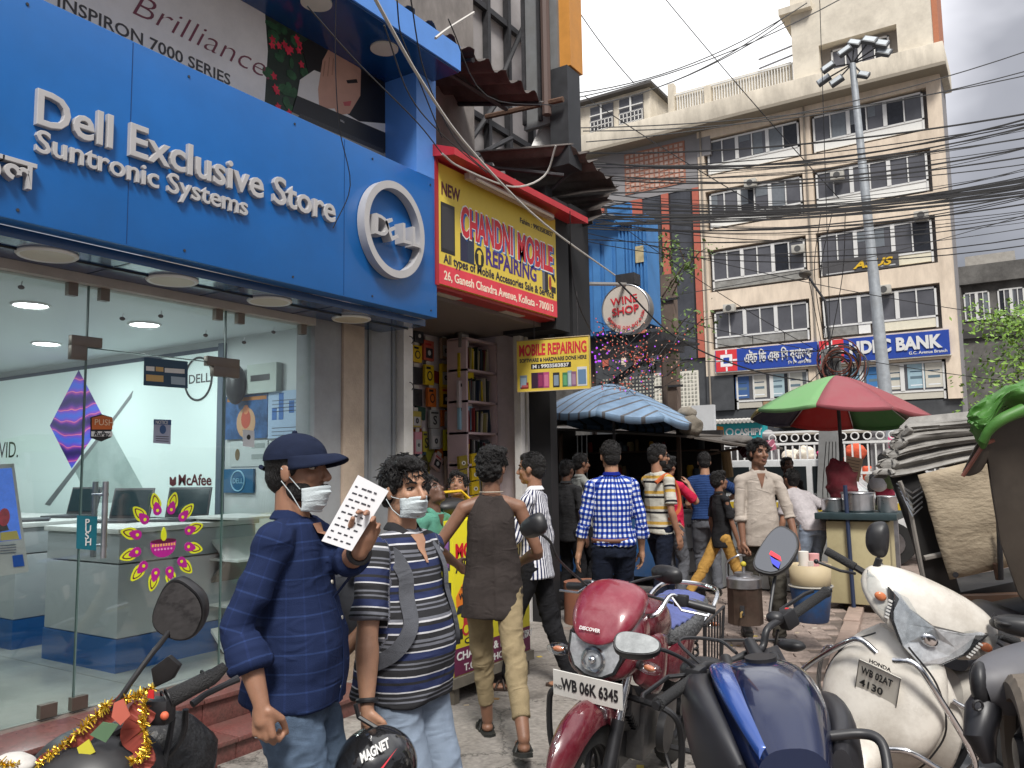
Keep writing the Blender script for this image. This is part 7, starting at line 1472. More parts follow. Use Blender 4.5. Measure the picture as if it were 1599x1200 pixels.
mbuild(Mb,lambda b:sloft([(0,.40,.86,.07,.10,0),(0,.30,.885,.14,.13,0),(0,.12,.89,.15,.125,0),(0,-.04,.85,.12,.10,0),(0,-.12,.81,.09,.06,0)],28,5,2.3,b),'fuel_tank',MAR,t,smooth=True)
for k in(-1,1):mbuild(Mb,lambda b:sloft([(k*.12,.47,.78,.035,.09,0),(k*.16,.36,.76,.04,.13,0),(k*.14,.2,.76,.03,.10,0),(k*.11,.05,.78,.02,.05,0)],20,4,2.4,b),'tank_shroud',MAR,t,smooth=True);mbuild(Mb,lambda b:sloft([(k*.10,-.02,.66,.02,.06,0),(k*.13,-.15,.66,.025,.10,0),(k*.13,-.35,.70,.025,.08,0),(k*.11,-.55,.78,.02,.04,0)],18,4,2.4,b),'side_panel',MAR,t,smooth=True)
QU=mat('seat_cover_blue',rgb('565f92'),r=.8,var=.15,ns=8,bump=.4,bs=200);KN=mat('seat_knit_grey',rgb('57585a'),r=.9,var=.5,ns=55,bump=.9,bs=70)
mbuild(Mb,lambda b:sloft([(0,-.03,.775,.09,.035,0),(0,-.14,.775,.14,.055,0),(0,-.38,.775,.165,.07,0),(0,-.60,.805,.16,.07,0),(0,-.82,.825,.12,.05,0),(0,-.86,.825,.07,.03,0)],30,5,3.4,b),'seat',KN,t,smooth=True)
def quilt(b):
    rs=[]
    for i in range(61):
        f=i/60;y=-.10-.66*f;w=.115+.025*math.sin(f*PI);z0=.836+.006*f+.055*max(0,f-.35)**.9;row=[]
        for j in range(21):
            u_=-1+2*j/20;puff=abs(math.sin(f*8.5*PI))**.6*.016+abs(math.sin((u_+f*4.4)*2.2*PI))**.5*.005;row.append(V((u_*w,y,z0+puff-.022*u_*u_)))
        rs.append(row)
    b.rings(rs,False,False)
o=mbuild(Mb,quilt,'seat_cover',QU,t,smooth=True);md=o.modifiers.new('s','SOLIDIFY');md.thickness=.012;bake(o)
mbuild(Mb,lambda b:sloft([(0,-.50,.72,.13,.06,0),(0,-.72,.76,.13,.06,0),(0,-.94,.80,.07,.035,0)],22,5,2.6,b),'tail_cowl',MAR,t,smooth=True)
mbuild(Mb,lambda b:b.tube([V(p)for p in cr_pts([(-.15,-.52,.77),(-.18,-.66,.84),(-.15,-.88,.90),(0,-.95,.91),(.15,-.88,.90),(.18,-.66,.84),(.15,-.52,.77)],6)],.013,8),'grab_rail',CHROME,t,smooth=True)
for k in(-1,1):indicator(t,Mb@V((k*.10,-.90,.70)),Mb.to_3x3()@V((k,0,.1)),None);mbuild(Mb,lambda b:(b.cyl((k*.12,-.60,.33),(k*.12,-.42,.72),.016),[b.torus((k*.12,-.60+.14*f,.40+.30*f),(0,.4,.9),.030,.007,16,5)for f in[i/8 for i in range(9)]]),'shock_absorber',ALLOY,t,smooth=True)
mbuild(Mb,lambda b:(b.box((0,.12,.42),(.20,.30,.24)),b.cyl((0,.26,.48),(0,.40,.60),.075),b.box((0,-.15,.38),(.22,.22,.18)),[b.box((0,.30+.022*i,.51+.018*i),(.16,.008,.13))for i in range(6)]),'engine',ENG,t,bev=.015)
for k in(-1,1):mbuild(Mb,lambda b:b.disc((k*.13,.10,.40),(k,0,0),.095,.035,28),'engine_cover',BLACKM,t,smooth=True)
mbuild(Mb,lambda b:b.tube([V(p)for p in cr_pts([(.0,.38,.48),(.10,.42,.35),(.14,.25,.24),(.15,-.2,.25),(.16,-.75,.34)],6)],.022,10),'exhaust',ENG,t,smooth=True);mbuild(Mb,lambda b:b.tube([(.16,-.2,.26),(.165,-.35,.29),(.17,-.85,.36)],[.025,.045,.045],14),'silencer',CHROME,t,smooth=True)
mbuild(Mb,lambda b:b.tube([V(p)for p in cr_pts([(0,.42,.62),(-.10,.44,.62),(-.26,.46,.60),(-.30,.42,.50),(-.29,.38,.32),(-.22,.36,.24),(0,.32,.22),(.22,.36,.24),(.29,.38,.32),(.30,.42,.50),(.26,.46,.60),(.10,.44,.62),(0,.42,.62)],6)],.014,8),'crash_guard',BLACKM,t,smooth=True)
mbuild(Mb,lambda b:(b.tube([(0,.42,.80),(0,.28,.50),(0,.1,.28),(0,-.25,.28)],.022,8),b.tube([(0,.40,.84),(0,-.2,.72),(0,-.8,.80)],.02,8),b.tube([(.04,-.2,.3),(.06,-.62,.30)],.018,8),b.tube([(-.25,-.1,.26),(.25,-.1,.26)],.014,8),b.tube([(-.08,-.12,.26),(-.22,-.02,.02)],.011,8)),'frame',BLACKM,t,smooth=True)
mbuild(Mb,lambda b:[b.tube([V((-.20,-.42-.07*i,.80)),V((-.21,-.44-.07*i,.48))],.005,5)for i in range(6)]+[b.tube([V((-.20,-.38,.80)),V((-.20,-.86,.82)),V((-.21,-.82,.48)),V((-.21,-.42,.46)),V((-.20,-.38,.80))],.008,6)],'saree_guard',BLACKM,t);mbuild(Mb,lambda b:b.bb((-.02,.20,.28),(.02,.46,.50)),'mud_flap',BLACKM,t)
# ---- navy tank motorcycle seen from the saddle ------------------------
t=thing('motorcycle','dark navy motorcycle in the foreground seen over its tank','motorcycle',mtx=Matrix.Translation(V((aD(1190,1500,2.1).x,aD(1190,1500,2.1).y,0))))
hb=(fh*.98+rh*.12).normalized();sb=V((hb.y,-hb.x,0));TC=aD(1208,1150,2.22);TM=Matrix((sb,hb,Z1)).transposed().to_4x4();TM.translation=TC;TM=TM@Matrix.Rotation(R(-5),4,'Y')
mbuild(TM,lambda b:sloft([(0,.30,.035,.07,.055,0),(0,.24,.045,.13,.10,0),(0,.12,.05,.155,.125,0),(0,-.02,.03,.15,.13,0),(0,-.14,.0,.12,.12,0),(0,-.25,-.04,.09,.09,0)],36,6,2.5,b),'fuel_tank',NAVT,t,smooth=True)
mbuild(TM,lambda b:sloft([(-.085,.255,.105,.022,.014,0),(-.095,.22,.133,.034,.016,0),(-.103,.12,.152,.036,.018,0),(-.103,-.02,.136,.032,.020,0),(-.088,-.14,.092,.024,.022,-.2),(-.062,-.24,.032,.014,.022,-.4)],20,6,2.2,b),'tank_reflection',TANKREFL,t,smooth=True)  # light reflected along the tank's left edge, painted as a lighter raised strip
mbuild(TM,lambda b:sloft([(-.14,.27,.05,.04,.07,0),(-.172,.17,.05,.055,.09,0),(-.175,.0,.01,.05,.13,0),(-.150,-.13,-.03,.035,.12,0),(-.12,-.22,-.07,.02,.08,0)],26,6,2.5,b),'side_shroud',BLKP,t,smooth=True)
mbuild(TM,lambda b:sloft([(.165,.26,-.04,.04,.08,0),(.19,.15,-.05,.05,.11,0),(.18,.0,-.07,.045,.12,0),(.14,-.13,-.10,.03,.10,0)],26,6,2.5,b),'side_shroud',BLKP,t,smooth=True)
mbuild(TM,lambda b:b.disc((.01,.12,.172),(0,0,1),.045,.012,28),'filler_cap',ALLOY,t,smooth=True)
mbuild(TM,lambda b:sloft([(0,-.20,-.07,.10,.045,0),(0,-.30,-.09,.12,.05,0),(0,-.45,-.11,.15,.05,0),(0,-.62,-.10,.17,.055,0),(0,-.95,-.02,.15,.06,0),(0,-1.2,.02,.10,.05,0)],32,5,3.0,b),'seat',SEATG,t,smooth=True)
mbuild(TM,lambda b:(sloft([(.14,-.05,-.22,.035,.07,0),(.16,-.18,-.20,.04,.09,0),(.15,-.35,-.18,.03,.07,0)],20,5,2.6,b),sloft([(-.13,-.05,-.25,.035,.07,0),(-.15,-.18,-.22,.04,.09,0),(-.15,-.35,-.18,.03,.07,0)],20,5,2.6,b)),'side_cover',mat('panel_graphite',rgb('3c3e42'),r=.4,var=.1),t,smooth=True)
dq=TM.to_3x3();P=Panel(TM@V((-.205,.14,.085)),dq@-Y1,dq@V((.5,0,.86)),t);P.rect(0,0,.055,.022,cm('c8c8c4'),1);P.rect(.002,.002,.018,.018,cm('d8842c'),2);P.rect(.024,.012,.028,.005,BLACKM,2);P.rect(.024,.004,.028,.004,BLACKM,2);P.done()
CT=aD(1175,1022,2.62)
LG0,LG1=aD(1030,1098,2.26),aD(1083,1060,2.42);RG1,RG0=aD(1236,962,2.76),aD(1288,926,2.82)
MB().tube([V(p)for p in cr_pts([LG1,aD(1100,1040,2.5),aD(1130,1038,2.58),aD(1165,1022,2.62),aD(1190,1012,2.66),aD(1197,985,2.68),aD(1212,972,2.72),RG1],5)],.012,10).build('handlebar',BLACKM,t,smooth=True)
for a_,b_ in((LG0,LG1),(RG0,RG1)):
    d_=(b_-a_).normalized();MB().tube([a_-d_*.012,a_-d_*.01,a_,a_+d_*.004,b_-d_*.01,b_],[.012,.019,.019,.0165,.0165,.021],16).build('grip',mat('grip_rubber',(.02,.02,.021),r=.7,bump=.6,bs=260),t,smooth=True);MB().box(b_+d_*.02,(.055,.05,.06),mtx=d_.to_track_quat('X','Z').to_matrix()).build('switchgear',BLACKM,t,bev=.01)
    MB().cyl(a_-d_*.024,a_-d_*.013,.012).build('bar_end',ALLOY,t,smooth=True);f_=d_.cross(Z1).normalized();f_=f_ if f_.dot(fh)>0 else-f_;MB().tube([b_+d_*.02+f_*.03,b_-d_*.02+f_*.075,a_+d_*.03+f_*.07,a_+f_*.055],.007,8).build('lever',ALLOY,t,smooth=True)
MB().box(RG1+V((-.01,-.01,.012)),(.016,.012,.03)).build('kill_switch',cm('d03034'),t,bev=.003);MB().ell(aD(1210,965,2.74),(.03,.025,.022)).build('brake_reservoir',BLACKM,t,smooth=True)
for a_,b_ in(((1133,1030),(1143,1060)),((1170,1004),(1190,1040)),((1208,1025),(1222,1062))):p_,q_=aD(*a_,2.62),aD(*b_,2.5);MB().cyl(p_,q_,.020,.026,14).build('fork_clamp',BLACKM,t,smooth=True);MB().cyl(p_,p_+V((0,0,.014)),.011,n=8).build('bolt',CHROME,t)
MB().prism([aD(1125,1048,2.6),aD(1215,1018,2.7),aD(1232,1050,2.55),aD(1150,1075,2.45)],V((0,0,.025))).build('top_yoke',BLKP,t,bev=.005)
MB().ell(aD(1105,1050,2.75),(.10,.06,.05)).build('instrument_pod',BLACKM,t,smooth=True)
for p_ in(((1100,1043,2.6),(1060,1000,2.75),(1120,1000,2.8),(1150,1020,2.65)),((1215,985,2.75),(1210,1010,2.8),(1205,1045,2.7)),((1196,1000,2.7),(1188,1030,2.75),(1190,1060,2.6)),((1090,1045,2.5),(1110,1035,2.6),(1140,1042,2.6))):MB().tube([V(p)for p in cr_pts([aD(*q)for q in p_],5)],.006,6).build('control_cable',BLACKM,t,smooth=True)
mcam=V((0,0,CAMH));mL,mR=aD(995,1007,2.32),aD(1214,862,2.86)
mirror(t,mL,(mcam-mL).normalized()+V((0,0,.75)),.068,.036,[aD(1030,1014,2.36),aD(1068,1030,2.42),aD(1092,1050,2.44)],rot=-.12,mm=mat('mirror_soft',(.42,.43,.42),r=.05,m=1,var=.3,ns=25));mirror(t,mR,(mcam-mR).normalized()+V((-.15,0,.55)),.062,.098,[aD(1208,915,2.84),aD(1202,960,2.78),aD(1206,980,2.74)],rot=-.45,mm=mat('mirror_dim',(.16,.165,.18),r=.06,m=1,var=0))
mn=((mcam-mR).normalized()+V((-.15,0,.55))).normalized();P=Panel(mR+mn*.0095,rh,mn.cross(rh)*-1 if mn.cross(rh).z<0 else mn.cross(rh),t);P.poly([(-.032,-.015),(.02,-.055),(.028,-.043),(-.022,.0)],cm('d8243c'),1);P.poly([(-.030,-.022),(0,-.05),(-.012,-.072),(-.030,-.05)],cm('2c38c0'),1);P.done()  # red and blue shapes: a reflection painted onto the right mirror glass
mbuild(None,lambda b:b.tube([V(p)for p in cr_pts([aD(1295,1150,2.1),aD(1340,1146,2.1),aD(1368,1152,2.08),aD(1382,1175,2.05),aD(1386,1230,2.0),aD(1370,1300,1.98)],6)],.013,10),'crash_guard',BLACKM,t,smooth=True);MB().tube([aD(1110,1000,2.9),aD(1230,1000,2.95)],.006,6).build('cable',BLACKM,t)
MB().ell(aD(1236,1008,2.9),(.05,.03,.022)).build('indicator',BLACKM,t,smooth=True)
for y_,nm in((.72,0),(-.78,1)):c_=V((TC.x,TC.y,0))+hb*(y_+.05);wheel(t,Matrix.Identity(4),(c_.x,c_.y,.30),.30,.11,ax=sb)
Mx=Matrix((sb,hb,Z1)).transposed().to_4x4();Mx.translation=V((TC.x,TC.y,0))
mbuild(Mx,lambda b:(b.box((0,.05,.42),(.24,.38,.34)),b.box((0,-.3,.45),(.2,.3,.2))),'engine',ENG,t,bev=.02);mbuild(Mx,lambda b:[b.cyl((k*.09,.76,.3),(k*.09,.50,.93),.024)for k in(-1,1)],'fork_tube',BLACKM,t,smooth=True);mbuild(Mx,lambda b:b.tube([(0,.4,.8),(0,.1,.75),(0,-.4,.7),(0,-.7,.5),(0,-.75,.3)],.03,8),'frame',BLACKM,t,smooth=True)
# ---- white scooter ----------------------------------------------------
SCx=aD(1440,1010,3.15);hs_=(-rh*.72-fh*.69).normalized();Ms=frame_mtx(0,0,(hs_.x,hs_.y),R(-17))@Matrix.Scale(1.05,4)
hoff=Matrix.Translation((0,.32,.9))@Matrix.Rotation(R(34),4,'Z')@Matrix.Rotation(R(-13),4,'Y')@Matrix.Translation((0,-.32,-.9));q_=aD(1452,962,3.15)-(Ms@hoff)@V((0,.40,.955));Ms=Matrix.Translation((q_.x,q_.y,max(0,q_.z)))@Ms;print('scooter lift',q_.z);t=thing('scooter','white scooter with chrome leg bars leaning on its stand','scooter',mtx=Ms)
hM=Ms@hoff
mbuild(hM,lambda b:sloft([(0,.455,.925,.10,.055,.35),(0,.44,.935,.18,.088,.35),(0,.40,.955,.235,.102,.3),(0,.34,.975,.255,.092,.2),(0,.27,.985,.22,.06,.1),(0,.23,.98,.16,.035,0)],36,6,2.4,b),'headset_cover',WSC,t,smooth=True)
def hl(s_,d):return[V((x*s_*1.18,.482+d-abs(x)*.22-z*.32,.922+z*1.6))for x,z in((-.145,.045),(-.09,.025),(0,.012),(.09,.025),(.145,.045),(.11,-.015),(.06,-.055),(0,-.072),(-.06,-.055),(-.11,-.015))]
mbuild(hM,lambda b:b.rings([hl(1.08,-.012),hl(1.06,.014)]),'lamp_bezel',BLACKM,t);mbuild(hM,lambda b:b.rings([hl(.98,.016),hl(.9,.018)]),'reflector',REFL,t);mbuild(hM,lambda b:b.rings([hl(1,.018),hl(.97,.030),hl(.7,.040)]),'headlamp',CLR,t,smooth=True);mbuild(hM,lambda b:b.ell((0,.505,.895),(.03,.008,.022)),'bulb',CHROME,t,smooth=True)
for k in(-1,1):
    def il(s_,d):return[V((k*(.20+x*s_*.85),.442+d-(x+.06)*.55-z*.3,.950+z*s_*1.1))for x,z in((-.065,.028),(.02,.04),(.065,.050),(.04,-.005),(-.02,-.038),(-.06,-.035))]
    mbuild(hM,lambda b:b.rings([il(1.0,.006),il(1.0,.022)]),'indicator',CLR,t);mbuild(hM,lambda b:b.ell((k*.195,.447,.95),(.022,.010,.016)),'lens',AMB,t,smooth=True)
    for q in range(6):mbuild(hM,lambda b:b.box((k*(.150+q*.003),.468,.895+q*.012),(.014,.008,.006)),'lamp_rib',WHITEP,t)
    g0,g1=hM@V((k*.38,.22,.975)),hM@V((k*.27,.27,.975));MB().cyl(g0,g1,.017,n=14).build('grip',mat('grip_rubber',(.02,.02,.021)),t,smooth=True);MB().tube([g1,hM@V((k*.20,.29,.97))],.014,8).build('handlebar',BLACKM,t,smooth=True);MB().tube([hM@V((k*.27,.31,.96)),hM@V((k*.33,.34,.95)),hM@V((k*.42,.33,.94))],.006,8).build('lever',ALLOY,t,smooth=True);MB().ell(hM@V((k*.42,.33,.94)),.010).build('lever_end',ALLOY,t,smooth=True)
    MB().cyl(hM@V((k*.22,.33,1.02)),hM@V((k*.225,.33,1.055)),.014).build('mirror_mount',BLACKM,t,smooth=True)
mirror(t,aD(1370,842,3.35),(mcam-aD(1370,842,3.35))*-1,.045,.072,[aD(1372,872,3.35),aD(1385,895,3.3),hM@V((.22,.33,1.03))],rot=.1);mirror(t,aD(1588,978,2.95),(mcam-aD(1588,978,2.95))*-1,.07,.035,[aD(1560,972,2.95),hM@V((-.22,.33,1.04))],rot=.1)
mbuild(Ms,lambda b:sloft([(0,.40,.86,.10,.05,PI/2),(0,.43,.78,.17,.07,PI/2),(0,.47,.64,.215,.09,PI/2),(0,.49,.52,.20,.10,PI/2),(0,.45,.42,.15,.10,PI/2),(0,.40,.34,.11,.08,PI/2)],36,6,2.3,b),'front_apron',WSC,t,smooth=True)
mbuild(Ms,lambda b:sloft([(0,.36,.80,.12,.03,PI/2),(0,.37,.64,.24,.035,PI/2),(0,.36,.48,.25,.035,PI/2),(0,.31,.32,.19,.03,PI/2),(0,.25,.22,.15,.03,PI/2)],32,6,3.0,b),'leg_shield',WSC,t,smooth=True);mbuild(Ms,lambda b:sloft([(0,.325,.78,.11,.02,PI/2),(0,.33,.6,.2,.03,PI/2),(0,.30,.36,.16,.025,PI/2)],24,5,3.0,b),'inner_panel',BLKP,t,smooth=True)
mbuild(Ms,lambda b:sloft([(0,.40,.44,.07,.05,-.6),(0,.55,.455,.095,.07,-.3),(0,.68,.42,.10,.07,.1),(0,.80,.34,.085,.055,.5),(0,.86,.27,.05,.03,.8)],28,6,2.4,b),'front_mudguard',WSC,t,smooth=True)
wheel(t,Ms,(0,.68,.215),.215,.09,5);wheel(t,Ms,(0,-.56,.215),.215,.09,5)
pM=Ms@Matrix.Translation((0,.565,.70))@Matrix.Rotation(R(-14),4,'X');pq=pM.to_3x3();mbuild(pM,lambda b:b.box((0,0,0),(.15,.004,.12)),'number_plate',cm('d2cec4'),t)
mbuild(pM,lambda b:b.tube([(-.075,.004,-.06),(.075,.004,-.06),(.075,.004,.06),(-.075,.004,.06)],.0022,4,closed=True),'plate_edge',BLACKM,t)
for s_,z_ in(('WB 02AT',.012),('4130',-.038)):text(s_,.042,.001,BLACKM,pM@V((.062,.003,z_)),pq@-X1,pq@Z1,t,name='print',bold=.02,fit=.12 if len(s_)>5 else .09)
text('HONDA',.022,.001,BLACKM,pM@V((.04,.002,.068)),pq@-X1,pq@Z1,t,name='print',bold=.03)
for k in(-1,1):mbuild(Ms,lambda b:b.tube([V(p)for p in cr_pts([(k*.03,.56,.80),(k*.10,.56,.82),(k*.17,.54,.76),(k*.30,.47,.60),(k*.33,.45,.52),(k*.28,.48,.48),(k*.16,.56,.52),(k*.09,.585,.50)],6)],.011,10),'leg_bar',CHROME,t,smooth=True);mbuild(Ms,lambda b:b.tube([V(p)for p in cr_pts([(k*.20,.40,.70),(k*.29,.36,.66),(k*.30,.32,.5),(k*.24,.28,.36),(k*.30,.18,.18),(k*.26,.12,.12)],6)],.009,10),'leg_bar',CHROME,t,smooth=True)
for k in(-1,1):mbuild(Ms,lambda b:b.tube([V(p)for p in cr_pts([(k*.06,.535,.86),(k*.165,.49,.76),(k*.222,.47,.62),(k*.20,.48,.50),(k*.15,.47,.40)],6)],.0035,6),'panel_seam',BLACKM,t);mbuild(Ms,lambda b:b.disc((k*.12,.545,.60),(k*.3,1,0),.007,.004,8),'screw',DARKIRON,t)
mbuild(Ms,lambda b:b.box((0,.05,.22),(.34,.42,.06)),'floorboard',BLKP,t,bev=.02);mbuild(Ms,lambda b:sloft([(0,-.10,.45,.12,.2,0),(0,-.25,.50,.17,.2,0),(0,-.6,.56,.17,.17,0),(0,-.92,.64,.10,.08,0)],28,5,2.6,b),'rear_body',WSC,t,smooth=True);mbuild(Ms,lambda b:sloft([(0,-.05,.70,.11,.04,0),(0,-.25,.73,.15,.05,0),(0,-.8,.76,.13,.05,0)],26,5,3,b),'seat',BLKP,t,smooth=True)
# ---- tinsel-dressed motorcycle at the lower left ----------------------
t=thing('motorcycle','black motorcycle dressed with tinsel and red ribbon at the lower left','motorcycle',mtx=Matrix.Translation(V((aD(150,1500,1.75).x,aD(150,1500,1.75).y,0))))
mirror(t,aD(282,955,1.78),(mcam-aD(282,955,1.78)).normalized()+V((-.55,-.1,-.35)),.058,.072,[aD(252,1003,1.78),aD(238,1020,1.77),aD(205,1065,1.74),aD(175,1110,1.72)],rot=-.55,mm=mat('mirror_dark',(.12,.12,.13),r=.03,m=1,var=0))
MB().tube([aD(262,1092,1.80),aD(268,1090,1.805),aD(330,1058,1.86),aD(336,1054,1.865),aD(352,1040,1.88)],[.018,.0205,.0185,.0165,.011],18).build('grip',mat('grip_rubber',(.02,.02,.021)),t,smooth=True)
for q_ in(263,269,326):MB().torus(aD(q_-6,1094-(q_-263)*.52,1.795+(q_-263)*.001),aD(330,1058,1.86)-aD(262,1092,1.80),.0215,.0022,20,5).build('grip_ring',BLACKM,t,smooth=True)
MB().tube([aD(*p)for p in((300,1100,1.92),(320,1085,1.95),(355,1068,1.98),(372,1060,2.0))],[.009,.008,.008,.010],8).build('lever',ALLOY,t,smooth=True)
for p_ in(((262,1095,1.8),(235,1125,1.78),(190,1160,1.74)),((270,1120,1.85),(262,1165,1.83),(250,1220,1.8)),((290,1108,1.85),(285,1150,1.85),(255,1190,1.83))):MB().tube([V(p)for p in cr_pts([aD(*q)for q in p_],5)],.007,7).build('control_cable',BLACKM,t,smooth=True)
MB().box(aD(248,1110,1.79),(.06,.05,.055),rz=.5).build('switchgear',BLACKM,t,bev=.012);MB().ell(aD(257,1118,1.76),.009).build('horn_button',cm('d86848'),t,smooth=True)
MB().tube([aD(240,1120,1.79),aD(190,1140,1.77),aD(120,1180,1.74),aD(60,1215,1.7)],.011,8).build('handlebar',BLACKM,t,smooth=True)
MB().prism([aD(*p)for p in((262,1025,1.78),(280,1040,1.8),(268,1062,1.8),(240,1075,1.78),(235,1045,1.77))],fh*.02).build('hand_shield',BLACKM,t,bev=.003)
def slab(pts,d,m,nm,th=.12,**k):return MB().prism([aD(p[0],p[1],d)for p in pts],fh*th).build(nm,m,t,**k)
b=MB();b.ell(aD(150,1215,1.78),(.15,.14,.11),nu=28,nv=16);b.build('headlamp_cowl',BLACKM,t,smooth=True)
b=MB();b.ell(aD(262,1190,1.95),(.085,.12,.12),nu=28,nv=16);o=b.build('mitt_cover',mat('black_vinyl',(.014,.014,.015),r=.42,var=.3,ns=8,bump=.5,bs=30),t,smooth=True)
for v in o.data.vertices:d_=fbm(np.array([v.co[:]]),9,3,3)[0];v.co+=v.co.normalized()*0+V((d_*.012,d_*.01,d_*.012))
RIB=mat('ribbon_red',rgb('8c3c30'),r=.6,var=.3,ns=20);GOLD=mat('tinsel_gold',(.75,.50,.06),r=.22,m=.9,var=.3,ns=80)
rbn=thing('tinsel_garland','red ribbon garland with gold tinsel tied along the left motorcycle','garland',aD(150,1150,1.7))
def ribbon(cpts,w,m,par):
    P_=cr_pts([tuple(aD(*p))for p in cpts],6);rs=[]
    for i,p in enumerate(P_):p=V(p);tg=(V(P_[min(i+1,len(P_)-1)])-V(P_[max(i-1,0)])).normalized();s_=tg.cross(-FWD).normalized()*w*(1+.2*math.sin(i));rs.append([p-s_+FWD*.004*math.sin(i*1.7),p+s_,p+s_+FWD*.003,p-s_+FWD*.003])
    MB().rings(rs).build('ribbon',m,par);return[V(p)for p in P_]
r1_=ribbon(((60,1200,1.7),(110,1165,1.71),(160,1125,1.72),(195,1090,1.73)),.016,RIB,rbn);r2_=ribbon(((228,1105,1.74),(205,1140,1.73),(222,1175,1.72),(215,1205,1.71)),.024,RIB,rbn)
tin=MB();rr=random.Random(8)
for path in([aD(*p)for p in((58,1196,1.69),(105,1158,1.7),(150,1118,1.71),(170,1098,1.71))],[aD(*p)for p in((192,1093,1.72),(215,1085,1.74),(240,1075,1.76))],[aD(*p)for p in((228,1085,1.73),(224,1130,1.72),(230,1170,1.71),(205,1190,1.7))],[aD(*p)for p in((0,1192,1.66),(30,1198,1.67))]):
    q=cr_pts([tuple(p)for p in path],26)
    for p in q:
        for _ in range(4):d_=V([rr.gauss(0,1)for _ in range(3)]).normalized()*rr.uniform(.006,.017);s_=d_.orthogonal().normalized()*.0016;p_=V(p);tin.quad(p_-s_,p_+s_,p_+d_+s_*.5,p_+d_-s_*.5)
tin.build('tinsel',GOLD,rbn,kind='stuff')
for pts,c in((((178,1098),(192,1092),(203,1118),(188,1133),(174,1120)),'c86a58'),(((160,1128),(185,1132),(165,1160),(140,1148)),'5c7a5c'),(((120,1168),(138,1155),(148,1175),(126,1186)),'d0c840'),(((232,1078),(240,1078),(240,1092),(230,1090)),'c82828')):MB().prism([aD(p[0],p[1],1.695)for p in pts],fh*.003).build('paper_tag',cm(c),rbn)
sack(aD(25,1192,1.7),(.05,.04,.022),'white tape-wrapped bar end at the bottom left corner','c8c4be',3)
c_=aD(100,1500,1.9);wheel(t,Matrix.Identity(4),(c_.x-.35,c_.y-.4,.3),.30,.09,ax=(.3,1,0));wheel(t,Matrix.Identity(4),(c_.x-.3,c_.y+.1,.3),.30,.09,ax=(.3,1,0))
MB().prism([V((c_.x-.42,c_.y-.3,.25)),V((c_.x-.2,c_.y-.3,.25)),V((c_.x-.15,c_.y-.1,.6)),V((c_.x-.4,c_.y-.1,.6))],(0,.35,0)).build('body',BLACKM,t,bev=.02)
# ---- dark scooter with worn tyre at the right edge --------------------
t=thing('motorcycle','dark grey motorcycle with muddy front tyre cut off by the right edge','motorcycle',mtx=Matrix.Translation(V((aD(1640,1500,2.4).x,aD(1640,1500,2.4).y,0))))
TY=mat('tyre_dusty',rgb('6b6258'),r=.9,var=.25,dirt=.5,dcol=(.03,.03,.03),dn=6);wc_=aD(1618,1185,2.3);axw=(rh*.93-fh*.36).normalized();b=MB();u_=Z1;v_=axw.cross(Z1).normalized();rs=[]
for j in range(96):
    a=2*PI*j/96;d=u_*math.cos(a)+v_*math.sin(a);g_=.010 if j%4==0 else 0;rs.append([wc_+d*r_+axw*x_ for r_,x_ in((.155,-.05),(.20,-.055),(.222-g_,-.04),(.228-g_*.7,0),(.222-g_,.04),(.20,.055),(.155,.05))])
rs.append(rs[0]);b.rings(rs,False);b.build('tyre',TY,t,smooth=True)
b=MB();b.torus(wc_,axw,.15,.02,40,8);b.cyl(wc_-axw*.05,wc_+axw*.05,.05)
for k in range(6):d=u_*math.cos(k*1.05)+v_*math.sin(k*1.05);b.cyl(wc_,wc_+d*.15,.016,n=8)
b.build('rim',ALLOY,t,smooth=True)
GP=mat('pod_grey',rgb('55565c'),r=.5,var=.15,dirt=.3);Mh=Matrix((axw,axw.cross(Z1)*-1,Z1)).transposed().to_4x4()
b=MB();pts=[aD(1710,1062,2.6),aD(1630,1064,2.55),aD(1572,1068,2.5),aD(1542,1070,2.48),aD(1534,1071,2.48)];b.tube([V(p)for p in cr_pts(pts,5)],[float(x[0])for x in cr_pts([(.14,),(.125,),(.10,),(.075,),(.06,)],5)],28);b.build('headlamp_pod',GP,t,smooth=True)
MB().ell(aD(1532,1071,2.47),(.03,.06,.072),nu=24).build('pod_face',BLACKM,t,smooth=True)
b=MB();pts=[aD(1545,1080,2.5),aD(1535,1110,2.45),aD(1530,1150,2.42),aD(1545,1190,2.4)];b.tube(pts,[.035,.05,.045,.02],16);b.build('side_fairing',BLKP,t,smooth=True);MB().torus(aD(1527,1102,2.4),FWD,.014,.004,16,6).build('hook',BLACKM,t)
MB().tube([aD(1800,1085,2.5),aD(1640,1090,2.5),aD(1600,1160,2.32)],.03,10).build('fork_tube',ALLOY,t,smooth=True)
MB().ell(aD(1587,975,3.05),(.09,.05,.035),nu=20).build('rear_mirror',BLACKM,t,smooth=True);wc_.z=max(.23,wc_.z)
c_=aD(1760,1300,2.9);MB().prism([V((c_.x-.2,c_.y-.3,.28)),V((c_.x+.3,c_.y-.3,.28)),V((c_.x+.3,c_.y-.3,.95)),V((c_.x-.2,c_.y-.3,.85))],(0,.9,0)).build('body',BLKP,t,bev=.03)
t=thing('motorcycle','black motorcycle part glimpsed low behind the white scooter headset','motorcycle',mtx=Matrix.Translation(V((aD(1475,1010,4.4).x,aD(1475,1010,4.4).y,0))))
for px in(1478,1580):c_=aD(px,1010,4.7 if px<1500 else 4.3);wheel(t,Matrix.Identity(4),(c_.x,c_.y,.29),.29,.09,ax=(fh-rh*.25))
a_,b_=aD(1490,985,4.5),aD(1620,955,4.2);MB().tube([a_,a_.lerp(b_,.5),b_],[.07,.1,.09],14).build('body',BLACKM,t,smooth=True)

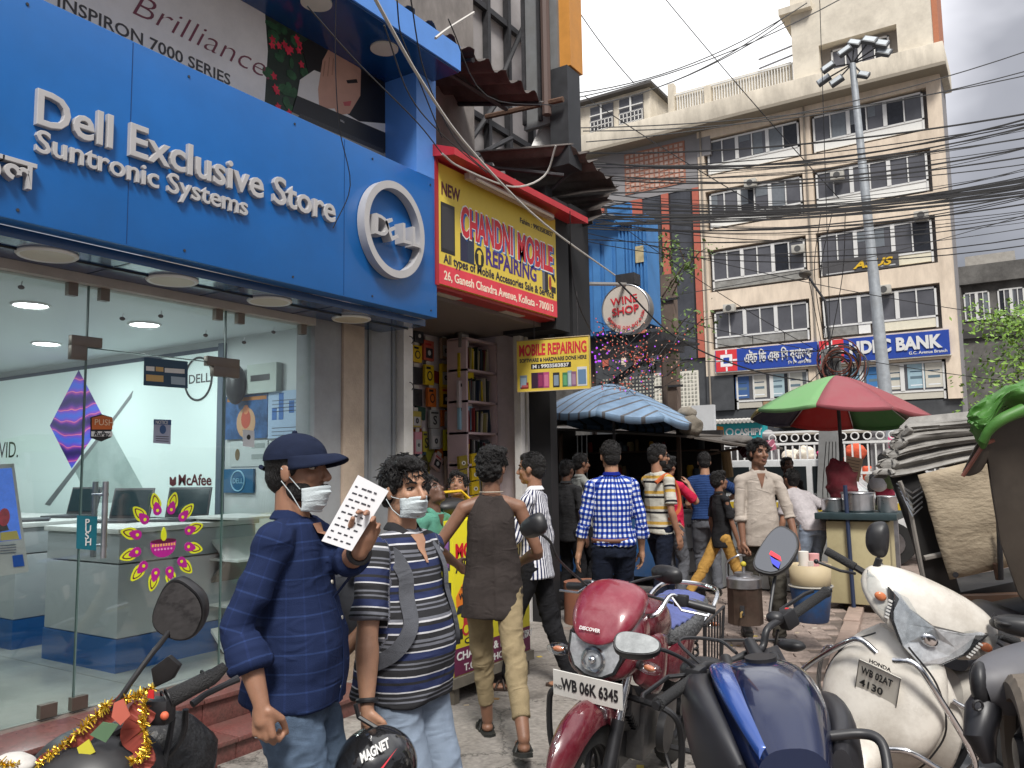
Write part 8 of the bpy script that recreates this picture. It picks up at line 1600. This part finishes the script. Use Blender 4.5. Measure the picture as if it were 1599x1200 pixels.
# ================================================================== the people, each built in pose
def face_of(dx,df):d=rh*dx+fh*df;return math.atan2(-d.x,d.y) # heading from picture-right and depth components
def at(px,d,z=0):p=aD(px,1000,d);return p.x,p.y
def L(face,v):return Matrix.Rotation(-face,3,'Z')@V(v)
def loc(p,x,y,face):return Matrix.Rotation(-face,3,'Z')@(V(p)-V((x,y,0)))
_b=rgb('1f2b4c');_l=rgb('2a3a62');DN=stripes('shirt_navy_check',[(0,_b),(.9,_l)],.055,1,([(0,(.92,.92,.92)),(.9,(1.12,1.12,1.15))],.05));JN=fabric('jeans_faded',rgb('5a6b80'),var=.25,ns=3,dirt=.98,dcol=rgb('141c2c'),dn=2.2);JL=fabric('jeans_light',rgb('8c9aac'),var=.2,ns=4,dirt=.35,dcol=rgb('66748a'),dn=3);BLKT=fabric('trouser_black',(.014,.014,.016));NVT=fabric('trouser_navy',(.012,.016,.03));KH=fabric('trouser_khaki',rgb('938467'),var=.12);MUS=fabric('trouser_mustard',rgb('b08848'));GRT_=fabric('trouser_grey',rgb('606268'));OLV=fabric('trouser_dark_olive',rgb('45423c'))
# man in cap reading a sheet
x,y=at(461,2.62);fa=face_of(.88,-.10);paper_c=aD(572,800,2.30)
hr_=loc(aD(408,1100,2.34),x,y,fa);hl_=loc(aD(563,862,2.42),x,y,fa)
p=person('stout man in navy cap and blue shirt holding up a printed sheet',x,y,fa,H=1.705,tone='mid',girth=1.03,belly=.20,armk=.92,shd=.058,lean=R(-1),hyaw=R(-8),hpitch=R(-2),hand_r=hr_,hand_l=hl_,pole_r=(.1,-1,.0),pole_l=(-.6,.2,-1),curl_r=[.95,.95,.95,1.0],curl_l=[.55,.6,.65,.7],palm_r=(-1,.2,0),palm_l=(.9,.2,.3),hdir_l=(.15,.35,.95),hdir_r=(0,.12,-1),shirt=DN,sleeve='rolled',hem=.885,pants=JN,shoem=cm('1c1a1a'),hair='cap',h=.0048,fold=1.15,beard=True,loose=1.02,neckopen=.13,thumb_r=.9,thumb_l=.7)
facemask(p,low=True);T,s,t0,HQ=p['T'],p['s'],p['t'],p['HQ']
CAPM=fabric('cap_navy',rgb('1d2438'),bump=.2);b=MB();rs=[]
for i in range(11):
    th=PI/2*i/10;rs.append([T(.0925*math.cos(th*.98)*math.cos(a),-.012+.111*math.cos(th*.98)*math.sin(a),.040+.088*math.sin(th))for a in(2*PI*j/32 for j in range(32))])
b.rings(rs);c0=b.build('cap',CAPM,t0,smooth=True);rs=[]
for i in range(10):
    f=i/9;row=[]
    for j in range(17):a=R(12+156*j/16);k_=1+f*.78*math.sin(a)**.7;row.append(T(.092*math.cos(a)*(1+.10*f),-.012+.108*math.sin(a)*k_,.048-.034*f*f*abs(math.cos(a))+.010*math.sin(a)*f*(1-f)*4-.012*f))
    rs.append(row)
b=MB();b.rings(rs,False,False);o=b.build('cap_peak',CAPM,c0,smooth=True);md=o.modifiers.new('s','SOLIDIFY');md.thickness=.004;bake(o);MB().ell(T(0,-.012,.129),.009).build('cap_button',CAPM,c0,smooth=True);MB().tube([T(.05,-.112,.02),T(0,-.128,.014),T(-.05,-.112,.02)],.008,8).build('cap_strap',CAPM,c0,smooth=True)
bt=MB();M_=p['M'];pf=MB()
fr_=[p['surf'](z,.0)for z in(1.34,1.24,1.13,1.02,.92)]
for q in fr_:q=p['t'].matrix_basis@q if False else M_@q;bt.disc(q-(M_.to_3x3()@Y1)*.002,M_.to_3x3()@Y1,.0065,.006,12)
bt.build('button',cm('c8c4b8'),t0,smooth=True)
b=MB();ps_=[M_@p['surf'](1.40-.05*i,0)for i in range(12)];rs=[[q-(M_.to_3x3()@X1)*.016,q+(M_.to_3x3()@X1)*.016,q+(M_.to_3x3()@V((.016,.004,0))),q+(M_.to_3x3()@V((-.016,.004,0)))]for q in ps_];b.rings(rs);b.build('placket',DN,t0,smooth=True)
wv=M_@p['hl'];we=M_@p['el'];wd=(we-wv).normalized();MB().torus(wv+wd*.02,wd,.030,.009,24,8).build('watch',BLACKM,t0,smooth=True)
fq=M_@p['hr'];
for dx in(-.010,):MB().torus(fq+V((0,0,-.092))+(M_.to_3x3()@V((-.012,dx,0))),Z1,.011,.003,16,6).build('ring',CHROME,t0,smooth=True)
sheet=thing('printed_sheet','white page of small printed words held up by the man in the cap','paper',aD(555,805,2.38));q_=[aD(502,845,2.36),aD(549,861,2.36),aD(607,767,2.40),aD(559,742,2.40)];nrm_=(q_[1]-q_[0]).cross(q_[3]-q_[0]).normalized();nrm_=nrm_ if nrm_.dot(FWD)<0 else-nrm_
MB().prism(q_,nrm_*-.0012).build('paper',mat('paper_white',(.72,.72,.74),r=.7,var=.02),sheet);ux,uy=(q_[1]-q_[0]),(q_[3]-q_[0]);INKP=cm('303038')
rr=random.Random(3)
for i in range(9):
    for j in range(4):
        o_=q_[0]+uy*(.07+i*.095)+ux*(.10+j*.21+rr.uniform(-.01,.02))+nrm_*.0006;w_=rr.uniform(.08,.16);MB().prism([o_,o_+ux*w_,o_+ux*w_+uy*.02,o_+uy*.022],nrm_*.0006).build('print',INKP,sheet)
# man in striped polo with backpack
x,y=at(630,2.98);fa=face_of(.70,-.45);g3=(.03,.03,.033);g4=rgb('70727a');bl=rgb('2e3658');wh=rgb('c8c8cc')
POLO=stripes('polo_stripe',[(0,g3),(.05,g4),(.07,g3),(.10,g4),(.12,g3),(.16,wh),(.175,bl),(.25,g3),(.28,bl),(.33,wh),(.345,g3),(.42,g4),(.44,g3),(.47,g4),(.49,g3),(.52,bl),(.60,wh),(.615,g3),(.66,g4),(.69,g3),(.71,g4),(.74,g3),(.80,wh),(.82,bl),(.88,g3),(.92,wh),(.94,g4),(.97,g3)],.30)
hl_=loc(aD(520,1040,3.0),x,y,fa)
p2=person('heavyset man in striped polo and pale jeans with a grey backpack',x,y,fa,H=1.625,tone='light',girth=1.10,belly=.32,hyaw=R(-12),htilt=R(2),hand_r=(.27,.07,.78),hand_l=hl_,curl_r=.35,curl_l=.7,hdir_r=(-.1,.1,-1),shirt=POLO,sleeve='short',hem=.79,pants=JL,hair='full',h=.0055,fold=.9,loose=1.02,neckopen=.12)
facemask(p2);T2,t2,M2=p2['T'],p2['t'],p2['M']
wv=M2@p2['hr'];wd=((M2@p2['er'])-wv).normalized();MB().torus(wv+wd*.025,wd,.030,.009,24,8).build('watch',BLACKM,t2,smooth=True)
bp=thing('backpack','grey backpack worn by the man in the striped polo','backpack',M2@V((0,-.2,1.0)));GBK=fabric('bag_grey',rgb('5a5c62'));b=MB();b.ell(M2@V((0,-.24,1.14)),(.15,.10,.21),(M2.to_3x3()),26,18);b.build('bag',GBK,bp,smooth=True)
me_=t2
for k in(-1,1):
    pts=[]
    for a,b_,c_ in((.115,-.15,1.24),(.112,-.07,1.315),(.108,.02,1.315)):pts.append(M2@V((k*a,b_,c_)))
    for z_,w_ in((1.24,.105),(1.16,.11),(1.06,.125),(.98,.16)):q=p2['surf'](z_,k*w_);pts.append(M2@(q+V((0,.004,0))))
    pts.append(M2@V((k*.19,.02,.93)))
    P_=[V(p)for p in cr_pts(pts,6)];rs=[]
    for i,q in enumerate(P_):tg=(P_[min(i+1,len(P_)-1)]-P_[max(i-1,0)]).normalized();c_=M2@V((0,0,q.z));nn=(q-V((c_.x,c_.y,q.z)));nn=(nn-tg*nn.dot(tg)).normalized();sd=tg.cross(nn).normalized()*.026;rs.append([q-sd,q+sd,q+sd+nn*.016,q-sd+nn*.016])
    MB().rings(rs).build('strap',GBK,bp,smooth=True)
he=thing('helmet','glossy black helmet with white and red lettering hung low by the two men','helmet',aD(588,1180,2.55));hc=aD(588,1198,2.6);b=MB();b.ell(hc,(.125,.14,.125),nu=32,nv=22);b.build('shell',mat('helmet_black',(.012,.012,.013),r=.12,var=.05,coat=1),he,smooth=True);dr=(mcam-hc).normalized();rr_=dr.cross(Z1)*-1;rr_.normalize();uu_=rr_.cross(dr)*-1;rr_=Z1.cross(dr).normalized();uu_=dr.cross(rr_)
ax_=(rr_*.90+uu_*.42).normalized();text('MAGNET',.038,.002,WINF,hc+dr*.134-ax_*.05+uu_*.035,ax_,dr.cross(ax_),he,name='print',bold=.04,shear=.3,fit=.10);o_=hc+dr*.134;MB().prism([o_+ax_*-.04-uu_*.005,o_+ax_*.0-uu_*.03,o_+ax_*.07+uu_*.02,o_-ax_*.0-uu_*.018],dr*.002).build('print',cm('c82838'),he);text('?',.02,.001,WINF,hc+dr*.128+uu_*.075-rr_*.02,rr_,uu_,he,name='print')
MB().tube([hc+V((0,0,.12)),aD(560,1120,2.62),aD(555,1100,2.62)],.008,6).build('strap',BLACKM,he)
# others -----------------------------------------------------------------
FP=lambda*a,**k:person(*a,**k)
x,y=at(770,4.75);fa=face_of(-.12,1)
TANK=fabric('vest_brown_grey',rgb('3e3836'))
p3=FP('barefaced young man in dark sleeveless vest walking past the booth',x,y,fa,H=1.70,tone='brown',girth=.95,shirt=TANK,sleeveless=True,hem=.74,pants=KH,hair='curly',hyaw=R(-28),hand_r=(.20,.22,1.02),hand_l=(-.20,.2,1.02),pole_r=(.5,-.8,-.3),pole_l=(-.9,-.6,-.3),foot_l=(-.02,.22,.09),foot_r=(.12,-.42,.15),shoe='sandal',shoem=cm('1a1c1a'),h=.0065,loose=1.06,collar=False,cuff=.12,leg_w=.92)
wire([p3['M']@(p3['nb']+p3['rgt']*a+p3['fwd']*b_+V((0,0,.02)))for a,b_ in((-.07,0),(-.04,-.065),(.04,-.065),(.07,0))],.003,cm('b8b0a0'),'thin pale cord round the neck of the man in the vest','necklace',name='necklace')
x,y=at(838,5.9);fa=face_of(-.86,.3);VS=stripes('shirt_vertical',[(0,rgb('d8d8dc')),(.55,rgb('2a3050'))],.028,0)
FP('man in navy and white vertical striped shirt beside the booth',x,y,fa,H=1.69,tone='mid',girth=.92,shirt=VS,sleeve='elbow',hem=.80,pants=BLKT,hair='short',hand_l=(-.2,.3,1.0),shoe='sandal',shoem=cm('3a2c24'),h=.007,foot_r=(.1,-.22,.09),foot_l=(-.08,.18,.09))
x,y=at(676,5.35);FP('shopkeeper with headphones bending over behind the booth',x-.25,y+.2,face_of(.8,-.5),H=1.55,tone='dark',shirt=fabric('tee_mint',rgb('5f9a86')),sleeve='short',pants=BLKT,hair='full',hpitch=R(-38),lean=R(14),h=.009,girth=.9)
x,y=at(757,6.1);FP('person in black looking down between the booth and the shelf',x-.3,y+.1,face_of(-.1,-1),H=1.56,tone='mid',shirt=fabric('tee_black',(.015,.015,.016)),pants=BLKT,hair='full',hpitch=R(-30),lean=R(10),h=.009,girth=.9,z0=0)
x,y=at(962,6.7);CHK=stripes('shirt_gingham',[(0,rgb('3a58ac')),(.5,rgb('d8dae2'))],.045,1,([(0,rgb('4c66b0')),(.5,(1,1,1))],.045))
FP('man in blue and white checked shirt with brown belt seen from behind',x,y,face_of(-.08,1),H=1.79,tone='light',girth=1.0,shirt=CHK,sleeve='rolled',hem=.995,pants=NVT,hair='short',belt=cm('6b4638'),h=.0075,hand_l=(-.30,.05,.80),foot_r=(.12,.05,.09),foot_l=(-.10,-.05,.09))
x,y=at(912,9.6);FP('thin man in pale grey shirt at the blue stall counter',x,y,face_of(.8,.35),H=1.74,tone='brown',girth=.84,shirt=fabric('shirt_pale_grey',rgb('9a9c98')),sleeve='rolled',hem=.86,pants=BLKT,hair='short',hand_r=(.1,.28,.98),h=.009)
x,y=at(1035,8.3);BEE=stripes('tee_banded',[(0,rgb('b8b6ac')),(.33,rgb('25252a')),(.48,rgb('b8b6ac')),(.62,rgb('b89448')),(.82,rgb('b8b6ac'))],.155)
p8=FP('bearded man in sunglasses and banded tee with orange shoulder straps',x,y,face_of(.8,.5),H=1.80,tone='mid',girth=.95,shirt=BEE,sleeve='short',hem=.90,pants=NVT,hair='short',beard=True,collar=False,hyaw=R(-20),hand_l=(-.12,.33,.95),curl_l=.1,h=.008,foot_r=(.1,-.2,.09),foot_l=(-.1,.25,.09))
b=MB();T=p8['T']
for kx in(-1,1):b.ell(T(kx*.033,.084,.006),(.024,.010,.020),p8['HQ']);b.tube([T(kx*.055,.075,.012),T(kx*.078,0,.006)],.003,5)
b.build('sunglasses',BLACKM,p8['t'],smooth=True)
M8=p8['M'];wire([M8@V(q)for q in((.13,-.14,1.42),(.14,.02,1.50),(.14,.14,1.36),(.17,.13,1.15),(.18,-.02,1.05))],.020,cm('b0562c'),'orange strap over the shoulder of the man in the banded tee','strap',name='shoulder_strap')
x,y=at(1052,9.4);FP('person in crimson tee behind the banded tee man drinking',x,y,face_of(.65,.65),H=1.68,tone='mid',shirt=fabric('tee_crimson',rgb('c02848')),sleeve='short',hem=.9,pants=GRT_,hair='full',hand_r=(.12,.25,1.35),pole_r=(.6,.3,-1),h=.009,collar=False)
x,y=at(1112,9.9);NST=stripes('tee_navy_fine',[(0,rgb('1c3058')),(.7,rgb('2c4470'))],.03)
FP('broad man in navy tee leaning at the wide steel counter',x,y,face_of(.12,1),H=1.74,tone='light',girth=1.08,shirt=NST,sleeve='short',hem=.92,pants=GRT_,hair='short',lean=R(8),hand_r=(.30,.28,1.15),pole_r=(1,.1,-.6),hand_l=(-.15,.30,1.12),h=.009,collar=False)
x,y=at(1133,9.0);FP('boy in black polo and mustard trousers striding to the right',x,y,face_of(.85,.2),H=1.50,tone='brown',girth=.86,shirt=fabric('polo_black',(.02,.02,.022)),sleeve='short',hem=.68,pants=MUS,hair='full',foot_l=(-.05,-.42,.15),foot_r=(.06,.25,.09),hand_r=(.2,.1,.74),h=.008,cuff=.05,shoem=cm('3b3a44'),hpitch=R(-8))
x,y=at(1196,7.35);BGE=fabric('shirt_beige',rgb('aea49a'),var=.08);face=face_of(.0,-1)
cL=aD(1248,898,7.0);cR=aD(1163,872,7.0)
p12=FP('tea seller in open-necked beige shirt carrying a kettle and a bucket',x,y,face,H=1.80,tone='brown',girth=.86,shirt=BGE,sleeve='elbow',hem=.86,pants=OLV,hair='full',neckopen=.14,hyaw=R(14),hpitch=R(-4),htilt=R(-4),hand_r=loc(aD(1162,872,7.3),x,y,face),hand_l=loc(aD(1252,872,7.2),x,y,face),curl_r=1.1,curl_l=1.1,h=.0065,loose=1.10,foot_r=(.10,-.28,.12),foot_l=(-.08,.15,.09),pole_r=(.7,-.4,0),pole_l=(-.7,-.4,0))
nb=p12['M']@(p12['nb']+p12['fwd']*.066);
# kettle
kc=aD(1163,935,7.1);kt=thing('tea_kettle','octagonal sooty kettle with steel lid carried by the tea seller','kettle',kc-V((0,0,.25)));hx=(kc.z-aD(1163,975,7.1).z);b=MB();n_=8
def poly8(r_,z):return[V((kc.x+r_*math.cos(2*PI*(j+.5)/8),kc.y+r_*math.sin(2*PI*(j+.5)/8),z))for j in range(8)]
zb,zm,zt=aD(1163,973,7.1).z,aD(1163,918,7.1).z,aD(1163,900,7.1).z
b.rings([poly8(.150,zb),poly8(.145,zm)]);b.build('body',mat('kettle_burnt',rgb('4c3c34'),r=.45,m=.5,var=.5,ns=5,dirt=.5,dn=4),kt);MB().tube([V((kc.x,kc.y,z))for z in(zm,zm+.005,zt-.02,zt)],[.14,.150,.150,.12],24).build('lid_band',STEEL,kt,smooth=True);MB().tube([V((kc.x,kc.y,z))for z in(zt,zt+.03,zt+.035)],[.08,.08,.05],20).build('lid',STEEL,kt,smooth=True)
MB().cyl(V((kc.x,kc.y,zt+.02)),V((kc.x,kc.y,zt+.11)),.015).build('valve',STEEL,kt);MB().ell(V((kc.x,kc.y,zt+.10)),.025).build('knob',cm('b8a830'),kt,smooth=True)
MB().tube([V(p)for p in cr_pts([kc+V((-.15,0,zt-kc.z-.02)),kc+V((-.15,0,zt-kc.z+.10)),kc+V((-.05,0,zt-kc.z+.17)),aD(1163,868,7.2)],6)],.008,8).build('handle',STEEL,kt,smooth=True);MB().box(kc+V((.02,-.142,-.08)),(.035,.02,.08)).build('tap_plate',DARKIRON,kt);MB().tube([kc+V((.02,-.15,-.09)),kc+V((.02,-.19,-.10)),kc+V((.02,-.19,-.13))],.009,8).build('tap',cm('8a7040'),kt)
bcn=aD(1267,935,7.0);bk=thing('bucket','battered blue bucket with cream rim full of cups carried by the tea seller','bucket',bcn-V((0,0,.25)));z0_,z1_,z2_=aD(1267,970,7).z,aD(1267,915,7).z,aD(1267,882,7).z
MB().tube([V((bcn.x,bcn.y,z))for z in(z0_,z0_+.01,z1_)],[.125,.135,.175],28).build('body',mat('bucket_blue',rgb('2a5a90'),r=.5,var=.3,ns=4,dirt=.8,dcol=rgb('5a4a44'),dn=3),bk,smooth=True);MB().torus(V((bcn.x,bcn.y,z1_)),Z1,.178,.008,32,6).build('rim',cm('a8a49a'),bk,smooth=True);b=MB();b.rings([[V((bcn.x+r_*math.cos(2*PI*j/24),bcn.y+r_*math.sin(2*PI*j/24),z))for j in range(24)]for r_,z in((.160,z1_-.05),(.175,z2_))],False);o=b.build('liner',cm('b8a888'),bk,smooth=True)
md=o.modifiers.new('s','SOLIDIFY');md.thickness=.008;bake(o)
for k,(dx,c,h_)in enumerate(((-.05,'dcd8d0',.24),(.04,'d8a0a0',.22),(.0,'c8c4bc',.16))):q=V((bcn.x,bcn.y,z1_))+rh*dx;c__=MB().tube([q,q+V((0,0,h_+.05))],[.035,.045],16).build('paper_cups',cm(c),None,('tall stack of white paper cups in the bucket','stack of pink-lidded cups in the bucket','short white cup stack in the bucket')[k],'cup stack',smooth=True)
MB().box(V((bcn.x,bcn.y,z1_+.10))+rh*.0-fh*.08,(.12,.02,.14),rz=.3).build('snack_packet',cm('b03028'),None,'red and white snack packet at the front of the bucket','packet');MB().tube([V(p)for p in cr_pts([V((bcn.x,bcn.y,z1_))-rh*.17,aD(1252,880,7.1),V((bcn.x,bcn.y,z1_))+rh*.17+V((0,0,.05))],6)],.006,6).build('handle',STEEL,bk)
x,y=at(1280,9.1);FP('man in pale tee bending over the food cart with his back turned',x,y,face_of(-.35,1),H=1.66,tone='mid',girth=.98,shirt=fabric('tee_pale',rgb('b4aeb0')),sleeve='short',hem=.85,pants=fabric('jeans_sky',rgb('8f9cae')),hair='short',lean=R(28),bend=R(12),hand_r=(.32,.22,.85),hpitch=R(-30),collar=False,h=.009)
x,y=at(1243,10.8);FP('man in black shirt standing beyond the white car side',x,y,face_of(.15,-1),H=1.66,tone='dark',girth=.9,shirt=fabric('tee_black',(.015,.015,.016)),sleeve='short',pants=BLKT,hair='short',hpitch=R(-10),h=.010)
x,y=at(1385,12.6);FP('figure in olive trousers standing past the food cart under the grey hood',x+.1,y,face_of(.4,1),H=1.70,tone='dark',girth=.9,shirt=fabric('shirt_dark',(.03,.03,.032)),sleeve='short',hem=.9,pants=fabric('trouser_olive',rgb('55594a')),hair='short',h=.011)
x,y=at(866,8.6);FP('dim figure in the shade beside the black hoarding',x-.15,y+.6,face_of(.5,.6),H=1.66,tone='dark',girth=.85,shirt=fabric('shirt_dark',(.03,.03,.032)),pants=BLKT,hair='short',h=.011)
